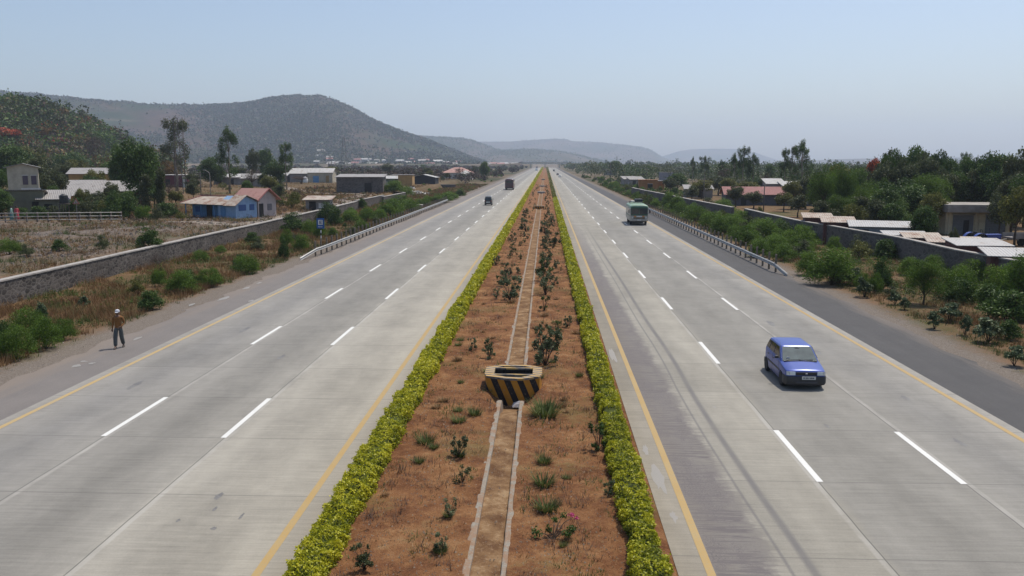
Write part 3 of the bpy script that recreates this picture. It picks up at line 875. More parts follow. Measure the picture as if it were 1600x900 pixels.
for i in range(2):
    rs = random.Random(80 + i)
    tree_proto("bare", L_BARE, 80 + i, crown(rs, 30, 4.6, 7.0, 5.2, 0.7, 1.5), 3600, 0.17, [(0, 0, -.2), (0.2, 0, 1.2), (0, .2, 2.6), (0.1, 0.1, 5)], 0.2, BARK, 16, 0.10, 0.0)
for i in range(2):
    rs = random.Random(90 + i); c0 = crown(rs, 26, 5.0, 8.5, 5.0, 0.8, 1.5, 0.6)
    tree_proto("rust", L_RUST, 90 + i, c0, 4500, 0.19, [(0, 0, -.2), (0.2, 0, 1.4), (0, .2, 3), (0.1, 0.1, 5.5)], 0.22)
rs = random.Random(97); c0 = crown(rs, 26, 5.4, 9.0, 4.4, 0.9, 1.5, 0.6)
tree_proto("flame", L_OLIVE, 97, c0, 3000, 0.19, [(0, 0, -.2), (0.2, 0, 1.4), (0, .2, 3), (0.1, 0.1, 5.8)], 0.24, extra=([(a, b_, c + 0.3, d * 0.95, e * 0.9, f) for a, b_, c, d, e, f in c0 if c > 4.9], 3600, 0.2, L_RED))
rs = random.Random(98)
tree_proto("yellow", L_YEL, 98, crown(rs, 26, 5.4, 8.0, 6.4, 0.9, 1.6), 5500, 0.2, [(0, 0, -.2), (0.1, 0, 1.5), (0, .1, 3.2), (0.1, 0.1, 6)], 0.25)
rs = random.Random(99); cl = [(rs.uniform(-.5, .5), rs.uniform(-.5, .5), z, rs.uniform(.5, .8), rs.uniform(.6, .9), rs.uniform(.2, .7)) for z in np.linspace(1.2, 6.2, 12)]
tree_proto("column", L_OLIVE, 99, cl, 4200, 0.12, [(0, 0, -.2), (0, 0, 2), (0.05, 0, 5.5)], 0.10, BARK, 5)
HT = {"round": 10.0, "olive": 9.6, "gum": 14.6, "willow": 7.1, "bare": 7.3, "rust": 7.6, "flame": 7.9, "yellow": 8.7, "column": 7.0}

def put_tree(key, px, ptop, pwidth, Y, label, i=None, group=None, cat="tree"):
    """a tree whose crown top and width are read off the photograph at a known distance"""
    p = at_y(px, 260, Y); g = ground(p.x, Y)
    top = at_y(px, ptop, Y).z
    h = (top - g)
    fam = PRO[key]; pr = fam[(i if i is not None else random.randrange(99)) % len(fam)]
    sz = h / HT[key]
    if pwidth:
        wnat = {"round": 8.5, "olive": 8.0, "gum": 5.6, "willow": 7.4, "bare": 7.0, "rust": 8.5, "flame": 9.0, "yellow": 8.0, "column": 2.2}[key]
        sx = pwidth * mpp(Y) / wnat
    else: sx = sz
    return place(pr, (p.x, Y, g), random.uniform(0, 6.28), (sx, sx, sz), label, cat, group)
BUSHES = {}
def put_bush(key, px, pbase, ph, zone, pw=None, label=None):
    p = at(px, pbase); h = ph * mpp(p.y) 
    return drop_bush(key, p.x, p.y, h, zone, pw * mpp(p.y) if pw else None, label)
def drop_bush(key, x, y, h, zone, w=None, label=None):
    fam = BPRO[key]; pr = fam[random.randrange(len(fam))]
    W = {"feather": 1.35, "dark": 1.1, "olive": 1.1, "pale": 1.0, "yellow": 1.3, "brown": 1.3}[key]
    sx = (w / W) if w else h * random.uniform(0.85, 1.15)
    o = place(pr, (x, y, ground(x, y)), random.uniform(0, 6.28), (sx, sx, h), label, "bush")
    if label: o["group"] = zone
    else:
        for a in ("label", "group"):
            if a in o: del o[a]
        BUSHES.setdefault((zone, key), []).append(o)
    return o
BUSH_LOOK = {"feather": "bright green feathery", "dark": "dark green", "olive": "grey green", "pale": "pale broad-leaved", "yellow": "yellow green", "brown": "leafless brown"}
def label_bushes():
    for (zone, key), L in BUSHES.items():
        L.sort(key=lambda o: o.location.y)
        for i, o in enumerate(L):
            o["group"] = "bushes on the " + zone
            o["label"] = "%s bush on the %s, %s from the near end" % (BUSH_LOOK[key], zone, ordinal(i))

# ------------------------------------------------------------------ boundary walls
def stone_mat(name, a, c, mortar, sx=2.2, sz=4.2):
    b = NB(name)
    p = b.co(); x, y, z = b.xyz()
    d = b.noise(3.0, detail=2, color=True)
    q = b.n("ShaderNodeTexVoronoi"); q.feature = 'DISTANCE_TO_EDGE'
    vv = b.n("ShaderNodeVectorMath"); vv.operation = 'ADD'
    b.put(vv.inputs[0], b.vscale(p, (sx, sx, sz))); b.put(vv.inputs[1], b.vscale(d, (0.35, 0.35, 0.35)))
    b.put(q.inputs["Vector"], vv.outputs[0]); q.inputs["Scale"].default_value = 1.0
    q2 = b.n("ShaderNodeTexVoronoi"); b.put(q2.inputs["Vector"], vv.outputs[0]); q2.inputs["Scale"].default_value = 1.0
    sp = b.n("ShaderNodeSeparateColor"); b.put(sp.inputs[0], q2.outputs["Color"])
    n = b.noise(0.35, detail=5, rough=0.7)
    col_ = b.ramp(b.m('ADD', b.m('MULTIPLY', sp.outputs[0], 0.6), b.m('MULTIPLY', n, 0.4)), [(0.15, a), (0.85, c)])
    e = b.rng(q.outputs["Distance"], 0.03, 0.09, 1, 0)
    e2 = b.m('MULTIPLY', e, b.rng(n, 0.35, 0.6, 0.35, 0.9))
    b.bump(q.outputs["Distance"], 0.6, 0.05)
    return b.fin(b.mix(e2, col_, mortar), 0.9, 0, 0.15)
STONE = stone_mat("dark rubble stone", (0.040, 0.036, 0.034), (0.115, 0.10, 0.09), (0.17, 0.155, 0.14))
STONE2 = stone_mat("grey block wall", (0.075, 0.068, 0.065), (0.13, 0.118, 0.11), (0.17, 0.155, 0.14), 1.4, 2.8)
COPE = plain("worn cement coping", (0.31, 0.29, 0.265), 0.85, var=0.35, scale=1.6)
def wall_along(path, h, th, mat, label, zfun=None, cope_h=0.09, cope=COPE, z_out=-0.5):
    """path: list of (x,y); straight pieces; wall part and coping part"""
    m = MB(); k = MB(); pts = []
    for (a, b_) in zip(path[:-1], path[1:]):
        L = math.dist(a, b_); n = max(1, int(L / 3.0))
        for i in range(n): pts.append((a[0] + (b_[0] - a[0]) * i / n, a[1] + (b_[1] - a[1]) * i / n))
    pts.append(path[-1])
    R1 = []; R2 = []
    for i, p in enumerate(pts):
        a = Vector(pts[max(0, i - 1)]); b_ = Vector(pts[min(len(pts) - 1, i + 1)])
        d = (b_ - a).normalized(); nrm = Vector((-d.y, d.x))
        top = h + 0.03 * soft(p[0], p[1], 4.0, 2.0)
        q = [Vector(p) + nrm * s for s in (-th / 2, th / 2)]
        R1.append([(q[0].x, q[0].y, z_out), (q[0].x, q[0].y, top), (q[1].x, q[1].y, top), (q[1].x, q[1].y, z_out)])
        w = th / 2 + 0.05
        q = [Vector(p) + nrm * s for s in (-w, w)]
        R2.append([(q[0].x, q[0].y, top + 0.002), (q[0].x, q[0].y, top + cope_h), (q[1].x, q[1].y, top + cope_h), (q[1].x, q[1].y, top + 0.002)])
    m.loft(R1); k.loft(R2)
    root = m.build("stone_wall", mat)
    k.build("coping", cope, parent=root)
    return tag(root, label, "wall")
wl = [(wall_x(y), y) for y in (10, 49, 77, 105, 135, 152)] 
wall_along(wl, 1.42, 0.42, STONE, "long dark rubble stone wall with pale coping left of the left carriageway")
wall_along([(-33.9, 152.3), (-33.7, 178)], 1.55, 0.42, STONE, "far stretch of the left stone wall just before its low step", None)
wall_along([(-32.9, 173), (-32.5, 198)], 1.42, 0.4, STONE, "short low stone wall ending at a corner past the walking villager")
wall_along([(-32.8, 198.3), (-44.6, 214)], 1.5, 0.4, STONE, "stone cross wall running left from the far wall corner")
wall_along([(-46.4, 224), (-45.2, 262)], 1.5, 0.4, STONE, "low stone wall in front of the green shopfront behind the bright bushes")
wall_along([(-60, 282), (-30, 287)], 1.0, 0.4, STONE2, "low grey wall across the field before the red roofed bungalow")
wall_along([(31.6, 40), (31.3, 57), (30.7, 65), (30.8, 76), (29.8, 86), (28.4, 98), (28.1, 122)], 1.92, 0.4, STONE2, "tall grey block wall with pale coping beside the tin sheds on the right")
wall_along([(27.2, 126), (25.6, 152), (24.6, 178), (23.2, 203), (22.5, 225)], 1.92, 0.4, STONE2, "farther grey wall with pale coping in front of the long red roof")
# parapet of the low bridge on the far left
def railing():
    pm = plain("old concrete post", (0.16, 0.12, 0.10), 0.9, var=0.3)
    rm = plain("white pipe rail", (0.42, 0.40, 0.36), 0.7, var=0.25)
    y0 = 99.5
    a = at_z(-8, 346, 1.55); b_ = at_z(190, 344, 1.55)
    root = empty("railing", (a.x, a.y, 1.4), 0, "weathered railing with dark posts and three pale pipes on the left bank", "railing")
    n = 12
    for i in range(n + 1):
        x = (b_.x - a.x) * i / n; y = (b_.y - a.y) * i / n
        m = MB(); m.box((x, y, 0.5), (0.15, 0.15, 1.35), 0.3); m.build("post", pm, parent=root, bevel=0.015)
    for z in (0.28, 0.68, 1.08):
        m = MB(); m.tube([(-0.1, -0.1, z), (b_.x - a.x + 0.1, b_.y - a.y - 0.1, z)], 0.045, 6); m.build("rail", rm, parent=root, smooth=True)
railing()

# ------------------------------------------------------------------ guard rails
def guardrail(path, label, side, sp=2.0):
    gm = plain("galvanised rail steel", (0.34, 0.34, 0.33), 0.5, 0.5, var=0.25, scale=2.0)
    pm = plain("rail post steel", (0.20, 0.16, 0.12), 0.7, 0.2, var=0.3)
    root = empty("guardrail", (path[0][0], path[0][1], 0), 0, label, "guardrail")
    o = Vector((path[0][0], path[0][1], 0))
    prof = [(0.0, -0.155), (0.03, -0.14), (0.075, -0.10), (0.075, -0.07), (0.01, -0.02), (0.01, 0.02), (0.075, 0.07), (0.075, 0.10), (0.03, 0.14), (0.0, 0.155)]
    rings = []
    P = [Vector(p) - o for p in path]
    fine = []
    for i in range(len(P) - 1):
        L = (P[i + 1] - P[i]).length; n = max(1, int(L / 2.0))
        fine += [P[i].lerp(P[i + 1], k / n) for k in range(n)]
    fine.append(P[-1])
    for i, p in enumerate(fine):
        d = (fine[min(i + 1, len(fine) - 1)] - fine[max(i - 1, 0)]).normalized()
        nr = Vector((-d.y, d.x, 0)).normalized() * side
        a = [p + nr * u + Vector((0, 0, w)) for u, w in prof]
        b_ = [p + nr * (u - 0.006) + Vector((0, 0, w)) for u, w in reversed(prof)]
        rings.append([tuple(q) for q in a + b_])
    m = MB(); m.loft(rings); m.build("beam", gm, parent=root, smooth=30)
    # posts
    post = None; acc = 0.0; last = fine[0]; k = 0
    straight = [p for p in fine if p.z > 0.5]
    L0 = straight[0]; Ltot = (straight[-1] - L0).length; d = (straight[-1] - L0).normalized()
    nr = Vector((-d.y, d.x, 0)) * side
    n = int(Ltot / sp)
    for i in range(min(n, 99) + 1):
        q = L0 + d * (sp * i) - nr * 0.09
        if post is None:
            m = MB(); m.box((0, 0, -0.05), (0.14, 0.10, 1.6)); m.box(((0.075 if nr.x > 0 else -0.075), 0, 0.02), (0.05, 0.09, 0.3))
            post = m.build("post", pm, parent=root); c = post
        else:
            c = post.copy(); col.objects.link(c)
        c.location = (q.x, q.y, 0.62)
    return root
guardrail([(-21.15, 72.8, 0.04), (-20.55, 76.0, 0.58), (-20.35, 77.0, 0.62), (-20.4, 178, 0.62), (-20.5, 181, 0.5)], "steel crash barrier along the left shoulder with its near end bent to the ground", -1)
guardrail([(18.1, 64.2, 0.04), (17.75, 66.6, 0.56), (17.65, 67.4, 0.62), (17.5, 150, 0.62), (17.6, 152, 0.5)], "steel crash barrier along the right shoulder with its near end bent to the ground", 1)

# ------------------------------------------------------------------ blue sign
def sign():
    p = at_z(502, 383, 0)
    root = empty("road_sign", (p.x, p.y, -0.1), R(2), "blue emergency telephone sign on a black and white banded pole", "sign")
    blue = plain("sign blue", (0.015, 0.09, 0.30), 0.45, var=0.12); white = plain("sign white", (0.7, 0.7, 0.68), 0.5, var=0.08); blk = plain("sign black", (0.03, 0.03, 0.03), 0.6)
    k = mpp(p.y)
    for i in range(7):
        m = MB(); m.tube([(0, 0, i * 0.27), (0, 0, (i + 1) * 0.27 - 0.002)], 0.05, 10); m.build("pole_band", blk if i % 2 == 0 else white, parent=root, smooth=30)
    m = MB(); m.box((0, -0.07, 2.32), (0.78, 0.03, 1.05)); pl = m.build("plate", blue, parent=root, bevel=0.01)
    m = MB(); m.box((0, -0.092, 2.42), (0.46, 0.008, 0.50)); m.build("panel", white, parent=pl)
    m = MB()          # the dark figure on the panel
    m.box((-0.06, -0.100, 2.42), (0.08, 0.006, 0.34))
    for z, w in ((2.56, 0.2), (2.42, 0.15), (2.28, 0.2)): m.box((-0.02 + w / 2, -0.100, z), (w, 0.006, 0.065))
    m.build("symbol", plain("sign ink", (0.03, 0.05, 0.12), 0.6), parent=pl)
    m = MB(); x = -0.24
    for w in (0.07, 0.05, 0.09, 0.04, 0.08, 0.06): m.box((x + w / 2, -0.092, 1.97), (w - 0.012, 0.008, 0.06)); x += w + 0.01
    m.build("caption", white, parent=pl)
sign()

# ------------------------------------------------------------------ striped drain boxes
def drain_box(x, y, label, s=1.0):
    def stripe(name, off, dirn):
        b = NB(name)
        X, Y, Z = b.xyz()
        t = b.m('ADD', b.m('ADD', b.m('MULTIPLY', X, dirn[0]), b.m('MULTIPLY', Y, dirn[1])), b.m('MULTIPLY', Z, dirn[2]))
        f = b.m('FRACT', b.m('ADD', b.m('MULTIPLY', t, 1 / 0.47), off))
        n = b.noise(9.0, detail=5, rough=0.75); n2 = b.noise(2.0, detail=4)
        g = b.rng(f, 0.49, 0.51)
        c = b.mix(g, b.ramp(n2, [(0.3, (0.36, 0.155, 0.014)), (0.7, (0.50, 0.235, 0.028))]), (0.018, 0.017, 0.018))
        c = b.mix(b.rng(n, 0.56, 0.72, 0, 0.6), c, (0.24, 0.20, 0.16))
        b.bump(n, 0.25, 0.01)
        return b.fin(c, 0.7, 0, 0.3)
    side_m = stripe("striped side paint", 0.10, (1.0, 0.15, 0.42)); top_m = stripe("striped rim paint", 0.1, (0.9, 1.6, 0.2))
    b = NB("worn rim paint")
    X, Y, Z = b.xyz(); f = b.m('FRACT', b.m('ADD', b.m('MULTIPLY', X, 1.1), b.m('MULTIPLY', Y, 3.4)))
    n = b.noise(6.0, detail=5, rough=0.75)
    c = b.mix(b.rng(f, 0.45, 0.55), (0.46, 0.29, 0.09), (0.10, 0.09, 0.085))
    rim_m = b.fin(b.mix(b.rng(n, 0.42, 0.62, 0, 0.6), c, (0.30, 0.27, 0.23)), 0.8, 0, 0.2)
    root = empty("drain_inlet_box", (x, y, 0), 0, label, "drain box")
    root.scale = (s, s, s)
    H = 0.54; W = 1.06
    # plan: rectangle with shallow points towards the channel at front and back
    outer = [(-W, 0.55), (-W, -0.45), (-0.98, -0.85), (-0.22, -1.22), (0.34, -1.22), (0.98, -0.85), (W, -0.45), (W, 0.55), (0.5, 0.92), (-0.5, 0.92)]
    th = 0.0
    m = MB(); n_ = len(outer)
    lo = [(a * 0.985, b_ * 0.985, -0.7) for a, b_ in outer]; hi = [(a, b_, H - 0.02) for a, b_ in outer]
    m.add(lo + hi, [(i, (i + 1) % n_, n_ + (i + 1) % n_, n_ + i) for i in range(n_)])
    m.build("side_wall", side_m, parent=root, fix=True)
    # rim: ring with inner opening
    def ring(outer, inner, z, t, name, mat):
        m = MB(); n_ = len(outer)
        V = [(a, b_, z) for a, b_ in outer] + [(a, b_, z) for a, b_ in inner] + [(a, b_, z + t) for a, b_ in outer] + [(a, b_, z + t) for a, b_ in inner]
        Fc = []
        for i in range(n_):
            j = (i + 1) % n_
            Fc += [(i, j, n_ + j, n_ + i), (2 * n_ + i, 2 * n_ + j, 3 * n_ + j, 3 * n_ + i), (i, j, 2 * n_ + j, 2 * n_ + i), (n_ + i, n_ + j, 3 * n_ + j, 3 * n_ + i)]
        m.add(V, Fc); return m.build(name, mat, parent=root)
    inner = [(-0.72, 0.42), (-0.72, -0.30), (-0.72, -0.62), (-0.25, -0.98), (0.32, -0.98), (0.72, -0.62), (0.72, -0.30), (0.72, 0.42), (0.42, 0.72), (-0.42, 0.72)]
    ring([(a * 1.008, b_ * 1.008) for a, b_ in outer], inner, H - 0.018, 0.075, "rim", rim_m)
    for yy in (-0.55, 0.45):
        m = MB(); m.box((0, yy, H + 0.02), (1.44, 0.12, 0.07)); m.build("cross_beam", rim_m, parent=root, bevel=0.01)
    dk = plain("near black chamber", (0.022, 0.022, 0.024), 0.8)  # one near-black colour for the chamber floor and walls
    m = MB(); m.box((0, -0.05, 0.05), (1.6, 1.5, 0.02)); m.build("chamber_floor", dk, parent=root)
    m = MB(); V = [(a * 0.99, b_ * 0.99, 0) for a, b_ in inner] + [(a * 0.99, b_ * 0.99, H - 0.02) for a, b_ in inner]
    m.add(V, [(i, (i + 1) % 10, 10 + (i + 1) % 10, 10 + i) for i in range(10)]); m.build("chamber_wall", dk, parent=root)
    m = MB(); m.add([(-.16, -.0, 0.0), (.16, 0, 0), (.22, -.12, -.0), (-.2, -.12, 0), (-.1, -.02, .14), (.12, -.03, .15), (.1, -.1, .1), (-.1, -.1, .1)], [(0, 1, 5, 4), (1, 2, 6, 5), (2, 3, 7, 6), (3, 0, 4, 7), (4, 5, 6, 7)])
    return root
drain_box(-1.15, 31.55, "near yellow and black striped concrete drain box in the median")
drain_box(-1.15, 156.8, "far yellow and black striped drain box small in the distant median", 0.9)
m = MB(); m.add([(-.2, 0, 0), (.2, .03, 0), (.16, -.2, 0), (-.16, -.18, 0), (-.12, -.02, .13), (.1, -.0, .2), (.12, -.12, .12), (-.1, -.12, .08)], [(0, 1, 5, 4), (1, 2, 6, 5), (2, 3, 7, 6), (3, 0, 4, 7), (4, 5, 6, 7), (0, 3, 2, 1)])
o = m.build("rubble_stone", plain("pale rubble", (0.34, 0.33, 0.34), 0.85, var=0.3)); o.location = (-0.98, 30.1, -0.36)
tag(o, "pale stone lying at the foot of the near striped drain box", "stone")
for y, lab, s in ((236, "small pale drain cover in the median beyond the far striped box", 0.5), (300, "second small pale drain cover farther along the median", 0.55), (420, "last pale drain cover near the far end of the median", 0.6)):
    m = MB(); m.box((0, 0, 0.2), (2.0, 1.4, 0.5)); m.box((0, 0, 0.48), (2.2, 1.6, 0.06))
    o = m.build("drain_cover", COPE, bevel=0.03); o.location = (-1.15, y, 0); tag(o, lab, "drain cover")

# ------------------------------------------------------------------ vehicles (front towards -Y, origin on the ground under the front bumper)
def metal_paint(name, c, rough=0.42, metal=0.3):
    b = NB(name)
    n = b.noise(2.5, detail=4); x, y, z = b.xyz()
    dust = b.rng(b.m('ADD', z, b.m('MULTIPLY', n, 0.3)), 0.3, 0.75, 0.45, 0.05)
    b.fin(b.mix(dust, c, (0.22, 0.18, 0.15)), rough, metal, 0.5)
    b.bsdf.inputs["Coat Weight"].default_value = 0.35; b.bsdf.inputs["Coat Roughness"].default_value = 0.22
    return b.mat
def glass_mat(name, c=(0.02, 0.028, 0.03), rough=0.06):
    b = NB(name); n = b.noise(3.0, detail=3)
    b.fin(b.ramp(n, [(0.3, tuple(v * 0.8 for v in c)), (0.7, tuple(v * 1.3 for v in c))]), rough, 0.0, 0.8)
    return b.mat
GLASS = glass_mat("dark car glass")
WIND = glass_mat("windscreen glass", (0.085, 0.115, 0.112), 0.08)
RUBBER = plain("tyre rubber", (0.022, 0.022, 0.023), 0.85)
PLAST = plain("dark bumper plastic", (0.030, 0.031, 0.034), 0.55)
RIM = plain("wheel steel", (0.42, 0.42, 0.43), 0.35, 0.7)
LAMP = plain("lamp lens", (0.62, 0.63, 0.62), 0.15, 0.1, spec=0.9)
AMBER = plain("amber lens", (0.6, 0.22, 0.03), 0.25)
REDL = plain("red lens", (0.30, 0.02, 0.015), 0.25)
PLATE = plain("plate white", (0.62, 0.62, 0.60), 0.5)
INK = plain("plate ink", (0.05, 0.05, 0.06), 0.6)
def wheel(parent, x, y, r, w, side):
    m = MB(); rr = [(-w / 2, r * 0.62), (-w / 2, r * 0.9), (-w / 2 + 0.02, r * 0.98), (0, r), (w / 2 - 0.02, r * 0.98), (w / 2, r * 0.9), (w / 2, r * 0.62)]
    m.lathe_x((x, y, r), rr, 28)
    t = m.build("tyre", RUBBER, parent=parent, smooth=40)
    m = MB(); s = side
    m.lathe_x((x + s * (w / 2 - 0.015), y, r), [(0.0, r * 0.63), (s * 0.012, r * 0.6), (-s * 0.02, r * 0.5), (-s * 0.015, r * 0.22), (s * 0.012, r * 0.15), (s * 0.014, 0.001)], 24)
    m.build("rim", RIM, parent=t, smooth=30)
def arch_body(L, W, zt_fn, w_fn, wheels, rw, zfloor=0.20, zmid=0.42, inner=0.5, ys=None):
    rings = []
    ys = ys if ys is not None else sorted(set([0, 0.015, 0.05, 0.1] + [round(v, 3) for v in np.arange(0.15, L - 0.12, 0.05)] + [L - 0.1, L - 0.05, L - 0.015, L]))
    for y in ys:
        w = w_fn(y); zt, cr = zt_fn(y)
        az = 0
        for wy in wheels:
            d = abs(y - wy)
            if d < rw: az = max(az, rw * 0.92 + math.sqrt(rw * rw - d * d) * 0.98 - 0.02)
        az = min(az, zt - 0.1)
        def q(z): return max(z, az)
        half = [(0, zt + cr), (0.5 * w, zt + 0.75 * cr), (0.86 * w, zt + 0.1 * cr), (0.965 * w, zt - 0.035), (w * 0.995, zt - 0.10), (w * 1.0, max(zt - 0.28, min(az, zt - 0.12))), (w, q(zmid)), (w * 0.985, q(zfloor + 0.06)), (w * 0.95, q(zfloor)), (inner * W, q(zfloor)), (inner * W - 0.005, zfloor), (0, zfloor)]
        ring = [(x, y, z) for x, z in half] + [(-x, y, z) for x, z in reversed(half[1:-1])]
        rings.append(ring)
    m = MB(); m.loft(rings); return m
def interp(pts):
    def f(y):
        if y <= pts[0][0]: return pts[0][1]
        for (a, b_), (c, d) in zip(pts, pts[1:]):
            if y <= c: return b_ + (d - b_) * (y - a) / (c - a)
        return pts[-1][1]
    return f
def green_house(m, levels, rc=0.10, n=5):
    """levels: (z, yfront, yrear, halfwidth)"""
    rings = []
    for lv in levels:
        z, yf, yr, w = lv[:4]; rc = lv[4] if len(lv) > 4 else rc
        ring = []
        for cx, cy, a0 in ((w - rc, yf + rc, -90), (w - rc, yr - rc, 0), (-w + rc, yr - rc, 90), (-w + rc, yf + rc, 180)):
            for i in range(n + 1):
                a = R(a0 + 90 * i / n); ring.append((cx + rc * math.cos(a), cy + rc * math.sin(a), z))
        rings.append(ring)
    m.loft(rings)
def pane(name, pts, mat, parent, t=0.012, push=0.006):
    p = [Vector(q) for q in pts]; n = (p[1] - p[0]).cross(p[3] - p[0]).normalized()
    m = MB(); m.hexa([q - n * t for q in p], [q + n * push for q in p]); return m.build(name, mat, parent=parent)

def hatchback():
    p = at_z(1255, 611, 0)
    root = empty("parked_car" if False else "hatchback_car", (9.73, 31.45, 0), R(-1.0), "small blue hatchback driving towards the viewer in the right carriageway", "car")
    blue = metal_paint("metallic blue paint", (0.032, 0.072, 0.32))
    zt = interp([(0, 0.665), (0.04, 0.71), (0.12, 0.735), (0.5, 0.80), (0.95, 0.885), (1.2, 0.90), (2.6, 0.93), (3.3, 0.95), (3.42, 0.90), (3.5, 0.80)])
    w = interp([(0, 0.60), (0.015, 0.66), (0.05, 0.70), (0.15, 0.73), (0.5, 0.755), (1.0, 0.765), (2.6, 0.765), (3.2, 0.745), (3.42, 0.70), (3.5, 0.62)])
    m = arch_body(3.5, 0.765, lambda y: (zt(y), 0.035 if y < 1.1 else 0.01), w, (0.66, 2.995), 0.315, 0.20)
    body = m.build("body", blue, parent=root, smooth=38)
    m = MB()
    green_house(m, [(0.86, 0.86, 3.46, 0.715), (0.95, 0.98, 3.42, 0.70), (1.12, 1.21, 3.33, 0.66), (1.28, 1.425, 3.22, 0.615), (1.345, 1.512, 3.15, 0.585), (1.354, 1.53, 3.12, 0.57, 0.14), (1.370, 1.62, 3.05, 0.54, 0.2), (1.386, 1.73, 2.95, 0.49, 0.26), (1.397, 1.88, 2.85, 0.42, 0.3), (1.404, 2.05, 2.72, 0.33, 0.3), (1.408, 2.2, 2.6, 0.22, 0.19)], 0.12, 7)
    cab = m.build("roof_and_pillars", blue, parent=root, smooth=21)
    def fw(z):  # windscreen plane y and half width
        yy = interp([(0.86, 0.86), (0.95, 0.98), (1.12, 1.21), (1.28, 1.425), (1.345, 1.512)])(z); ww = interp([(0.86, 0.715), (0.95, 0.70), (1.12, 0.655), (1.28, 0.61), (1.345, 0.58)])(z)
        return yy, ww
    rows = []
    m = MB(); zs = (0.895, 0.98, 1.06, 1.14, 1.22, 1.29, 1.33)
    for z in zs:
        yy, ww = fw(z); r_ = []
        for t in np.linspace(-1, 1, 9):
            x = t * (ww - 0.055); r_.append((x, yy - 0.012 + 0.0 * t * t, z))
        rows.append(r_)
    m.loft(rows, closed=False, cap=False)
    ws = m.build("windscreen", WIND, parent=root, smooth=True, fix=False)
    dk = plain("black trim", (0.018, 0.018, 0.02), 0.5)
    for x0, x1 in ((-0.5, 0.02), (-0.05, 0.48)):
        m = MB(); m.tube([(x0, 0.885, 0.918), ((x0 + x1) / 2, 0.90, 0.93), (x1, 0.925, 0.94)], 0.011, 5); m.build("wiper", dk, parent=ws)
    m = MB(); m.box((0, 0.87, 0.895), (1.24, 0.10, 0.02)); m.build("cowl", dk, parent=root)
    m = MB(); m.box((0.38 * -1 - .05, 0.995, 0.985), (0.13, 0.008, 0.09)); m.build("sticker", PLATE, parent=ws)
    m = MB(); m.box((0.0, 1.42, 1.275), (0.17, 0.03, 0.05)); m.build("inner_mirror", dk, parent=ws)
    for s in (-1, 1):
        def sx(z): return s * (interp([(0.86, 0.715), (0.95, 0.70), (1.12, 0.66), (1.28, 0.615), (1.345, 0.585)])(z))
        def q(y, z): return (sx(z) + s * 0.014, y, z)
        for pts in ([(1.12, 0.96), (1.98, 0.965), (1.98, 1.305), (1.57, 1.305)], [(2.05, 0.965), (2.72, 0.975), (2.72, 1.30), (2.05, 1.305)], [(2.78, 0.98), (3.24, 0.99), (3.06, 1.29), (2.78, 1.295)]):
            P = [q(*t) for t in pts]
            if s < 0: P = P[::-1]
            pane("side_window", P, GLASS, root, 0.01, 0.006)
        if s < 0:
            m = MB(); m.box((s * 0.82, 1.16, 0.985), (0.14, 0.07, 0.10)); m.box((s * 0.75, 1.17, 0.96), (0.10, 0.03, 0.03)); m.build("wing_mirror", dk, parent=root, bevel=0.02)
        m = MB(); m.box((s * 0.768, 1.85, 0.55), (0.012, 2.0 - 0.1, 0.07)); m.build("side_moulding", PLAST, parent=root)
        for y_ in (1.04, 2.02):
            m = MB(); m.box((s * 0.7655, y_, 0.62), (0.004, 0.012, 0.62)); m.build("door_seam", dk, parent=root)
        for y_ in (1.85, 2.66):
            m = MB(); m.box((s * 0.772, y_, 0.80), (0.02, 0.15, 0.03)); m.build("door_handle", dk, parent=root)
        # headlight
        m = MB(); zl, zh = 0.555, 0.69
        m.hexa([(s * 0.40, -0.030, zl), (s * 0.615, -0.015, zl), (s * 0.615, 0.005, zh), (s * 0.40, -0.005, zh)][::s], [(s * 0.40, 0.10, zl), (s * 0.60, 0.12, zl), (s * 0.60, 0.12, zh - .01), (s * 0.40, 0.12, zh - .01)][::s]); hl = m.build("headlight", LAMP, parent=root, bevel=0.008)
        m = MB(); m.hexa([(s * 0.62, -0.014, zl), (s * 0.715, 0.04, zl), (s * 0.715, 0.06, zh - 0.01), (s * 0.62, 0.005, zh)][::s], [(s * 0.62, 0.12, zl), (s * 0.69, 0.15, zl), (s * 0.69, 0.15, zh - 0.02), (s * 0.62, 0.12, zh - .01)][::s]); m.build("indicator", LAMP, parent=root)
        wheel(root, s * 0.692, 0.66, 0.275, 0.165, s); wheel(root, s * 0.692, 2.995, 0.275, 0.165, s)
        m = MB(); m.box((s * 0.42, 3.50, 0.78), (0.16, 0.03, 0.16)) ; m.build("tail_light", REDL, parent=root)
    m = MB(); m.box((0, 0.0, 0.61), (0.76, 0.05, 0.12))
    gr = m.build("grille", dk, parent=root, bevel=0.005)
    m = MB()
    for z in (0.59, 0.635): m.box((0, -0.03, z), (0.74, 0.01, 0.010))
    m.build("grille_bar", PLAST, parent=gr)
    m = MB(); m.lathe_x((0, -0.03, 0.612), [(-0.04, 0.01), (-0.038, 0.028), (0.038, 0.028), (0.04, 0.01)], 12); m.build("badge", plain("dull badge", (0.22, 0.22, 0.25), 0.5, 0.3), parent=gr, smooth=40)
    # bumper wraps round the corners
    rings = []
    for x, y in ((-0.785, 0.36), (-0.77, 0.13), (-0.70, 0.0), (-0.55, -0.055), (-0.25, -0.075), (0.25, -0.075), (0.55, -0.055), (0.70, 0.0), (0.77, 0.13), (0.785, 0.36)):
        k = 0.22
        c = Vector((x * 0.80, y + k * 0.6, 0))
        rings.append([(x * 0.97, y + 0.03, 0.185), (x, y, 0.25), (x, y, 0.46), (x * 0.985, y + 0.02, 0.515), (x * 0.86, max(y + 0.1, 0.09) + 0.02, 0.53), (x * 0.84, y + 0.14, 0.18)])
    m = MB(); m.loft(rings); bp = m.build("front_bumper", PLAST, parent=root, smooth=35)
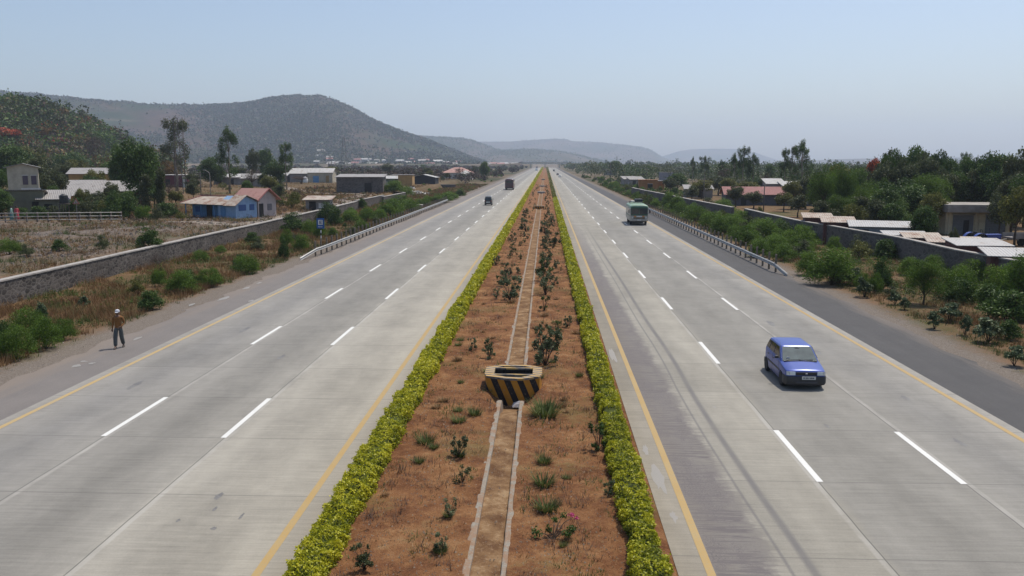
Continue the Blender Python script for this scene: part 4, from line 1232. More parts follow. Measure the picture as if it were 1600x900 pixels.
    m = MB(); m.box((0.08, -0.085, 0.47), (0.50, 0.012, 0.115)); pt = m.build("number_plate", PLATE, parent=root)
    m = MB(); x = -0.13
    for wd in (0.035, 0.03, 0.0, 0.03, 0.03, 0.0, 0.035, 0.0, 0.03, 0.035, 0.03, 0.035):
        if wd: m.box((x + 0.018, -0.0925, 0.47), (wd * 0.8, 0.004, 0.06)); x += wd + 0.006
        else: x += 0.02
    m.build("plate_marks", INK, parent=pt)
    m = MB(); m.box((0.0, -0.078, 0.30), (0.8, 0.02, 0.06)); m.build("air_intake", INK, parent=bp)
    m = MB(); m.box((0, 3.50, 0.36), (1.44, 0.12, 0.24)); m.build("rear_bumper", PLAST, parent=root, bevel=0.04)
    m = MB(); m.tube([(-0.66, 1.05, 0.93), (-0.69, 1.10, 1.30), (-0.70, 1.13, 1.62)], [0.007, 0.005, 0.003], 5); m.build("aerial", plain("chrome rod", (0.6, 0.6, 0.6), 0.3, 0.6), parent=root)
    return root
hatchback()

def bus():
    root = empty("country_bus", (12.63, 116.2, 0), R(-1.2), "green roofed cream bus with roof rack approaching in the outer right lane", "bus")
    cream = plain("dusty cream bus paint", (0.36, 0.34, 0.30), 0.5, var=0.15, coat=0.2)
    green = plain("pale green bus roof", (0.19, 0.30, 0.20), 0.5, var=0.12, coat=0.2)
    dgreen = plain("dark green bus trim", (0.025, 0.085, 0.05), 0.45)
    L, W, H = 8.2, 1.22, 2.75
    def ring(y, ins=0.0, z0=0.55, z1=H - 0.42):
        return [(-W + ins, y, z0), (-W + ins, y, z1), (W - ins, y, z1), (W - ins, y, z0)]
    m = MB(); m.loft([ring(0.0, 0.08), ring(0.12, 0.0), ring(L - 0.15), ring(L, 0.1)]); body = m.build("body", cream, parent=root, bevel=0.04)
    rings = []
    for y, s, d in ((-0.10, 0.90, -0.16), (-0.04, 0.95, -0.08), (0.15, 0.99, -0.03), (0.8, 1, 0), (L - 0.6, 1, 0), (L - 0.1, 0.98, -0.04), (L, 0.92, -0.12)):
        r_ = []
        for t in np.linspace(0, 1, 13):
            a = PI * t; x = -W * s * math.copysign(abs(math.cos(a)) ** 0.55, math.cos(a)); z = H - 0.43 + (0.46 + d) * math.sin(a) ** 0.6
            r_.append((x, y, z))
        rings.append(r_)
    m = MB(); m.loft(rings); m.build("roof", green, parent=root, smooth=40)
    m = MB(); m.box((0, -0.005, 1.92), (2.26, 0.06, 0.95)); m.build('front_panel', dgreen, parent=root)
    m = MB(); m.box((0, -0.05, 2.38), (2.24, 0.16, 0.2)); m.build("brow", dgreen, parent=root, bevel=0.03)
    for s in (-1, 1):
        P = [(s * 0.03, -0.045, 1.48), (s * 1.08, -0.045, 1.48), (s * 1.04, -0.045, 2.24), (s * 0.03, -0.045, 2.26)]
        pane("windscreen", P if s > 0 else P[::-1], GLASS, root, 0.03, 0.01)
        for k, (ya, yb) in enumerate(((0.35, 1.0), (1.25, 2.25), (2.4, 3.4), (3.55, 4.55), (4.7, 5.7), (5.85, 6.85), (7.0, 7.8))):
            P = [(s * (W + 0.002), ya, 1.50), (s * (W + 0.002), yb, 1.50), (s * (W + 0.002), yb, 2.16), (s * (W + 0.002), ya, 2.16)]
            pane("side_window", P if s > 0 else P[::-1], GLASS, root, 0.01, 0.012)
        m = MB(); m.lathe_z((0, 0, 0), [(0.001, -0.02), (0.10, -0.02), (0.11, 0.0), (0.10, 0.02), (0.001, 0.02)], 16)
        h = m.build("headlight", LAMP, parent=root); h.rotation_euler = (R(90), 0, 0); h.location = (s * 0.90, -0.04, 1.04)
        m = MB(); m.box((s * 0.56, -0.03, 1.20), (0.26, 0.04, 0.14)); m.build("indicator", AMBER, parent=root, bevel=0.01)
        m = MB(); m.box((s * 1.38, 0.02, 1.85), (0.12, 0.05, 0.42)); m.box((s * 1.27, 0.05, 2.1), (0.2, 0.03, 0.03)); m.build("wing_mirror", PLAST, parent=root)
        wheel(root, s * 1.0, 1.5, 0.47, 0.28, s); wheel(root, s * 1.0, 5.9, 0.47, 0.32, s)
        m = MB(); m.box((s * (W + 0.004), 3.9, 1.25), (0.012, 7.4, 0.12)); m.build("side_stripe", dgreen, parent=root)
        m = MB(); m.box((s * (W + 0.004), 0.95, 1.1), (0.014, 0.03, 1.0)); m.build("door_seam", PLAST, parent=root)
    m = MB(); m.box((0, -0.012, 1.38), (2.2, 0.06, 0.14)); m.build("front_band", dgreen, parent=root, bevel=0.01)
    m = MB(); m.box((0, -0.03, 1.20), (0.74, 0.04, 0.15)); m.build("name_plate", PLATE, parent=root)
    m = MB(); m.box((0, -0.03, 0.97), (1.5, 0.04, 0.24)); g = m.build("grille", plain("rusty grille", (0.13, 0.085, 0.05), 0.6, 0.2), parent=root)
    m = MB()
    for i in range(9): m.box((-0.64 + i * 0.16, -0.055, 0.97), (0.03, 0.012, 0.2))
    m.build("grille_bar", plain("dull chrome", (0.4, 0.37, 0.3), 0.4, 0.5), parent=g)
    m = MB(); m.box((0, -0.1, 0.72), (2.4, 0.14, 0.20)); m.build("bumper", cream, parent=root, bevel=0.03)
    m = MB(); m.box((0, -0.175, 0.72), (0.5, 0.01, 0.12)); m.build("number_plate", PLATE, parent=root)
    m = MB(); m.box((0, 4.0, 0.5), (1.2, 7.6, 0.25)); m.box((0, 1.5, .45), (2.0, .12, .12)); m.box((0, 5.9, .45), (2.0, .14, .14)); m.build("chassis", PLAST, parent=root)
    # roof rack with bundles
    rk = plain("rack iron", (0.05, 0.05, 0.05), 0.6)
    m = MB()
    for s in (-0.85, 0.85): m.tube([(s, 4.4, H + 0.16), (s, 7.9, H + 0.16)], 0.025, 5)
    for y in np.linspace(4.4, 7.9, 8): m.tube([(-0.85, y, H + 0.0), (-0.85, y, H + 0.16), (0.85, y, H + 0.16), (0.85, y, H)], 0.02, 5)
    m.build("roof_rack", rk, parent=root)
    b1 = MB(); b1.box((0.35, 5.8, H + 0.36), (1.1, 1.5, 0.42)); o = b1.build("luggage_bundle", plain("dark tarpaulin", (0.03, 0.035, 0.045), 0.8), bevel=0.12, seg=3)
    o.location = root.location; o.rotation_euler = root.rotation_euler
    tag(o, "dark tarpaulin bundle strapped on the roof rack of the bus", "luggage")
    b1 = MB(); b1.box((-0.5, 5.2, H + 0.24), (0.5, 0.9, 0.18)); o = b1.build("luggage_sack", plain("white sack", (0.6, 0.6, 0.58), 0.8), bevel=0.08, seg=3)
    o.location = root.location; o.rotation_euler = root.rotation_euler
    tag(o, "white sack lying beside the dark bundle on the bus roof", "sack")
    return root
bus()

def suv():           # seen from behind
    root = empty("dark_van", (-11.25, 168.9, 0), R(180), "small dark van with roof carrier driving away in the middle left lane", "van")
    root.location.y = 172.0 - 0.0
    pa = metal_paint("dark green black paint", (0.018, 0.026, 0.026))
    L = 3.3
    # front at -Y local after the half turn faces away; the rear face is at local +L
    zt = interp([(0, 0.75), (0.1, 0.85), (0.5, 1.0), (L, 1.02)]); w = interp([(0, 0.6), (0.1, 0.68), (0.4, 0.72), (L - 0.1, 0.72), (L, 0.68)])
    m = arch_body(L, 0.72, lambda y: (zt(y), 0.02), w, (0.55, 2.65), 0.31, 0.25)
    m.build("body", pa, parent=root, smooth=38)
    m = MB(); green_house(m, [(0.98, 0.4, L - 0.02, 0.69), (1.35, 0.75, L - 0.10, 0.64), (1.62, 1.05, L - 0.18, 0.58), (1.70, 1.25, L - 0.3, 0.50)], 0.08)
    m.build("roof_and_pillars", pa, parent=root, smooth=40)
    pane("rear_window", [(0.52, L - 0.03, 1.08), (-0.52, L - 0.03, 1.08), (-0.48, L - 0.125, 1.5), (0.48, L - 0.125, 1.5)], GLASS, root)
    for s in (-1, 1):
        P = [(s * 0.675, 1.0, 1.08), (s * 0.675, L - 0.2, 1.08), (s * 0.62, L - 0.3, 1.52), (s * 0.62, 1.15, 1.52)]
        pane("side_window", P if s > 0 else P[::-1], GLASS, root)
        wheel(root, s * 0.62, 0.55, 0.29, 0.17, s); wheel(root, s * 0.62, 2.65, 0.29, 0.17, s)
        m = MB(); m.box((s * 0.60, L + 0.0, 0.86), (0.12, 0.04, 0.26)); m.build("tail_light", REDL, parent=root)
        m = MB(); m.box((s * 0.82, 0.85, 1.15), (0.14, 0.08, 0.13)); m.build("wing_mirror", PLAST, parent=root)
    m = MB(); m.box((0, L + 0.02, 0.40), (1.38, 0.14, 0.2)); m.build("bumper", PLAST, parent=root, bevel=0.03)
    m = MB(); m.box((0, L + 0.0, 0.64), (0.8, 0.03, 0.17)); m.build("number_plate", PLATE, parent=root)
    m = MB()
    for s in (-0.45, 0.45): m.tube([(s, 1.4, 1.66), (s, 1.4, 1.80), (s, 2.9, 1.80), (s, 2.9, 1.6)], 0.02, 5)
    for y in (1.4, 1.9, 2.4, 2.9): m.tube([(-0.45, y, 1.8), (0.45, y, 1.8)], 0.015, 5)
    m.build("roof_carrier", plain("pale carrier pipe", (0.4, 0.4, 0.4), 0.4, 0.4), parent=root)
suv()
def coach():
    root = empty("maroon_coach", (-11.1, 263.7 + 9.5, 0), R(180), "tall maroon coach driving away in the left carriageway beyond the dark van", "bus")
    mar = plain("maroon coach paint", (0.055, 0.018, 0.028), 0.4, var=0.12, coat=0.3)
    L, W, H = 9.5, 1.3, 3.35
    m = MB(); m.loft([[(-W + i, y, 0.45), (-W + i, y, H - 0.5), (-W + i + 0.14, y, H - 0.14 - j), (-W + 0.55, y, H - j), (W - 0.55, y, H - j), (W - i - 0.14, y, H - 0.14 - j), (W - i, y, H - 0.5), (W - i, y, 0.45)] for y, i, j in ((0, 0.12, 0.12), (0.15, 0, 0), (L - 0.15, 0, 0), (L, 0.10, 0.10))])
    m.build("body", mar, parent=root, smooth=30)
    pane("rear_window", [(0.95, L + 0.005, 2.1), (-0.95, L + 0.005, 2.1), (-0.9, L + 0.005, 2.85), (0.9, L + 0.005, 2.85)], GLASS, root)
    for s in (-1, 1):
        P = [(s * W, 0.6, 1.9), (s * W, L - 0.5, 1.9), (s * W, L - 0.5, 2.7), (s * W, 0.6, 2.7)]
        pane("side_window", P if s > 0 else P[::-1], GLASS, root)
        wheel(root, s * 1.08, 1.9, 0.5, 0.3, s); wheel(root, s * 1.08, 6.8, 0.5, 0.36, s)
        m = MB(); m.box((s * 1.08, L + 0.01, 1.1), (0.16, 0.04, 0.4)); m.build("tail_light", REDL, parent=root)
    m = MB(); m.box((0, L + 0.06, 0.6), (2.5, 0.14, 0.3)); m.build("bumper", PLAST, parent=root, bevel=0.03)
    m = MB(); m.box((0, L * 0.5, H + 0.04), (1.5, 2.6, 0.18)); m.build("roof_vent", plain("dull white", (0.5, 0.5, 0.5), 0.6), parent=root, bevel=0.05)
coach()
def far_car(px, py, paint, label, face, h=1.45, w=0.8, L=4.0, cat="car", name="distant_car"):
    p = at_z(px, py, 0)
    root = empty(name, (p.x, p.y, 0), 0 if face < 0 else PI, label, cat)
    m = arch_body(L, w, lambda y: ((0.75 if h < 2 else 1.2) + 0.1 * min(1, y), 0.02), interp([(0, w * 0.85), (0.2, w), (L - 0.2, w), (L, w * .85)]), (0.8, L - 0.9), 0.33, 0.22)
    m.build("body", paint, parent=root, smooth=38)
    m = MB(); green_house(m, [(0.82 if h < 2 else 1.2, 0.9 if h < 2 else 0.1, L - 0.2, w * 0.95), (h - 0.1, 1.5 if h < 2 else 0.3, L - 0.5, w * 0.82), (h, 1.8 if h < 2 else 0.5, L - 0.9, w * 0.7)], 0.1)
    m.build("cabin", paint, parent=root, smooth=40)
    z0, z1 = (0.92, h - 0.15) if h < 2 else (1.35, h - 0.5)
    y0, y1 = (0.98, 1.42) if h < 2 else (0.1, 0.2)
    pane("windscreen", [(-w * .8, y0 - .02, z0), (w * .8, y0 - .02, z0), (w * .7, y1 - .02, z1), (-w * .7, y1 - .02, z1)], GLASS, root)
    for s in (-1, 1):
        wheel(root, s * (w - 0.1), 0.8, 0.3, 0.18, s); wheel(root, s * (w - 0.1), L - 0.9, 0.3, 0.18, s)
WP = metal_paint("white car paint", (0.72, 0.72, 0.70), 0.35, 0.0); DP = metal_paint("dark car paint", (0.03, 0.03, 0.04))
far_car(875, 277, WP, "white car far down the right carriageway, just behind the dark one's flank", -1)
far_car(871.5, 274, DP, "dark car far down the right carriageway beside the white one", -1)
far_car(865.5, 268, DP, "farthest tiny dark car on the right carriageway near the road's end", -1, 1.9, 0.9, 4.5)
far_car(838.5, 267, WP, "distant white truck at the far end of the left carriageway", 1, 3.0, 1.15, 7.0, "truck", "distant_truck")
far_car(838.8, 264.5, DP, "dark truck at the far end of the left carriageway beyond the white one", 1, 3.4, 1.15, 7.0, "truck", "distant_truck")

# ------------------------------------------------------------------ people
SKIN = plain("brown skin", (0.13, 0.065, 0.04), 0.6, var=0.08)
def skin_mesh(name, chains, mat, parent, sub=2):
    """chains of (point, radius); equal points are welded so limbs join as one surface"""
    V = []; Rr = []; E_ = []; idx = {}
    def vid(p, r):
        k = tuple(round(q, 4) for q in p)
        if k not in idx: idx[k] = len(V); V.append(k); Rr.append(r)
        return idx[k]
    for ch in chains:
        ids = [vid(p, r) for p, r in ch]
        E_ += list(zip(ids[:-1], ids[1:]))
    me = bpy.data.meshes.new(name); me.from_pydata(V, E_, [])
    me.materials.append(mat)
    o = bpy.data.objects.new(name, me); col.objects.link(o)
    md = o.modifiers.new("skin", 'SKIN'); md.use_smooth_shade = True
    dat = me.skin_vertices[0].data
    for i, r in enumerate(Rr):
        rx, ry = r if isinstance(r, tuple) else (r, r)
        dat[i].radius = (rx, ry); dat[i].use_root = (i == 0)
    o.modifiers.new("sub", 'SUBSURF').levels = sub
    o.modifiers["sub"].render_levels = sub
    o.parent = parent
    return o
def person(loc, rz, label, shirt, trousers, cap=None, hair=None, stride=0.18, bent=True, skirt=False, shoe=(0.06, 0.05, 0.045), detail=True, s=1.0):
    root = empty("person", loc, rz, label, "person"); root.scale = (s, s, s)
    hip = (0, 0, 0.93)
    LA = [((-0.10, 0.0, 0.90), 0.088), ((-0.115, -stride * 0.55 - 0.03, 0.50), 0.062), ((-0.11, -stride, 0.10), 0.042), ((-0.12, -stride - 0.15, 0.035), 0.038)]
    RA = [((0.10, 0.0, 0.90), 0.088), ((0.11, stride * 0.35 - 0.06, 0.49), 0.062), ((0.125, stride * 0.9, 0.12), 0.042), ((0.135, stride * 0.9 - 0.13, 0.045), 0.038)]
    sl, sr = (-0.185, 0, 1.40), (0.185, 0, 1.40)
    armL = [(sl, 0.052), ((-0.235, 0.03, 1.13), 0.042), ((-0.25, -0.03, 0.90), 0.030), ((-0.25, -0.05, 0.83), (0.034, 0.02))]
    if bent: armR = [(sr, 0.052), ((0.25, 0.06, 1.14), 0.042), ((0.14, -0.12, 0.99), 0.032), ((0.09, -0.16, 0.96), (0.032, 0.02))]
    else: armR = [(sr, 0.052), ((0.235, -0.02, 1.13), 0.042), ((0.24, -0.09, 0.91), 0.030), ((0.24, -0.12, 0.84), (0.034, 0.02))]
    chains = [[(hip, 0.13), ((0, 0, 1.12), (0.145, 0.10)), ((0, 0.01, 1.30), (0.165, 0.11)), ((0, 0.01, 1.42), (0.12, 0.085)), ((0, 0, 1.49), 0.05), ((0, -0.012, 1.555), (0.066, 0.075)), ((0, -0.012, 1.64), (0.075, 0.092)), ((0, -0.005, 1.70), (0.05, 0.06))],
              [((0, 0.01, 1.42), 0.12)] + armL, [((0, 0.01, 1.42), 0.12)] + armR, [(hip, 0.13)] + LA, [(hip, 0.13)] + RA]
    if detail:
        for arm in (armL, armR):
            w = Vector(arm[-1][0]); d = (w - Vector(arm[-2][0])).normalized(); a = d.cross(Vector((0, 1, 0.2))).normalized()
            for k, L in zip((-1.5, -0.5, 0.5, 1.5), (0.07, 0.085, 0.08, 0.06)):
                b0 = w + a * 0.017 * k; c = d * 0.8 + Vector((0, -0.45, 0))
                chains.append([(arm[-1][0], 0.03), (tuple(b0 + d * 0.02), 0.011), (tuple(b0 + d * (0.02 + L * 0.5)), 0.009), (tuple(b0 + d * (0.02 + L * 0.5) + c.normalized() * L * 0.45), 0.008)])
            chains.append([(arm[-1][0], 0.03), (tuple(w - a * 0.035 - d * 0.01), 0.011), (tuple(w - a * 0.05 + d * 0.035), 0.009)])
    body = skin_mesh("body", chains, SKIN, root)
    sm = shirt; tm = trousers
    g = 1.22
    skin_mesh("shirt", [[((0, 0.0, 0.86), (0.165, 0.125)), ((0, 0, 1.0), (0.16, 0.12)), ((0, 0, 1.14), (0.165, 0.12)), ((0, 0.01, 1.30), (0.19, 0.13)), ((0, 0.01, 1.42), (0.14, 0.10)), ((0, 0.0, 1.475), (0.07, 0.065))],
                        [((0, 0.01, 1.42), 0.14), (sl, 0.066), (armL[1][0], 0.052), (armL[2][0], 0.046)], [((0, 0.01, 1.42), 0.14), (sr, 0.066), (armR[1][0], 0.052), (armR[2][0], 0.048)]], sm, root)
    if skirt:
        m = MB(); m.lathe_z((0, 0, 0), [(0.15, 1.0), (0.19, 0.8), (0.22, 0.4), (0.27, 0.06), (0.25, 0.05)], 18); m.build("skirt", tm, parent=root, smooth=True)
    else:
        skin_mesh("trousers", [[((0, 0, 1.0), (0.145, 0.11)), ((0, 0, 0.92), (0.16, 0.125))]] + [[((0, 0, 0.92), (0.16, 0.125))] + [(p, r * k) for (p, r), k in zip(X[:3], (1.2, 1.6, 2.1))] for X in (LA, RA)], tm, root)
    shm = plain("dark shoe", shoe, 0.6)
    for X in (LA, RA):
        a, b_ = Vector(X[2][0]), Vector(X[3][0]); m = MB()
        a.z = 0.045; b_.z = 0.04
        m.loft([[(p.x + dx, p.y, z) for dx, z in ((-w, 0.0), (-w, h * .6), (-w * .5, h), (w * .5, h), (w, h * .6), (w, 0.0))] for p, w, h in ((a + Vector((0, 0.07, 0)), 0.03, 0.06), (a + Vector((0, 0.04, 0)), 0.04, 0.09), (a.lerp(b_, 0.6), 0.045, 0.075), (b_ + Vector((0, -0.03, 0)), 0.04, 0.05), (b_ + Vector((0, -0.06, 0)), 0.02, 0.03))])
        m.build("shoe", shm, parent=root, smooth=True)
    hm = plain("black hair", (0.02, 0.018, 0.016), 0.7)
    m = MB(); m.lathe_z((0, 0.012, 1.60), [(0.075, -0.03), (0.09, 0.03), (0.092, 0.07), (0.075, 0.125), (0.04, 0.15), (0.001, 0.158)], 18)
    for i, p in enumerate(m.v):
        if p[1] < -0.02 and p[2] < 1.67: m.v[i] = (p[0] * 0.9, p[1] + 0.05, p[2])
    m.build("hair", hm, parent=root, smooth=True)
    if cap:
        m = MB(); m.lathe_z((0, 0.0, 1.645), [(0.098, 0.0), (0.102, 0.04), (0.09, 0.085), (0.05, 0.112), (0.001, 0.118)], 20)
        m.add([(-0.085, -0.06, 1.655), (-0.06, -0.165, 1.635), (0, -0.185, 1.632), (0.06, -0.165, 1.635), (0.085, -0.06, 1.655), (-0.085, -0.06, 1.667), (-0.06, -0.165, 1.645), (0, -0.185, 1.642), (0.06, -0.165, 1.645), (0.085, -0.06, 1.667)], [(0, 1, 2, 3, 4), (9, 8, 7, 6, 5), (0, 5, 6, 1), (1, 6, 7, 2), (2, 7, 8, 3), (3, 8, 9, 4)])
        m.build("cap", cap, parent=root, smooth=40)
    if detail:
        for s_ in (-1, 1):
            m = MB(); m.lathe_x((s_ * 0.078, 0.0, 1.60), [(-0.008, 0.008), (0, 0.026), (0.008, 0.02)], 10); m.build("ear", SKIN, parent=root, smooth=True)
            m = MB(); m.lathe_z((s_ * 0.03, -0.088, 1.612), [(0.001, -0.01), (0.011, -0.003), (0.011, 0.003), (0.001, 0.01)], 10); m.build("eye", plain("eye dark", (0.05, 0.04, 0.04), 0.3), parent=root, smooth=True)
        m = MB(); m.add([(-0.014, -0.085, 1.57), (0.014, -0.085, 1.57), (0, -0.085, 1.62), (0, -0.115, 1.575)], [(0, 1, 3), (1, 2, 3), (2, 0, 3), (0, 2, 1)]); m.build("nose", SKIN, parent=root)
        m = MB(); m.box((0, -0.086, 1.543), (0.045, 0.012, 0.010)); m.build("mouth", plain("lip", (0.12, 0.04, 0.03), 0.6), parent=root, bevel=0.003)
    return root
OCHRE = plain("ochre shirt cloth", (0.20, 0.085, 0.02), 0.85, var=0.3, scale=6); GREYT = plain("grey green trousers", (0.075, 0.082, 0.08), 0.9, var=0.25, scale=6)
CAPM = plain("pale cap cloth", (0.50, 0.50, 0.54), 0.8)
mp = at_z(187, 543, 0)
person((mp.x, mp.y, 0.0), R(12), "man in ochre shirt, grey trousers and pale cap walking on the left shoulder", OCHRE, GREYT, CAPM, stride=0.22)
p = at_z(533.5, 320, 1.4)
person((p.x, p.y, ground(p.x, p.y)), R(170), "dark dressed villager standing on the dirt lane just behind the left wall", plain("dark brown cloth", (0.05, 0.03, 0.025), 0.9), plain("dark blue cloth", (0.03, 0.03, 0.045), 0.9), detail=False, bent=False, stride=0.08)
p = at_z(492, 301, 1.4)
person((p.x, p.y, ground(p.x, p.y)), R(90), "villager in dull red walking up the far dirt lane", plain("dull red cloth", (0.16, 0.03, 0.025), 0.9), plain("brown cloth", (0.06, 0.04, 0.03), 0.9), detail=False, bent=False, stride=0.15)
p = at_z(9.5, 346, 1.4)
person((p.x, p.y + 2.2, ground(p.x, p.y + 2.2)), R(60), "woman in pink red dress behind the railing at the far left", plain("pink red cloth", (0.42, 0.06, 0.08), 0.85), plain("pink red skirt", (0.38, 0.05, 0.075), 0.85), detail=False, bent=False, skirt=True)
p = at_z(1, 346, 1.4)
person((p.x, p.y + 2.2, ground(p.x, p.y + 2.2)), R(-60), "person in pale turquoise behind the railing at the picture's left edge", plain("pale turquoise cloth", (0.35, 0.55, 0.48), 0.85), plain("teal skirt", (0.1, 0.2, 0.2), 0.85), detail=False, bent=False, skirt=True)

# ------------------------------------------------------------------ houses and sheds
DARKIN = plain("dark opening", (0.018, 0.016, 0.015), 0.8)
WOODD = plain("dark door wood", (0.07, 0.045, 0.03), 0.7)
def opening(parent, face, u, z0, w, h, kind, mat, W, D, frame=None):
    """face f(ront) r(ight) l(eft); u from the left end of that face"""
    if face == 'f': c = (u + w / 2, 0, z0 + h / 2); d = (w, 0.10, h); e = (w + 0.14, 0.13, 0.09)
    else:
        x = W if face == 'r' else 0
        c = (x, u + w / 2, z0 + h / 2); d = (0.10, w, h); e = (0.13, w + 0.14, 0.09)
    m = MB(); m.box(c, d)
    o = m.build(kind, mat, parent=parent)
    if frame:
        m = MB(); m.box((c[0], c[1], z0 + h + 0.05), e); m.build("lintel", frame, parent=o)
    return o
def house(name, loc, rz, W, D, H, wall, roof, rmat, label, cat="house", openings=(), rise=0.8, over=0.35, drop=0.0, group=None, thick=0.07, base=-0.6):
    root = empty(name, loc, rz, label, cat, group)
    m = MB()
    H2 = H + (rise if roof == 'shed' else 0)        # back wall height for a shed roof
    if roof == 'shed': prof = [(0, base), (0, H), (D, H2), (D, base)]
    elif roof == 'shedf': prof = [(0, base), (0, H + rise), (D, H), (D, base)]
    else: prof = [(0, base), (0, H), (D, H), (D, base)]
    m.loft([[(x, y, z) for y, z in prof] for x in (0, W)])
    if roof == 'gable':      # ridge along x
        m.add([(0, 0, H + .001), (0, D, H + .001), (0, D / 2, H + rise), (W, 0, H + .001), (W, D, H + .001), (W, D / 2, H + rise)], [(0, 1, 2), (3, 5, 4), (0, 2, 5, 3), (1, 4, 5, 2)])
    if roof == 'gabley':
        m.add([(0, 0, H + .001), (W, 0, H + .001), (W / 2, 0, H + rise), (0, D, H + .001), (W, D, H + .001), (W / 2, D, H + rise)], [(0, 1, 2), (3, 5, 4), (0, 2, 5, 3), (1, 4, 5, 2)])
    m.build("wall", wall, parent=root)
    o_ = over; t = thick; g = 0.015
    m = MB()
    def slab(a, b_, c, d):
        lo = [Vector(q) + Vector((0, 0, g)) for q in (a, b_, c, d)]; m.hexa(lo, [q + Vector((0, 0, t)) for q in lo])
    if roof == 'gable':
        s = rise / (D / 2)
        slab((-o_, -o_, H - s * o_), (W + o_, -o_, H - s * o_), (W + o_, D / 2, H + rise), (-o_, D / 2, H + rise))
        slab((-o_, D / 2 + .002, H + rise), (W + o_, D / 2 + .002, H + rise), (W + o_, D + o_, H - s * o_), (-o_, D + o_, H - s * o_))
    elif roof == 'gabley':
        s = rise / (W / 2)
        slab((-o_, -o_, H - s * o_), (W / 2, -o_, H + rise), (W / 2, D + o_, H + rise), (-o_, D + o_, H - s * o_))
        slab((W / 2 + .002, -o_, H + rise), (W + o_, -o_, H - s * o_), (W + o_, D + o_, H - s * o_), (W / 2 + .002, D + o_, H + rise))
    elif roof == 'shed':
        s = rise / D
        slab((-o_, -o_, H - s * o_), (W + o_, -o_, H - s * o_), (W + o_, D + o_, H + rise + s * o_), (-o_, D + o_, H + rise + s * o_))
    elif roof == 'shedf':
        s = rise / D
        slab((-o_, -o_, H + rise + s * o_), (W + o_, -o_, H + rise + s * o_), (W + o_, D + o_, H - s * o_), (-o_, D + o_, H - s * o_))
    elif roof == 'hip':
        a = [(-o_, -o_, H), (W + o_, -o_, H), (W + o_, D + o_, H), (-o_, D + o_, H)]
        r1, r2 = (D / 2, D / 2, H + rise), (W - D / 2, D / 2, H + rise)
        m.add(a + [r1, r2], [(0, 1, 5, 4), (1, 2, 5), (2, 3, 4, 5), (3, 0, 4), (3, 2, 1, 0)])
    else:
        m.box((W / 2, D / 2, H + 0.08), (W + 2 * o_, D + 2 * o_, 0.16))
    m.build("roof", rmat, parent=root)
    for op in openings:
        opening(root, op[0], op[1], op[2], op[3], op[4], op[5], op[6], W, D, op[7] if len(op) > 7 else None)
    return root
SH_WHITE = sheet_mat("pale tin sheet", (0.44, 0.43, 0.41), (0.27, 0.22, 0.17), 0.32)
SH_CEM = sheet_mat("grey cement sheet", (0.30, 0.28, 0.26), (0.14, 0.12, 0.10), 0.35)
SH_RUST = sheet_mat("rusted tin sheet", (0.44, 0.375, 0.30), (0.22, 0.105, 0.055), 0.7)
SH_PINK = sheet_mat("faded pink roof tile", (0.42, 0.215, 0.175), (0.26, 0.10, 0.08), 0.3, 12)
SH_RED = sheet_mat("faded red roof tile", (0.29, 0.10, 0.085), (0.17, 0.06, 0.05), 0.4, 12)
W_CREAM = plain("stained cream plaster", (0.40, 0.36, 0.28), 0.9, var=0.25, scale=0.9)
W_GREY = plain("grey cement plaster", (0.24, 0.22, 0.205), 0.9, var=0.3, scale=0.8)
W_GREEN = plain("mossy plaster", (0.16, 0.155, 0.11), 0.9, var=0.25, scale=0.8)
W_OCHRE = plain("ochre plaster", (0.40, 0.25, 0.10), 0.9, var=0.22, scale=0.8)
W_ORANGE = plain("orange brown plaster", (0.33, 0.15, 0.05), 0.9, var=0.25, scale=0.8)
W_BRICK = plain("dark red brick shed", (0.11, 0.045, 0.038), 0.9, var=0.35, scale=2.5)
W_WHITE = plain("off white plaster", (0.52, 0.50, 0.47), 0.9, var=0.2, scale=0.8)
W_STEEL = plain("blue grey tin wall", (0.17, 0.20, 0.215), 0.6, var=0.2, scale=1.5)
W_PINK = plain("pinkish plaster", (0.42, 0.36, 0.34), 0.9, var=0.2, scale=0.9)
def board_mat(name, c):
    b = NB(name); x, y, z = b.xyz()
    q = b.m('FRACT', b.m('MULTIPLY', b.m('ADD', x, y), 3.2)); n = b.noise(2.0, detail=5, rough=0.7)
    cc = b.mix(b.rng(q, 0.0, 0.08, 0.6, 0), b.ramp(n, [(0.3, tuple(v * .75 for v in c)), (0.7, c)]), tuple(v * 0.3 for v in c))
    return b.fin(cc, 0.75, 0, 0.2)
W_BLUE = board_mat("blue painted boards", (0.12, 0.26, 0.46)); W_LBLUE = board_mat("light blue painted boards", (0.27, 0.41, 0.60))
D_BLUE = plain("deep blue shutter", (0.03, 0.085, 0.24), 0.6)

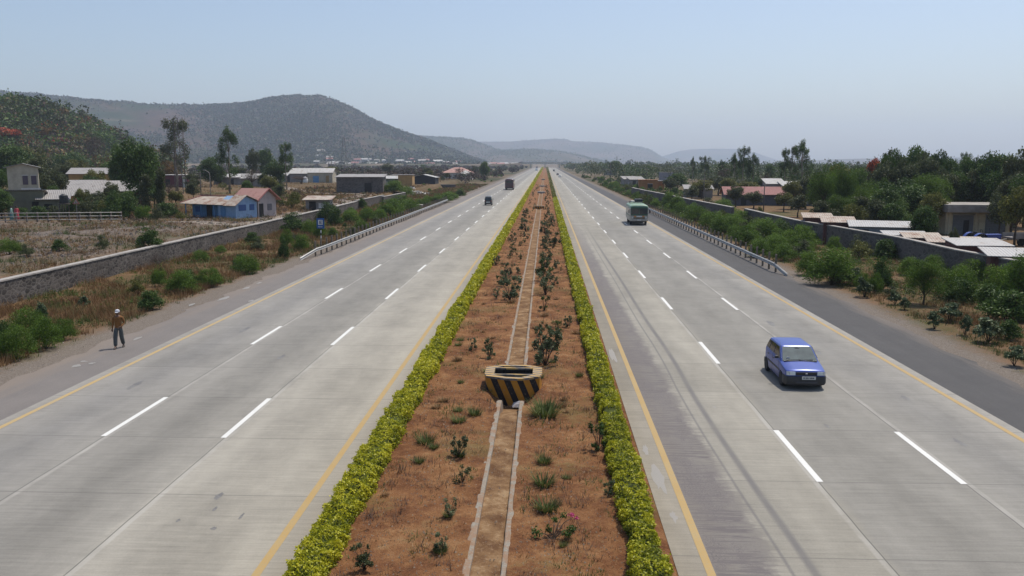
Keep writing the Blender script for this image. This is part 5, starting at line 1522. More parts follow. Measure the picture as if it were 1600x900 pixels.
def blue_hut():
    G = 1.4
    a = at_z(293, 339, G); bq = at_z(369, 342, G)
    root = empty("blue_hut", (a.x, a.y, G), math.atan2(bq.y - a.y, bq.x - a.x), "blue wooden hut with patched tin and pink roofs by the dirt lane", "hut")
    W = (bq - a).length; D = 3.7; H = 1.95
    # front cabin: low eaves front, right gable light blue
    m = MB(); m.loft([[(x, y, z) for y, z in ((0.9, -.5), (0.9, H), (D, H), (D, -.5))] for x in (0, W * 0.62)]); m.build("wall", W_BLUE, parent=root)
    m = MB(); m.box((W * 0.62 / 2, 0.88, 1.0), (W * 0.60, 0.02, 1.9)); 
    m.build("plank_front", W_BLUE, parent=root)
    m = MB(); m.loft([[(x, y, z) for y, z in ((0, -.5), (0, 1.75), (D * 0.45, 2.75), (D, 2.05), (D, -.5))] for x in (W * 0.64, W)]); m.build("gable_wall", W_LBLUE, parent=root)
    for y0, w in ((0.5, 1.25), (2.4, 0.8)):
        o = opening(root, 'r', y0, 0.95, w, 0.75, "shutter", D_BLUE, W, D)
    opening(root, 'f', W * 0.70, 0.0, 0.8, 1.6, "door", W_BLUE, W, D)
    m = MB(); m.box((W * 0.36, 0.86, 0.9), (0.9, 0.06, 1.7)); m.build("doorway", DARKIN, parent=root)
    m = MB(); m.box((W * 0.12, 0.86, 1.0), (0.8, 0.07, 0.7)); m.build("window", D_BLUE, parent=root)
    # porch roof, patched
    m = MB(); lo = [Vector(q) for q in ((-0.7, -0.55, 1.72), (W * 0.80, -0.55, 1.66), (W * 0.80, D * 0.5, 2.62), (0.2, D * 0.62, 2.55))]
    m.hexa(lo, [q + Vector((0, 0, 0.05)) for q in lo]); m.build("roof", SH_RUST, parent=root)
    m = MB(); lo = [Vector(q) for q in ((0.2, D * 0.62 + .01, 2.55), (W * 0.80, D * 0.5 + .01, 2.62), (W * 0.80, D + 0.4, 2.0), (-0.4, D + 0.4, 2.0))]
    m.hexa(lo, [q + Vector((0, 0, 0.05)) for q in lo]); m.build("rear_roof", SH_PINK, parent=root)
    m = MB(); lo = [Vector(q) for q in ((W * 0.80 + .01, -0.5, 1.58), (W + 0.35, -0.45, 1.58), (W + 0.35, D * 0.45, 2.84), (W * 0.80 + .01, D * 0.45, 2.84))]
    m.hexa(lo, [q + Vector((0, 0, 0.05)) for q in lo])
    lo = [Vector(q) for q in ((W * 0.80 + .01, D * 0.45 + .01, 2.84), (W + 0.35, D * 0.45 + .01, 2.84), (W + 0.35, D + .3, 2.0), (W * 0.80 + .01, D + .3, 2.0))]
    m.hexa(lo, [q + Vector((0, 0, 0.05)) for q in lo]); m.build("gable_roof", SH_RUST, parent=root)
    for x in (0.1, W * 0.33, W * 0.6):
        m = MB(); m.box((x, -0.3, 0.75), (0.1, 0.1, 2.0)); m.build("post", W_BLUE, parent=root)
    m = MB(); m.tube([(-0.75, -0.5, 1.80), (0.22, D * 0.62, 2.66)], 0.07, 5); m.tube([(0.22, D * 0.62, 2.66), (W * 0.8, D * 0.5, 2.72)], 0.06, 5); m.build("ridge_tile", SH_RED, parent=root)
    # taller rear cabin, pinkish, gable to the right
    x0, x1, y0, y1, e, r_ = W * 0.52, W * 1.0, D + 0.25, D + 3.6, 2.35, 3.5
    m = MB(); m.loft([[(x, y, z) for y, z in ((y0, -.5), (y0, e), ((y0 + y1) / 2, r_), (y1, e), (y1, -.5))] for x in (x0, x1)]); m.build("rear_wall", W_PINK, parent=root)
    ym = (y0 + y1) / 2; s = (r_ - e) / (ym - y0)
    for ya, yb, za, zb, nm in ((y0 - .5, ym, e - s * .5, r_, "tiled_roof"), (ym + .01, y1 + .5, r_, e - s * .5, "tiled_roof")):
        m = MB(); lo = [Vector(q) + Vector((0, 0, .02)) for q in ((x0 - .3, ya, za), (x1 + .4, ya, za), (x1 + .4, yb, zb), (x0 - .3, yb, zb))]
        m.hexa(lo, [q + Vector((0, 0, 0.08)) for q in lo]); m.build(nm, SH_PINK, parent=root)
    m = MB(); m.tube([(x1 + .42, y0 - .5, e - s * .5 + .08), (x1 + .42, ym, r_ + .1), (x1 + .42, y1 + .5, e - s * .5 + .08)], 0.09, 5); m.build("barge_board", SH_RED, parent=root)
    m = MB(); m.box((x1, y0 + 0.55, 0.85), (0.1, 0.75, 1.7)); m.build("door", DARKIN, parent=root)
    m = MB(); m.box((x1, y0 + 2.1, 1.2), (0.1, 0.8, 0.85)); m.build("window", plain("grey shutter", (0.14, 0.13, 0.14), 0.7), parent=root)
    # washing under the porch
    return root
blue_hut()
for i, (u, cc, lb) in enumerate(((2.9, (0.45, 0.04, 0.05), "red cloth hanging under the porch of the blue hut"), (3.5, (0.5, 0.45, 0.4), "pale cloth hanging beside the red one under the hut porch"), (4.3, (0.32, 0.10, 0.14), "maroon cloth hanging at the right of the blue hut's porch"))):
    a = at_z(293, 339, 1.4); m = MB()
    m.loft([[(x, 0.05 * math.sin(x * 14 + z * 3), z) for x in np.linspace(0, 0.42, 8)] + [(x, 0.05 * math.sin(x * 14 + z * 3) + 0.02, z) for x in np.linspace(0.42, 0, 8)] for z in (0.75, 1.0, 1.3, 1.55)])
    o = m.build("hanging_cloth", plain("cloth %d" % i if False else "washing " + ("red", "pale", "maroon")[i], cc, 0.9), smooth=True)
    o.location = (a.x + u, a.y - 0.15, 1.4); tag(o, lb, "cloth")

def gp(px, py, z=None):
    if z is None: p = at(px, py); return (p.x, p.y, p.z)
    p = at_z(px, py, z); return (p.x, p.y, ground(p.x, p.y))
def hY(px, Y):
    p = at_y(px, 260, Y); return (p.x, Y, ground(p.x, Y))
WIN = plain("dull purple window", (0.07, 0.05, 0.075), 0.4)
# left village, near
house("two_storey_house", hY(10, 112), R(30), 3.6, 4, 6.2, W_CREAM, 'gabley', SH_CEM, "cream house with twin dark windows above the low sheds, far left", openings=[('f', 1.75, 3.9, 0.62, 1.2, "window", WIN, W_WHITE), ('f', 2.75, 3.9, 0.62, 1.2, "window", WIN, W_WHITE), ('f', 1.5, 2.9, 2.3, .55, "balcony_rail", W_WHITE)], rise=0.45)
house("low_house", hY(6, 106), R(24), 4.1, 4, 2.7, W_GREEN, 'shedf', SH_CEM, "mossy low house with grey sheet roof just behind the railing", openings=[('f', 2.8, 0.2, 0.8, 1.8, "door", DARKIN)], rise=0.7)
house("low_shed", hY(56, 107), R(26), 3.3, 4, 2.2, W_GREEN, 'shed', SH_CEM, "low shed with pale grey sheet roof right of the mossy house", "shed", [('f', 0.6, 0.1, 0.9, 1.5, "door", DARKIN)], rise=0.9)
house("low_shed", hY(106, 118), R(22), 3.7, 4, 2.3, W_OCHRE, 'shed', SH_CEM, "shed with light grey roof beside the black water tank", "shed", [('f', 1.4, 0.2, 1.1, 1.4, "door", DARKIN)], rise=0.9)
house("ochre_house", hY(106, 170), R(20), 9.5, 6, 4.6, W_OCHRE, 'shed', SH_CEM, "ochre house with dark window among trees, left of the big dark tree", openings=[('f', 1.1, 2.0, 1.0, 1.1, "window", DARKIN, W_OCHRE), ('f', 3.5, 2.0, 0.9, 1.1, "window", DARKIN, W_OCHRE), ('f', 5.6, .2, 1.0, 2.4, "door", WOODD)], rise=1.0, over=0.5)
house("long_shed", hY(98, 135), R(20), 5.2, 5, 2.6, W_GREY, 'shed', SH_CEM, "grey roofed shed behind the black water tank", "shed", [('f', 2, 0.1, 1.0, 1.8, "door", DARKIN)], rise=1.3)
house("long_shed", hY(142, 128), R(20), 7.0, 4, 2.5, plain("brown mud wall", (0.10, 0.07, 0.05), 0.95), 'shed', SH_CEM, "long low shed with pale roof left of the columnar shrubs", "shed", [('f', 2, 0.1, 1.0, 1.6, "door", DARKIN), ('f', 4.5, .8, .9, .8, "window", DARKIN)], rise=1.3)
house("white_roof_shed", hY(170, 185), R(-8), 8, 5, 3.4, W_GREY, 'shed', SH_WHITE, "shed with white tin roof between the ochre house and the big dark tree", "shed", [('f', 2, 0.1, 1.0, 1.8, "door", DARKIN)], rise=0.8)
# water tank
p = hY(89.5, 104)
root = empty("water_tank", (p[0] + .5, p[1], 1.4), 0, "black plastic water tank on a stand beyond the railing", "water tank")
m = MB(); m.lathe_z((0, 0, 1.9), [(0.50, 0), (0.52, 0.05), (0.50, 0.3), (0.52, 0.33), (0.50, 0.6), (0.52, 0.63), (0.48, 0.95), (0.25, 1.08), (0.15, 1.15), (0.001, 1.16)], 20); m.build("tank", plain("black tank plastic", (0.015, 0.015, 0.017), 0.5), parent=root, smooth=30)
m = MB()
for a in (-.38, .38):
    for b_ in (-.38, .38): m.tube([(a, b_, -.4), (a, b_, 1.86)], 0.05, 5)
m.box((0, 0, 1.87), (1.1, 1.1, 0.05)); m.build("stand", RIM if False else plain("stand iron", (0.1, 0.08, 0.07), 0.7), parent=root)
# cloth drying on the shed roof
m = MB(); gx = np.linspace(0, 1.15, 12); gz = np.linspace(0, 1, 8)
V = [(x, 0.6 * t + 0.04 * math.sin(9 * x + 4 * t), 0.75 * (1 - t) + 0.05 * math.sin(12 * x + 3 * t)) for t in gz for x in gx]
m.add(V, [(j * 12 + i, j * 12 + i + 1, (j + 1) * 12 + i + 1, (j + 1) * 12 + i) for j in range(7) for i in range(11)])
b = NB("violet and white cloth"); n = b.noise(2.2, detail=3); cm = b.fin(b.ramp(n, [(0.42, (0.26, 0.15, 0.42)), (0.52, (0.65, 0.62, 0.68))]), 0.85)
o = m.build("drying_cloth", cm, smooth=True, fix=False); q = at_y(94, 318, 106.2); o.location = q; o.rotation_euler = (0, 0, 0); tag(o, "violet and white cloth draped below the black water tank", "cloth")
md = o.modifiers.new("t", 'SOLIDIFY'); md.thickness = 0.015
# warning sign
q = hY(115, 100)
root = empty("warning_sign", (q[0], q[1], 1.4), 0, "triangular warning sign with red border standing behind the railing", "sign")
m = MB(); m.tube([(0, 0, -.3), (0, 0, 2.1)], 0.035, 6); m.build("pole", W_GREY, parent=root)
m = MB(); m.hexa([(-.42, -.05, 2.0), (.42, -.05, 2.0), (0, -.05, 2.72)], [(-.42, -.08, 2.0), (.42, -.08, 2.0), (0, -.08, 2.72)]); m.build("border", plain("faded sign red", (0.25, 0.06, 0.045), 0.6), parent=root)
m = MB(); m.hexa([(-.28, -.081, 2.08), (.28, -.081, 2.08), (0, -.081, 2.56)], [(-.28, -.09, 2.08), (.28, -.09, 2.08), (0, -.09, 2.56)]); f = m.build("face", plain("faded sign face", (0.35, 0.32, 0.26), 0.6), parent=root)
m = MB(); m.box((0, -.095, 2.22), (.07, .008, .2)); m.build("symbol", INK, parent=f)
# left village, middle
house("roadside_stall", gp(478, 328, 1.4), R(3), 3.4, 3, 1.55, W_GREY, 'shed', SH_RUST, "small stall with rusty sheet roof beside the lane behind the left wall", "stall", [('f', 0.5, 0, 1.0, 1.3, "doorway", DARKIN), ('f', 1.9, .35, .8, .7, "poster", W_WHITE)], rise=0.35, over=0.45)
house("white_roof_house", hY(452, 300), R(2), 8.5, 7, 3.2, W_GREY, 'gable', SH_WHITE, "long house with white tin roof left of the blue shuttered one", rise=1.7)
house("shuttered_house", hY(480, 296), R(2), 8.6, 7, 3.5, W_CREAM, 'gable', SH_WHITE, "cream house with blue shutter and pale roof in the middle distance", openings=[('f', 1.9, 0, 2.0, 2.3, "shutter", plain("blue shutter", (0.10, 0.24, 0.42), 0.6)), ('f', 6.3, .2, 1.1, 2.2, "doorway", plain("yellow brown door", (0.30, 0.2, 0.08), .7))], rise=1.4)
q = hY(476.5, 293); root = empty("white_tank", q, 0, "rounded white water tank beside the blue shuttered house", "water tank")
m = MB(); m.lathe_z((0, 0, 0), [(0.8, 0), (0.85, 0.1), (0.85, 1.4), (0.6, 1.8), (0.3, 2.0), (0.001, 2.02)], 16); m.build("tank", plain("white plastic", (0.7, 0.7, 0.68), 0.5), parent=root, smooth=40)
for px, Y, W_, lab in ((333, 262, 6, "pale roofed shed far behind the tall tree's left side"), (352, 262, 11, "long white roofed shed seen through the trees"), (376, 240, 9, "low white roofed shed under the thin trees"), (412, 300, 8, "white roof glimpsed behind the dark trees")):
    house("tin_roof_shed", hY(px, Y), R(2), W_, 5, 2.3, W_GREY, 'shed', SH_WHITE, lab, "shed", [('f', 1.2, 0, 1.2, 1.8, "doorway", DARKIN)], rise=0.9)
house("stage_house", hY(252, 230), R(-4), 7.2, 5, 3.2, plain("maroon wall", (0.12, 0.03, 0.04), .85), 'flat', W_WHITE, "maroon walled building with white roof behind the lattice mast", "building", [('f', 5.7, -.3, 1.2, 3.3, "white_panel", W_WHITE), ('f', 1.0, .2, 1.2, 1.9, "doorway", DARKIN)])
house("stone_shed", gp(526, 302, 1.4), R(6), 10.4, 9, 3.6, STONE2, 'shed', SH_CEM, "long dark stone shed behind the inner corner of the left wall", "shed", [('f', 6.3, .1, 1.6, 2.2, "doorway", DARKIN)], rise=0.5)
house("village_shop", hY(596, 222), R(10), 3.4, 8, 2.7, plain("grey green wall", (0.20, 0.25, 0.22), .85), 'shed', SH_WHITE, "small shop with grey green front and white tin roof", "shop", [('f', .3, .0, 1.2, 2.0, "door", W_WHITE), ('f', 2.0, .8, 1.0, 1.0, "window", D_BLUE)], rise=0.5, over=.8)
house("ochre_block", hY(610, 262), R(3), 6.6, 7, 3.2, W_OCHRE, 'flat', W_GREY, "ochre flat roofed block right of the grey green shop", "building", [('f', 1.2, .2, 1.1, 2.1, "door", WOODD)], over=.15)
house("dark_shed", hY(642, 282), R(-4), 8.0, 6, 2.2, plain("black tarred wall", (0.03, 0.03, 0.036), .8), 'gabley', SH_WHITE, "black walled shed with white roof edge in the field", "shed", rise=0.9)
house("red_roof_bungalow", hY(692, 420), R(-3), 13.5, 10, 3.0, W_WHITE, 'hip', SH_PINK, "bungalow with faded red hipped roof left of the expressway", openings=[('f', 9, .2, 1.2, 2.2, "door", WOODD), ('f', 11, .9, 1.3, 1.2, "window", DARKIN)], rise=2.6, over=0.8)
house("white_roof_annex", hY(716, 412), R(-3), 6.4, 6, 2.5, W_WHITE, 'hip', SH_WHITE, "white roofed annex in front of the red roofed bungalow", openings=[('f', .8, 0, .8, 2.0, "column_gap", DARKIN), ('f', 2.4, 0, .8, 2.0, "column_gap", DARKIN), ('f', 4.2, 0, .8, 2.0, "column_gap", DARKIN)], rise=1.8)
# right side
house("long_red_house", hY(1136, 172), R(-2), 18.2, 5, 2.3, plain("blue grey mud wall", (0.09, 0.09, 0.10), .9), 'gable', SH_RED, "long house with faded red tiled roof beyond the right wall", openings=[('f', 3, 0, 1.0, 1.9, "door", DARKIN), ('f', 6, .8, .9, .9, "window", DARKIN), ('f', 10, 0, 1.0, 1.9, "door", DARKIN), ('f', 14.5, .8, .9, .9, "window", DARKIN)], rise=1.25, over=.5)
house("white_roof_hall", hY(1226, 196), R(-2), 7.2, 5, 3.3, W_GREY, 'shed', SH_WHITE, "white roofed hall rising behind the right end of the long red roof", "building", rise=0.8)
house("tin_roof_shed", hY(1200, 200), R(-2), 4.0, 5, 3.6, W_GREY, 'shed', SH_WHITE, "small pale roofed shed behind the long red roof", "shed", rise=1.0)
house("old_roof_shed", hY(1072, 210), R(-4), 6.5, 5, 2.1, W_GREY, 'shed', SH_CEM, "grey roofed shed in the scrub left of the long red roof", "shed", [('f', 3, 0, 1.2, 1.8, "doorway", DARKIN)], rise=0.8)
house("orange_house", hY(999, 262), R(-3), 5.6, 6, 3.1, W_ORANGE, 'flat', plain("orange brown slab", (0.22, 0.11, 0.05), .9), "orange brown house with dark doorway above the bus", openings=[('f', 2.6, 0, 1.5, 2.0, "doorway", DARKIN, W_WHITE)], over=.2)
house("orange_house_wing", hY(1022, 268), R(-3), 3.2, 5, 2.8, W_ORANGE, 'flat', SH_CEM, "lower orange brown wing right of the orange house", "house", over=.15)
house("white_roof_barn", hY(974, 420), R(-2), 11.8, 8, 2.6, plain("dark stock wall", (0.05, 0.045, 0.05), .9), 'shedf', SH_WHITE, "long barn with bright white roof above the bus", "barn", rise=1.3)
house("white_roof_barn", hY(944, 560), R(-2), 8.5, 8, 2.6, W_GREY, 'shedf', SH_WHITE, "distant bright white roof nearest to the expressway on the right", "barn", rise=1.6)
for dx in (0, 1):
    house("tin_roof_shed", hY(976 + dx * 9, 330 - dx * 14), R(14), 5.5, 4, 2.2, W_GREY, 'shed', SH_CEM, ("grey roofed shed below the long white barn roof", "second grey roofed shed below the barn, nearer the orange house")[dx], "shed", [('f', 1, 0, 1.2, 1.7, "doorway", DARKIN)], rise=0.9)
house("pale_school", hY(1046, 620), R(-2), 15, 8, 5.0, W_CREAM, 'flat', W_WHITE, "pale two storey building on the right skyline", "building", [('f', 2 + i * 3, 1.2, 1.4, 1.4, "window", DARKIN) for i in range(4)], over=.4)
house("grey_block", hY(1032, 380), R(-2), 5.5, 6, 4.2, plain("lilac grey wall", (0.25, 0.24, 0.27), .9), 'flat', W_GREY, "lilac grey block behind the orange house", "building", [('f', 3.6, 2.0, .8, 1.0, "window", DARKIN)], over=.1)
house("white_roof_hut", hY(1056, 330), R(-2), 2.6, 3, 2.5, W_GREY, 'shed', SH_WHITE, "tiny hut with white roof behind the roadside trees on the right", "hut", rise=.5)
# near right sheds behind the wall
def shed_at(name, px, Y, W_, D_, H_, rz, wall, roof, rm, lab, rise, ops=(), over=0.25):
    return house(name, hY(px, Y), R(rz), W_, D_, H_, wall, roof, rm, lab, "shed", ops, rise, over, thick=0.05)
shed_at("roadside_shed", 1336, 86, 5.6, 4.2, 2.25, -16, W_STEEL, 'shed', SH_WHITE, "large tin walled shed with broad white roof behind the right wall", 0.3, [('f', 0.6, 0, 1.0, 2.0, "doorway", DARKIN)])
shed_at("brick_shed", 1292, 90, 3.0, 3.6, 2.3, -14, W_BRICK, 'shed', SH_RUST, "dark fronted shed joined to the left of the large white roofed one", 0.35, [('f', 0.6, 0, 1.0, 1.9, "doorway", DARKIN)])
shed_at("broken_roof_shed", 1262, 96, 2.8, 3.0, 2.35, -12, W_BRICK, 'shed', SH_RUST, "leftmost shed behind the right wall with broken sheets on its roof", 0.3)
shed_at("lean_to", 1393, 80, 3.4, 1.9, 1.75, -10, W_BRICK, 'shed', SH_WHITE, "white roofed lean-to directly right of the large tin shed", 0.2)
shed_at("scrap_shed", 1424, 78, 2.8, 2.0, 1.7, -12, W_BRICK, 'shed', SH_RUST, "rust roofed shed between the lean-to and the grey tin hut", 0.25)
shed_at("grey_tin_hut", 1462, 71, 1.4, 1.8, 1.95, -14, W_STEEL, 'shed', SH_RUST, "narrow grey tin hut with rusty roof behind the right wall", 0.25)
shed_at("rust_roof_shed", 1487, 74, 3.0, 1.8, 1.75, -10, W_BRICK, 'shed', SH_RUST, "brick shed with patchy rusty roof beside the grey tin hut", 0.2)
shed_at("brick_shed", 1508, 66, 3.7, 2.6, 2.15, -3, W_BRICK, 'shed', SH_WHITE, "dark brick shed with clean white roof in front of the tractor", 0.28)
shed_at("brick_shed", 1560, 59.5, 5.0, 3.2, 2.0, -16, W_BRICK, 'shed', SH_WHITE, "nearest shed at the right edge with weed grown white roof", 0.25)
# shop building with a deep parapet
q = hY(1484, 103)
root = empty("concrete_shop", q, R(-3), "yellowish concrete shop building with two shutters and deep grey parapet", "building"); root.scale = (0.80, 0.8, 0.78)
W_ = 9.0
SHOPY = plain("yellowish plaster", (0.46, 0.40, 0.27), 0.9, var=0.25, scale=0.9); SHG = plain("stained parapet concrete", (0.27, 0.25, 0.22), 0.9, var=0.4, scale=0.7)
m = MB(); m.box((W_ / 2, 3.5, 1.4), (W_, 7, 3.8)); m.build("wall", SHOPY, parent=root)
m = MB(); m.box((W_ / 2 - .1, 3.0, 3.95), (W_ + 0.6, 9.0, 1.15)); m.build("parapet", SHG, parent=root, bevel=0.03)
for u, w_ in ((1.0, 2.9), (5.6, 2.8)):
    m = MB(); m.box((u + w_ / 2, 0.0, 1.45), (w_, 0.12, 2.9)); sh = m.build("shutter", plain("grey roller shutter", (0.12, 0.125, 0.13), 0.6, var=.2), parent=root)
    m = MB()
    for k in range(8): m.box((u + w_ / 2, -0.07, 0.3 + k * 0.33), (w_ - 0.1, 0.03, 0.04))
    m.build("slat", plain("grey slat", (0.09, 0.09, 0.1), 0.6), parent=sh)
    m = MB(); m.box((u + w_ / 2, -0.15, 3.0), (w_ + .2, 0.4, 0.12)); m.build("shade", SHG, parent=root)
m = MB(); m.box((2.9, -0.075, 1.1), (0.8, 0.04, 2.1)); m.build("doorway", DARKIN, parent=root)
for u in (0.5, 4.25, 4.85, 8.6): 
    m = MB(); m.box((u, -0.05, 1.5), (0.35, 0.2, 3.6)); m.build("pilaster", SHOPY, parent=root)

# small blue tractor with trailer by the shop
def tractor():
    q = hY(1546, 88)
    root = empty("blue_tractor", q, R(100), "blue tractor parked in front of the concrete shop", "tractor")
    bl = metal_paint("tractor blue", (0.02, 0.06, 0.30))
    m = MB(); m.box((0, -0.9, 1.05), (0.6, 1.7, 0.55)); m.build("bonnet", bl, parent=root, bevel=0.06)
    m = MB(); m.box((0, 0.4, 0.75), (0.5, 1.6, 0.4)); m.build("chassis", PLAST, parent=root)
    for s in (-1, 1):
        wheel(root, s * 0.75, 0.9, 0.68, 0.36, s); wheel(root, s * 0.62, -1.3, 0.38, 0.2, s)
        m = MB(); rings = []
        for k in range(9):
            a = R(10 + k * 18); rings.append([(s * (0.55 + dx), 0.9 + (0.78 + dz) * math.cos(a), 0.68 + (0.78 + dz) * math.sin(a)) for dx, dz in ((0, 0), (0.42, 0), (0.42, .03), (0, .03))])
        m.loft(rings); m.build("mudguard", bl, parent=root)
    m = MB(); m.box((0, 0.75, 1.2), (0.5, 0.45, 0.12)); m.box((0, 0.98, 1.4), (0.5, 0.08, 0.4)); m.build("seat", PLAST, parent=root, bevel=.03)
    m = MB(); m.tube([(0, 0.0, 1.2), (0, 0.25, 1.6)], 0.03, 6); m.tube([(0.2 * math.cos(t), 0.27 + 0.08 * math.sin(t), 1.6 + 0.19 * math.sin(t)) for t in np.linspace(0, 2 * PI, 14)], 0.02, 5); m.build("steering_wheel", PLAST, parent=root)
    m = MB(); m.tube([(0.2, -0.7, 1.3), (0.2, -0.7, 1.9)], 0.035, 6); m.build("exhaust", PLAST, parent=root)
    root = empty("trailer", (q[0] + 4.3, q[1] + 0.6, q[2]), R(4), "low grey flatbed trailer behind the blue tractor", "trailer")
    m = MB(); m.box((0, 0, 0.95), (3.4, 1.7, 0.12)); m.build("bed", W_GREY, parent=root)
    for y in (-.86, .86):
        m = MB(); m.box((0, y, 1.2), (3.4, 0.05, 0.4)); m.build("side_board", W_GREY, parent=root)
    m = MB(); m.tube([(-1.7, 0, 0.8), (-2.9, 0, 0.6)], 0.05, 5); m.build("drawbar", PLAST, parent=root)
    for s in (-1, 1):
        w = empty("axle_pivot", (0, 0, 0)) if False else None
    m = MB()
    for s in (-1, 1): m.lathe_z((0, 0, 0), [(0.001, s * .86 - .1), (0.42, s * .86 - .1), (0.42, s * .86 + .1), (0.001, s * .86 + .1)], 20)
    wo = m.build("wheels" if False else "wheel", RUBBER, parent=root); wo.rotation_euler = (R(90), 0, 0); wo.location = (0.3, 0, 0.42)
tractor()

# ------------------------------------------------------------------ poles, masts, overbridge
POLE = plain("weathered pole", (0.09, 0.08, 0.075), 0.8, var=0.2)
def pole(px, ptop, Y, label, arms=2, r=0.09, cat="utility pole", name="utility_pole"):
    x, y, z = hY(px, Y); top = at_y(px, ptop, Y).z; h = top - z
    root = empty(name, (x, y, z), R(random.uniform(-20, 20)), label, cat, "utility poles")
    m = MB(); m.tube([(0, 0, -.4), (0, 0, h)], [r, r * 0.75], 6); m.build("mast", POLE, parent=root, smooth=True)
    for k in range(arms):
        m = MB(); m.box((0, 0, h - 0.35 - 0.6 * k), (1.5, 0.09, 0.09))
        for s in (-.65, -.2, .65): m.box((s, 0, h - 0.25 - 0.6 * k), (0.07, 0.07, 0.14))
        m.build("crossarm", POLE, parent=root)
    return root
pole(312, 268, 150, "dark wooden pole standing behind the blue hut")
pole(543, 262, 240, "left one of two poles above the dark stone shed", 1)
pole(556, 261, 236, "right one of two poles above the dark stone shed", 1)
pole(624, 252, 270, "dark pole rising above the ochre flat roofed block", 1, 0.12)
pole(679, 256, 300, "pole at the right end of the black walled shed", 1)
pole(1196, 287, 150, "dark pole in front of the long red roof on the right", 1, 0.10)
pole(1101, 278, 190, "pole with crossarm left of the long red roof", 2, 0.10)
pole(954, 253, 330, "pole in front of the distant white roof near the expressway", 1, 0.12)
pole(1011, 262, 300, "pole at the right end of the long white barn roof", 1, 0.10)
pole(450, 296, 190, "low leaning pole beside the far dirt lane", 0, 0.07)
# street light behind the hut
x, y, z = hY(327, 148); h = at_y(327, 266, 148).z - z
root = empty("street_lamp", (x, y, z), 0, "pale street lamp with bent arm right of the pole behind the blue hut", "street lamp")
m = MB(); m.tube([(0, 0, -.4), (0, 0, h - .9), (-.1, 0, h - .4), (-.7, 0, h)], [0.08, 0.06, 0.05, 0.045], 6); m.build("mast", COPE, parent=root, smooth=True)
m = MB(); m.box((-.9, 0, h + .02), (0.5, 0.2, 0.1)); m.build("lamp_head", COPE, parent=root, bevel=.02)
def lattice(px, ptop, Y, w0, label, w1=0.5, arms=False, name="lattice_mast", r=0.05, seg=9):
    x, y, z = hY(px, Y); h = at_y(px, ptop, Y).z - z
    root = empty(name, (x, y, z), R(20), label, "mast")
    m = MB()
    def cor(t): w = (w0 + (w1 - w0) * t) / 2; return [Vector((a * w, b_ * w, h * t)) for a, b_ in ((-1, -1), (1, -1), (1, 1), (-1, 1))]
    for k in range(4): m.tube([cor(0)[k], cor(1)[k]], r, 4)
    m.build("leg", POLE, parent=root)
    m = MB()
    for i in range(seg):
        a, b_ = cor(i / seg), cor((i + 1) / seg)
        for k in range(4):
            m.tube([a[k], b_[(k + 1) % 4]], r * 0.6, 3); m.tube([b_[k], b_[(k + 1) % 4]], r * 0.6, 3)
    m.build("bracing", POLE, parent=root)
    if arms:
        m = MB()
        for zz, w in ((0.72, 0.14), (0.84, 0.12), (0.95, 0.1)): m.tube([(-w * h, 0, zz * h), (0, 0, zz * h + .02 * h), (w * h, 0, zz * h)], r, 4)
        m.build("crossarm", POLE, parent=root)
    m = MB(); m.tube([(0, 0, h), (0, 0, h * 1.04)], r * .7, 4); m.build("tip", POLE, parent=root)
lattice(278, 184, 190, 1.7, "tall lattice mast rising in front of the left gum tree", 0.8, r=0.06)
lattice(538, 214, 900, 7, "faint power pylon before the big hill", 1.5, True, "power_pylon", 0.14)
lattice(516, 244, 600, 4, "small pylon right of the pale roofs below the hill", 1.0, True, "power_pylon", 0.10)
pole(288.5, 183, 205, "slim pole sticking up at the right of the lattice mast", 0, 0.12)
# far overbridge and its approach
y0 = 1330
root = empty("overbridge", (-1, y0, 0), 0, "far concrete overbridge crossing at the end of the expressway", "bridge")
con = plain("pale bridge concrete", (0.36, 0.345, 0.30), 0.85, var=0.15, scale=0.1)
m = MB(); m.box((0, 0, 7.2), (74, 9, 1.2)); m.box((0, -4.4, 8.3), (74, 0.3, 1.0)); m.box((0, 4.4, 8.3), (74, 0.3, 1.0)); m.build("deck", con, parent=root)
for x in (-22, 0, 22):
    m = MB(); m.box((x, 0, 3.2), (1.6, 6, 6.8)); m.build("pier", con, parent=root)
m = MB()
for s in (-1, 1):
    m.hexa([(s * 36, -14, -.5), (s * 120, -12, -.5), (s * 120, 12, -.5), (s * 36, 14, -.5)][::s], [(s * 36, -4.6, 7.8), (s * 120, -4.6, 3.5), (s * 120, 4.6, 3.5), (s * 36, 4.6, 7.8)][::s])
m.build("embankment", GROUND_MAT, parent=root)

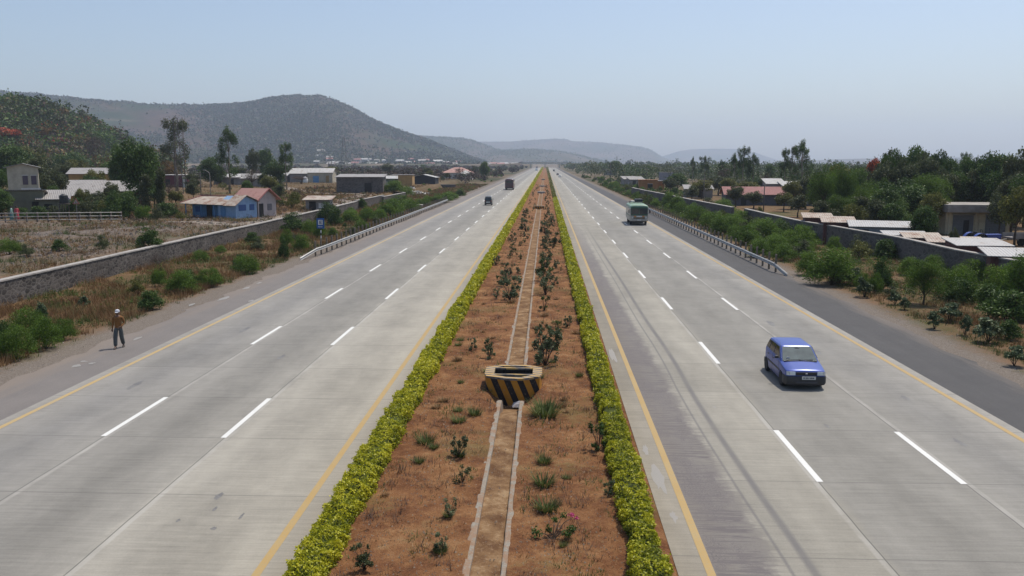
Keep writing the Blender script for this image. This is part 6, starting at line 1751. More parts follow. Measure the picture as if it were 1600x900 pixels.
# ------------------------------------------------------------------ dirt lanes on the left bank
b = NB("dusty lane"); n = b.noise(0.5, detail=6, rough=.7); n2 = b.noise(12, detail=3)
LANE = b.fin(b.mix(b.rng(n2, .3, .7, 0, .4), b.ramp(n, [(.35, (0.20, 0.165, 0.135)), (.65, (0.29, 0.25, 0.21))]), (0.12, 0.10, 0.085)), .95, 0, .1)
def lane(pts, width, name="dirt_lane"):
    P = [Vector(p) for p in pts]; fine = []
    for i in range(len(P) - 1):
        p0, p1, p2, p3 = P[max(i - 1, 0)], P[i], P[i + 1], P[min(i + 2, len(P) - 1)]
        n_ = max(2, int((p2 - p1).length / 1.2))
        for k in range(n_):
            t = k / n_
            fine.append(0.5 * ((2 * p1) + (p2 - p0) * t + (2 * p0 - 5 * p1 + 4 * p2 - p3) * t * t + (3 * p1 - p0 - 3 * p2 + p3) * t ** 3))
    fine.append(P[-1])
    m = MB(); V = []
    for i, p in enumerate(fine):
        d = (fine[min(i + 1, len(fine) - 1)] - fine[max(0, i - 1)]).normalized(); nr = Vector((-d.y, d.x))
        for t in (-1, -.5, 0, .5, 1):
            q = p + nr * t * (width / 2 + (0.3 * soft(p.x * (2 + t), p.y, 2.0, 3.0) if abs(t) == 1 else 0))
            V.append((q.x, q.y, ground(q.x, q.y) + (0.06 if abs(t) < 1 else -0.02)))
    m.add(V, [(5 * i + k, 5 * i + k + 1, 5 * i + k + 6, 5 * i + k + 5) for i in range(len(fine) - 1) for k in range(4)])
    tag(m.build(name, LANE, smooth=True, fix=False), kind="structure")
def g2(px, py): p = at_z(px, py, PLAT); return (p.x, p.y)
lane([g2(150, 347), g2(205, 346), g2(290, 347), g2(370, 350), g2(430, 340), g2(520, 320), g2(548, 309), (-35.6, 168)], 3.4)
lane([g2(548, 310), g2(570, 302), g2(520, 303), g2(470, 298), g2(430, 290), g2(400, 284)], 4.5)

# ------------------------------------------------------------------ hills
def hill_mat(name, a, c, g, sc):
    b = NB(name)
    p = b.co(); x, y, z = b.xyz()
    n1 = b.noise(sc, detail=8, rough=0.62); n2 = b.noise(sc * 7, detail=6, rough=0.7); n3 = b.noise(sc * 40, detail=4, rough=0.75)
    c1 = b.ramp(n2, [(0.35, a), (0.65, c)])
    f = b.rng(b.m('ADD', n1, b.m('MULTIPLY', b.m('SUBTRACT', n3, 0.5), 0.4)), 0.40, 0.60)
    cc = b.mix(f, c1, g)
    lay = b.noise(1.0, b.vscale(p, (sc * 1.5, sc * 1.5, 0.035)), detail=4, rough=.6)
    cc = b.mix(b.rng(lay, 0.6, 0.7, 0, 0.4), cc, (0.21, 0.16, 0.12))
    return b.fin(cc, 0.95, 0, 0.05)
def hill(name, sil, Yr, Yf, Yb, seed, mat, amp=0.06, nx=180, ny=70, foot=0.0, sc=1.0):
    """sil: (photo x, photo y) of the ridge seen at distance Yr; slopes down to the plain at Yf in front and Yb behind"""
    f = interp([(a, b_) for a, b_ in sil])
    pxs = np.linspace(sil[0][0], sil[-1][0], nx)
    rows = []
    for j in range(ny):
        t = j / (ny - 1)
        Y = Yf + (Yb - Yf) * t
        row = []
        for px in pxs:
            d = ray(px, 254); d = Vector((d.x, d.y)) / d.y
            R_ = max(0, at_y(px, f(px), Yr).z - foot)
            Yr_ = Yr * (1 + 0.012 * math.sin(px * 0.013 + seed))
            s = sstep((Y - Yf) / (Yr_ - Yf)) if Y < Yr_ else 1 - sstep((Y - Yr_) / (Yb - Yr_)) 
            s = s ** 1.15
            X = d.x * Y
            q = X / (Yr * 0.14 * sc); w = Y / (Yr * 0.22 * sc)
            nz = (abs(mnoise.noise(Vector((q, w, seed)))) * -1.6 + 0.5 + 0.5 * mnoise.noise(Vector((q * 3, w * 2, seed + 4))) + 0.25 * mnoise.noise(Vector((q * 8, w * 5, seed + 9))))
            env = s * (1 - s) * 3.2 + 0.12
            # cliff shelf
            z = R_ * s * (1 + amp * 5 * nz * env * (0.5 if s > .97 else 1))
            z = min(z, R_ * 1.01) if R_ > 0 else z
            row.append((X, Y, foot + z - (6.0 if j in (0, ny - 1) else 0)))
        rows.append(row)
    m = MB(); V = [p for r_ in rows for p in r_]
    m.add(V, [(j * nx + i, j * nx + i + 1, (j + 1) * nx + i + 1, (j + 1) * nx + i) for j in range(ny - 1) for i in range(nx - 1)])
    o = m.build(name, mat, smooth=True, fix=False); tag(o, kind="structure")
    return np.array(rows)
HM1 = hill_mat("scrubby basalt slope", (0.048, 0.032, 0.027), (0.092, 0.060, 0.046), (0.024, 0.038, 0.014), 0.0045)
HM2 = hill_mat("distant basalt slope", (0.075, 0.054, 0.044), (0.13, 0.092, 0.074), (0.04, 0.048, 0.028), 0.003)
sil1 = [(-260, 160), (-60, 150), (70, 155), (100, 156), (160, 161), (230, 166), (300, 169), (380, 166), (430, 158), (470, 154), (500, 158), (540, 171), (570, 185), (600, 199), (640, 213), (680, 226), (720, 241), (745, 250), (765, 256)]
H1 = hill("great_hill", sil1, 2900, 1500, 4300, 3.0, HM1, 0.07, 230, 90)
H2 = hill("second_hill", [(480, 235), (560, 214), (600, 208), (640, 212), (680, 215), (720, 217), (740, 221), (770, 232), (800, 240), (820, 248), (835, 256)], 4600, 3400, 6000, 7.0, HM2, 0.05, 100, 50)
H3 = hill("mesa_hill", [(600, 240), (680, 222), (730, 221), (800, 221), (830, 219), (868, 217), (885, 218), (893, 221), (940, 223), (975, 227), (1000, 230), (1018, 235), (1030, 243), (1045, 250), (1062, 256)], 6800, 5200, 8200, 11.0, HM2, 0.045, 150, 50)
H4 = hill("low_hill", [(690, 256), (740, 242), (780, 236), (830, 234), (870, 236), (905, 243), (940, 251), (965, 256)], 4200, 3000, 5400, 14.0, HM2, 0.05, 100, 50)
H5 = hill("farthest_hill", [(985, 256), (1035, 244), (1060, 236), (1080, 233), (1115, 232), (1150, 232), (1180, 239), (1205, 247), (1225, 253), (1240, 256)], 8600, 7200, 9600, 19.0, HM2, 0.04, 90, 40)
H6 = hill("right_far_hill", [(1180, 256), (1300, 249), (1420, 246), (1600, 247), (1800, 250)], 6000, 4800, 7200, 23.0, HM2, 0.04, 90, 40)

def hill_sample(H, rng, n, tmax=1.0):
    ny, nx, _ = H.shape
    j = rng.random(n) * (ny - 2) * tmax; i = rng.random(n) * (nx - 2)
    j0 = j.astype(int); i0 = i.astype(int); fj = (j - j0)[:, None]; fi = (i - i0)[:, None]
    return (H[j0, i0] * (1 - fj) * (1 - fi) + H[j0 + 1, i0] * fj * (1 - fi) + H[j0, i0 + 1] * (1 - fj) * fi + H[j0 + 1, i0 + 1] * fj * fi)
def scrub(name, H, n, size, mat, seed, tmax=0.52, ridge=0, label=None):
    rng = np.random.default_rng(seed)
    P = hill_sample(H, rng, n * 3, tmax)
    dens = np.array([mnoise.noise(Vector((p[0] / 260, p[1] / 420, 2.0))) for p in P])
    P = P[dens + 0.25 * rng.normal(size=len(P)) > -0.02][:n]
    if ridge:
        j = np.argmax(H[:, :, 2], axis=0); i = rng.integers(0, H.shape[1], ridge)
        Q = H[j[i], i].copy(); Q[:, 0] += rng.normal(size=ridge) * 8; P = np.vstack([P, Q])
    n = len(P); s = size * (0.5 + rng.random(n) ** 2 * 1.2)
    C = np.repeat(P, 5, axis=0) + np.stack([rng.normal(size=5 * n) * 0.45, rng.normal(size=5 * n) * 0.45, 0.5 + 0.35 * rng.normal(size=5 * n)], 1) * np.repeat(s, 5)[:, None]
    v = 0.2 + np.repeat(rng.random(n), 5) * 0.4 + 0.1 * rng.random(5 * n)
    me = leaf_mesh(name, C, np.repeat(s, 5) * 0.55, v, mat, 0.8, 0.3, rng)
    tag(mesh_obj(name, me), kind="stuff")
L_HSC = leaf_mat("hill scrub leaf", [(0.0, (0.016, 0.028, 0.009)), (0.5, (0.032, 0.050, 0.018)), (1.0, (0.06, 0.078, 0.032))], 0.15)
scrub("hill_scrub", H1, 62000, 3.5, L_HSC, 5, 0.52, 500)
scrub("hill_thicket", H1, 22000, 3.4, L_BARE, 6, 0.52)
scrub("far_hill_scrub", H2, 6000, 4.0, L_OLIVE, 7, 0.5, 60)
scrub("mesa_scrub", H3, 3000, 4.0, L_OLIVE, 8, 0.5, 60)
scrub("low_hill_scrub", H4, 4000, 3.6, L_OLIVE, 9, 0.5, 40)

# far town at the foot of the great hill
def far_town():
    protos = []
    for w, r_ in ((W_WHITE, SH_WHITE), (W_CREAM, SH_CEM), (W_PINK, SH_RED), (W_GREY, SH_WHITE), (W_WHITE, W_WHITE)):
        protos.append(house("far_house", (0, -600, 0), 0, 11, 8, 4.2, w, 'gable' if r_ is not W_WHITE else 'flat', r_, "x", "house", [('f', 2, .5, 1.4, 2.2, "door", DARKIN), ('f', 6, 1.4, 1.6, 1.4, "window", DARKIN)], rise=1.8))
    rs = random.Random(5); L = []
    for k in range(64):
        px = rs.uniform(452, 800) if k < 56 else rs.uniform(560, 745)
        py = rs.uniform(248.5, 254) if px < 660 else rs.uniform(249, 255)
        Y = 1500 + (256 - py) * 42 + rs.uniform(-60, 60)
        p = at_y(px, py, Y)
        zs = 0.0
        o = place(protos[rs.randrange(5)], (p.x, Y, 0), rs.uniform(-.5, .5), rs.uniform(0.8, 1.5), group="houses of the far town")
        L.append(o)
    L.sort(key=lambda o: o.location.x / o.location.y)
    # stand them on the slope
    ny, nx, _ = H1.shape
    for i, o in enumerate(L):
        x, y = o.location.x, o.location.y
        j = int(np.clip(np.searchsorted(H1[:, 0, 1], y) - 1, 0, ny - 2)); row = H1[j]
        z = float(np.interp(x, row[:, 0], row[:, 2])) if row[0, 0] < x < row[-1, 0] and y > H1[1, 0, 1] else 0.0
        row2 = H1[j + 1]; z2 = float(np.interp(x, row2[:, 0], row2[:, 2])) if z else 0.0
        o.location.z = max(0.0, min(z, z2))
        o["label"] = "tiny house in the far town below the great hill, %s from its left end" % ordinal(i)
        o["category"] = "house"
far_town()

# ------------------------------------------------------------------ single trees read off the photograph
T = put_tree
T("round", 214, 203, 74, 122, "big dense dark tree with several stems left of the blue hut", 0)
T("column", 224, 270, 20, 112, "slim grey green tree at the foot of the big dark tree")
T("column", 247, 262, 22, 113, "slim tree just right of the big dark tree's foot")
T("gum", 275, 183, 50, 205, "tall grey green gum tree behind the lattice mast", 2)
T("rust", 262, 250, 60, 240, "low reddish brown tree around the lattice mast foot", 0)
T("gum", 357, 196, 40, 190, "tall dark gum tree with a bare trunk behind the blue hut", 0)
T("round", 328, 243, 44, 235, "round dark green tree left of the tall gum behind the hut", 1)
T("olive", 396, 229, 26, 290, "slim dark tree left of the middle tree group", 0)
T("round", 416, 230, 34, 300, "dark round topped tree in the middle tree group", 2)
T("round", 430, 246, 46, 225, "broad dark tree standing left of the white roofed houses", 0)
T("gum", 447, 221, 28, 215, "ragged slender gum left of the white roofed houses", 1)
T("bare", 392, 262, 44, 215, "greyish leafless tree behind the blue hut's lane")
T("olive", 412, 268, 26, 200, "small grey green tree before the low white roofs", 1)
T("bare", 470, 272, 44, 280, "brown leafless tree before the long white roof")
T("round", 18, 222, 70, 190, "dark green tree behind the cream house at far left", 1)
T("olive", 60, 238, 60, 150, "grey green tree right behind the cream house", 1)
T("olive", 88, 262, 40, 128, "grey green tree overhanging the water tank", 0)
T("round", -12, 258, 50, 118, "dark tree cut by the left edge of the picture", 2)
T("yellow", 148, 262, 40, 160, "yellow green tree before the ochre house")
T("yellow", 185, 258, 36, 165, "smaller yellow green tree left of the big dark tree")
T("yellow", 50, 224, 56, 300, "yellow green tree at the foot of the wooded hill")
T("round", 110, 232, 60, 300, "dark green tree at the foot of the wooded hill", 0)
T("bare", 148, 200, 44, 370, "tall purplish leafless tree on the wooded hill")
T("flame", 12, 198, 60, 380, "flame tree in red bloom at the left picture edge")
T("olive", 605, 254, 26, 460, "dark tree beyond the stone shed's right end", 0)
T("bare", 636, 257, 34, 430, "brown leafless tree above the ochre block")
T("bare", 664, 258, 36, 400, "brown leafless tree above the black walled shed")
T("bare", 585, 262, 26, 420, "small brown leafless tree above the stone shed")
T("round", 757, 251, 20, 430, "green tree standing just right of the red roofed bungalow", 1)
T("olive", 742, 258, 14, 480, "small tree touching the bungalow's right side", 0)
# right side
T("gum", 1148, 238, 20, 235, "left slender gum of the trio above the long red roof", 0)
T("gum", 1162, 227, 26, 225, "tallest middle gum of the trio above the long red roof", 1)
T("gum", 1177, 238, 22, 225, "right gum of the trio above the long red roof", 0)
T("gum", 1227, 230, 22, 215, "left dark gum of the pair behind the white roofed hall", 1)
T("gum", 1254, 217, 38, 210, "tall broad gum right of the pair behind the white roofed hall", 0)
T("gum", 1242, 226, 20, 214, "slim gum between the pair behind the white roofed hall", 2)
T("gum", 1083, 244, 12, 310, "dark slim gum on the right beyond the grey roofed shed", 0)
T("gum", 1101, 243, 22, 320, "dark gum right of the slim one on the far right plain", 1)
T("round", 1129, 244, 16, 320, "dark pointed tree left of the gum trio", 0)
T("bare", 1132, 256, 32, 260, "brown leafless tree left of the gum trio")
T("yellow", 1140, 276, 34, 215, "yellow green bushy tree below the gum trio")
T("round", 1202, 254, 18, 300, "small dark tree in the gap between the gum groups", 1)
T("bare", 1200, 268, 26, 240, "brown tree in the gap between the gum groups")
T("willow", 1292, 246, 62, 120, "soft feathery green tree right of the red roofs", 0)
T("willow", 1322, 252, 56, 112, "second feathery green tree drooping beside the first", 1)
T("olive", 1285, 290, 50, 130, "low grey green tree in front of the long red house's end", 0)
T("olive", 1250, 300, 40, 135, "low leafy tree before the long red roof", 1)
T("round", 1336, 258, 40, 150, "dark tree behind the feathery green pair", 2)
T("flame", 1371, 244, 34, 150, "flame tree with red blossom above the dark trees on the right")
T("round", 1398, 220, 52, 135, "tall dark tree right of the flame tree", 0)
T("round", 1432, 223, 50, 140, "dark high crowned tree in the middle of the right grove", 1)
T("round", 1467, 232, 48, 138, "dark wide crowned tree left of the concrete shop", 2)
T("willow", 1370, 268, 70, 118, "feathery dark tree below the flame tree", 0)
T("round", 1405, 268, 80, 114, "broad low tree behind the white roofed sheds", 0)
T("willow", 1455, 262, 84, 118, "broad feathery tree just left of the concrete shop", 1)
T("olive", 1345, 300, 56, 108, "grey green low tree behind the large tin shed", 1)
T("round", 1512, 240, 44, 135, "dark tree directly behind the concrete shop's left half", 1)
T("round", 1552, 234, 74, 125, "large dark rounded tree behind the concrete shop", 2)
T("olive", 1592, 226, 60, 115, "tall lighter tree at the right picture edge", 0)
T("yellow", 1596, 285, 70, 84, "bright leafy tree overlapping the shop at the right edge")
T("round", 1630, 250, 90, 100, "dark tree cut by the right edge of the picture", 0)
T("round", 1450, 318, 46, 84, "small rounded leafy tree between the lean-to and the shop", 1)
T("olive", 1500, 352, 18, 70, "sapling growing among the rusty shed roofs", 0)

def grove():
    rs = random.Random(91); n = 0
    spots = [(1278, 262, 40, 128, "olive"), (1306, 256, 46, 132, "yellow"), (1340, 262, 44, 124, "round"), (1362, 282, 44, 112, "willow"), (1384, 250, 46, 128, "olive"), (1392, 292, 46, 106, "round"), (1418, 246, 44, 128, "olive"), (1428, 288, 54, 108, "round"), (1446, 244, 44, 132, "round"), (1476, 262, 46, 122, "olive"), (1484, 246, 40, 142, "round"), (1500, 268, 40, 126, "round"), (1530, 258, 46, 126, "olive"), (1574, 252, 50, 120, "round"), (1588, 268, 50, 108, "olive"), (1608, 246, 60, 116, "round"), (1570, 300, 40, 99, "olive"), (1462, 300, 40, 104, "yellow"), (1316, 300, 50, 104, "willow"), (1290, 310, 40, 102, "olive"), (1370, 306, 40, 98, "olive"), (1404, 316, 40, 96, "round"), (1340, 318, 36, 96, "yellow"),
        (1262, 272, 40, 160, "olive"), (1240, 282, 30, 158, "yellow"), (1212, 284, 34, 230, "olive"), (1190, 276, 36, 245, "round"), (1170, 284, 40, 190, "yellow"), (1152, 290, 26, 166, "olive"), (1124, 276, 36, 225, "olive"), (1098, 282, 36, 205, "yellow"), (1060, 272, 30, 260, "round"), (1048, 280, 26, 235, "olive"), (1082, 290, 24, 178, "olive"), (1180, 300, 30, 160, "olive"), (1228, 302, 28, 150, "yellow")]
    spots = [(a, b_ - 3, int(w * 1.3), Y, k) for a, b_, w, Y, k in spots] + [(1392, 228, 50, 138, "olive"), (1420, 226, 50, 134, "round"), (1446, 232, 50, 130, "olive"), (1484, 238, 46, 134, "round"), (1532, 242, 50, 130, "round"), (1572, 236, 56, 124, "round"), (1310, 250, 46, 140, "round"), (1348, 252, 46, 140, "olive")]
    spots.sort()
    for px, top, w, Y, k in spots:
        nm = {"olive": "grey green", "round": "dark green", "yellow": "yellow green", "willow": "feathery bright green"}[k]
        n += 1
        put_tree(k, px, top, w, Y, "%s filler tree" % nm, None, "trees of the village grove on the right")["label"] = "%s tree in the right village grove, %s from its left end" % (nm, ordinal(n - 1))
grove()
def left_grove():
    L = []
    for px, top, w, Y, k in ((28, 258, 50, 128, "round"), (64, 268, 44, 124, "olive"), (80, 288, 36, 120, "round"), (126, 292, 30, 112, "yellow"), (150, 296, 34, 110, "olive"), (172, 282, 36, 124, "olive"), (196, 296, 36, 112, "round"), (-4, 292, 44, 103, "round"), (140, 268, 40, 150, "round"), (100, 250, 44, 190, "olive"), (170, 250, 44, 200, "round"), (36, 240, 60, 210, "round"), (120, 246, 44, 230, "yellow"), (238, 240, 40, 170, "olive"), (300, 268, 36, 190, "olive"), (262, 282, 26, 150, "bare"), (185, 222, 36, 150, "round"), (238, 268, 40, 128, "round"), (300, 282, 30, 150, "olive"), (420, 272, 34, 170, "yellow"), (436, 286, 28, 150, "olive"), (384, 280, 22, 150, "round"), (462, 290, 24, 150, "bare"), (272, 296, 30, 128, "yellow"), (340, 262, 30, 260, "round"), (372, 258, 30, 280, "olive")):
        nm = {"olive": "grey green", "round": "dark green", "yellow": "yellow green", "bare": "leafless brown"}[k]
        L.append((px, nm, put_tree(k, px, top, w, Y, None, None, "trees of the left village")))
    L.sort(key=lambda t: t[0])
    for i, (px, nm, o) in enumerate(L): o["label"] = "%s tree in the left village grove, %s from its left end" % (nm, ordinal(i))
left_grove()
# distant trees on both plains (each a tree of its own)
def far_trees():
    rs = random.Random(21); L = []; Rr = []
    for k in range(62):
        px = rs.uniform(1010, 1640) if k % 4 else rs.uniform(880, 1020)
        Y = rs.uniform(320, 900) * (1.0 if px > 1010 else 1.3)
        key = rs.choice(["round", "round", "olive", "gum", "bare", "yellow", "olive"])
        x, y, z = hY(px, Y)
        if x < 24: continue
        h = rs.uniform(5, 10) / HT[key] * (1.35 if key == "gum" else 1)
        Rr.append(place(rs.choice(PRO[key]), (x, y, z), rs.uniform(0, 6), (h * rs.uniform(.9, 1.3), h, h), None, "tree", "distant trees on the right plain"))
    for k in range(46):
        px = rs.uniform(330, 800); Y = rs.uniform(330, 1250)
        key = rs.choice(["bare", "bare", "olive", "bare", "round", "yellow", "bare"])
        x, y, z = hY(px, Y)
        if x > -26: continue
        h = rs.uniform(3.0, 6.5) / HT[key]
        L.append(place(rs.choice(PRO[key]), (x, y, z), rs.uniform(0, 6), (h * rs.uniform(1, 1.5), h, h), None, "tree", "distant trees on the left plain"))
    for LL, nm in ((L, "left"), (Rr, "right")):
        LL.sort(key=lambda o: o.location.x / o.location.y)
        for i, o in enumerate(LL): o["label"] = "distant tree on the %s plain, %s from the left among them" % (nm, ordinal(i))
far_trees()
# wooded hill on the left
def wooded_hill():
    rs = random.Random(33); L = []
    keys = ["round"] * 9 + ["olive"] * 6 + ["bare"] * 6 + ["rust"] * 5 + ["yellow"] * 4 + ["flame"]
    n = 0
    while n < 100:
        px = rs.uniform(-60, 262); Y = rs.uniform(285, 500)
        x, y, z = hY(px, Y)
        if x > -182: continue
        s0 = at_y(px, 260, Y)
        top = 254 - (z + 5 - CAM_H) / mpp(Y)
        key = rs.choice(keys)
        if key in ("rust", "flame") and z < 12: key = "olive"
        h = rs.uniform(4.5, 8.5) / HT[key]
        o = place(rs.choice(PRO[key]), (x, y, z - 0.2), rs.uniform(0, 6), (h * rs.uniform(1.1, 1.6), h * 1.2, h), None, "tree", "trees on the wooded hill")
        L.append((o, key)); n += 1
    L.sort(key=lambda t: t[0].location.x / t[0].location.y)
    cn = {"round": "dark green", "olive": "grey green", "bare": "leafless brown", "rust": "rusty leaved", "yellow": "yellow green", "flame": "red flowering"}
    cnt = {}
    for o, k in L:
        i = cnt.get(k, 0); cnt[k] = i + 1
        o["label"] = "%s tree on the wooded hill, %s of its kind from the left" % (cn[k], ordinal(i))
wooded_hill()
def wood(name, n, size, mat, seed, region):
    rng = np.random.default_rng(seed); C = []; S = []; v = []
    k = 0
    while k < n:
        x, y = region(rng)
        if x is None: continue
        if size > 6.8 and mnoise.noise(Vector((x / 26, y / 45, seed * 1.3))) < (0.0 if mat is not L_DARK else -0.25): continue
        k += 1; z = ground(x, y); s = size * rng.uniform(.6, 1.5); tone = rng.random() * .7; g = max(1, y / 350)
        for c in range(4):
            cc = np.array([x, y, z + s * .55]) + rng.normal(size=3) * s * [.35, .35, .16]
            m_ = 26; d = rng.normal(size=(m_, 3)); d /= np.linalg.norm(d, axis=1)[:, None]
            C.append(cc + d * s * [.34, .34, .26] * (0.7 + .5 * rng.random((m_, 1)))); S.append(np.full(m_, (.62 if size > 7 else .32) * g)); v.append(tone + .05 * rng.normal(size=m_) + .08 * d[:, 2])
    tag(mesh_obj(name, leaf_mesh(name, np.concatenate(C), np.concatenate(S), np.concatenate(v), mat, .6, .3, rng)), kind="stuff")
def on_hill(rng):
    Y = rng.uniform(290, 560); px = rng.uniform(-60, 268); p = at_y(px, 260, Y)
    return (p.x, Y) if p.x < -178 else (None, None)
wood("woodland_on_the_hill", 330, 8.5, L_DARK, 61, on_hill)
wood("leafless_woodland", 230, 7.5, L_BARE, 62, on_hill)
wood("rusty_woodland", 210, 7.5, L_RUST, 63, on_hill)
def left_plain(rng):
    Y = 330 * (1480 / 330) ** rng.random(); px = rng.uniform(300, 830); p = at_y(px, 260, Y)
    return (p.x, Y) if p.x < -27 else (None, None)
def right_plain(rng):
    Y = 260 * (1480 / 260) ** rng.random(); px = rng.uniform(870, 1640); p = at_y(px, 260, Y)
    return (p.x, Y) if p.x > 27 + (Y < 330) * 30 else (None, None)
wood("yellow_green_woodland", 120, 7.5, L_YEL, 69, on_hill)
wood("blossoming_woodland", 16, 7.0, L_RED, 70, on_hill)
wood("grey_green_woodland", 300, 8.0, L_OLIVE, 68, on_hill)
wood("brown_scrubland", 520, 3.4, L_BARE, 64, left_plain)
wood("green_scrubland", 200, 3.0, L_OLIVE, 65, left_plain)
wood("far_green_belt", 760, 6.0, L_OLIVE, 66, right_plain)
wood("far_dark_belt", 420, 6.5, L_DARK, 67, right_plain)

# ------------------------------------------------------------------ bushes
LV, RV, BK = "left verge", "right verge", "left bank above the wall"
for k, px, py, h, w in (("feather", 28, 560, 62, 60), ("dark", 8, 552, 60, 46), ("feather", 72, 545, 66, 58), ("pale", 66, 512, 44, 22), ("feather", 100, 530, 42, 44), ("feather", 45, 520, 46, 60), ("pale", 131, 482, 26, 20),
    ("dark", 236, 484, 40, 40), ("feather", 250, 448, 36, 30), ("feather", 284, 458, 40, 56), ("dark", 296, 448, 30, 34), ("feather", 328, 448, 36, 44), ("yellow", 215, 462, 30, 34), ("feather", 384, 428, 38, 50), ("dark", 374, 420, 26, 26),
    ("dark", 444, 404, 38, 18), ("feather", 448, 384, 34, 22), ("feather", 472, 392, 28, 34), ("dark", 458, 362, 34, 40), ("dark", 512, 346, 34, 34), ("feather", 500, 372, 30, 30), ("feather", 484, 366, 26, 26), ("dark", 524, 352, 34, 26), ("feather", 548, 348, 26, 34), ("feather", 575, 346, 26, 30),
    ("feather", 610, 338, 34, 46), ("feather", 624, 325, 26, 40), ("feather", 592, 344, 20, 26), ("feather", 640, 330, 22, 34), ("feather", 660, 322, 16, 30), ("feather", 690, 316, 18, 40), ("feather", 703, 312, 16, 34), ("feather", 616, 302, 20, 40), ("feather", 606, 300, 14, 30), ("feather", 634, 300, 18, 26), ("dark", 718, 306, 12, 20), ("dark", 566, 326, 18, 16), ("olive", 548, 366, 16, 20)):
    put_bush(k, px, py, h, LV, w)
for k, px, py, h, w in (("dark", 232, 384, 32, 42), ("dark", 95, 392, 20, 26), ("feather", 14, 398, 28, 40), ("olive", 42, 400, 20, 24), ("olive", 160, 388, 22, 22), ("yellow", 132, 330, 26, 50), ("dark", 262, 340, 30, 40), ("yellow", 285, 345, 16, 26), ("olive", 426, 324, 30, 34), ("yellow", 455, 326, 30, 44), ("olive", 410, 336, 12, 20), ("feather", 435, 300, 16, 14), ("dark", 62, 342, 26, 34), ("olive", 84, 340, 20, 30), ("dark", 120, 340, 34, 36), ("olive", 138, 342, 40, 34), ("dark", 150, 341, 30, 30), ("yellow", 168, 341, 34, 34), ("dark", 36, 341, 22, 26), ("olive", 102, 339, 20, 24), ("dark", 180, 342, 50, 40), ("olive", 155, 340, 34, 34), ("dark", 205, 342, 40, 30), ("feather", 225, 344, 30, 30), ("olive", 245, 344, 26, 24)):
    put_bush(k, px, py, h, BK, w)
for k, px, py, h, w in (("feather", 1300, 445, 62, 92), ("dark", 1312, 442, 40, 50), ("feather", 1262, 430, 40, 46), ("feather", 1250, 388, 46, 60), ("feather", 1185, 402, 30, 44), ("feather", 1215, 400, 36, 40), ("feather", 1190, 372, 40, 60), ("feather", 1165, 382, 38, 50), ("feather", 1135, 366, 40, 56), ("feather", 1110, 358, 34, 44), ("feather", 1085, 345, 30, 40), ("feather", 1058, 330, 26, 34), ("feather", 1045, 322, 24, 26), ("feather", 1140, 342, 20, 40), ("feather", 1160, 350, 26, 50), ("feather", 1225, 366, 30, 50),
    ("dark", 1377, 452, 56, 34), ("feather", 1366, 458, 40, 26), ("pale", 1350, 464, 38, 30), ("pale", 1335, 446, 34, 24), ("feather", 1346, 452, 34, 26), ("feather", 1300, 362, 40, 50), ("olive", 1340, 400, 34, 30), ("dark", 1385, 405, 34, 44),
    ("feather", 1492, 468, 62, 70), ("dark", 1500, 474, 44, 44), ("feather", 1520, 440, 44, 60), ("feather", 1560, 458, 56, 60), ("feather", 1590, 470, 76, 60), ("dark", 1572, 500, 60, 78), ("dark", 1545, 480, 40, 50), ("feather", 1458, 430, 34, 44), ("feather", 1420, 430, 30, 40), ("feather", 1540, 425, 26, 50), ("feather", 1595, 432, 40, 50),
    ("pale", 1484, 502, 36, 36), ("pale", 1460, 514, 30, 28), ("pale", 1508, 524, 34, 22), ("pale", 1543, 536, 48, 46), ("dark", 1574, 530, 34, 40), ("pale", 1585, 572, 40, 34), ("pale", 1413, 484, 24, 20), ("pale", 1398, 476, 28, 22), ("olive", 1392, 462, 16, 22), ("feather", 1480, 400, 26, 40), ("feather", 1130, 330, 22, 34), ("olive", 1105, 330, 22, 30)):
    put_bush(k, px, py, h, RV, w)
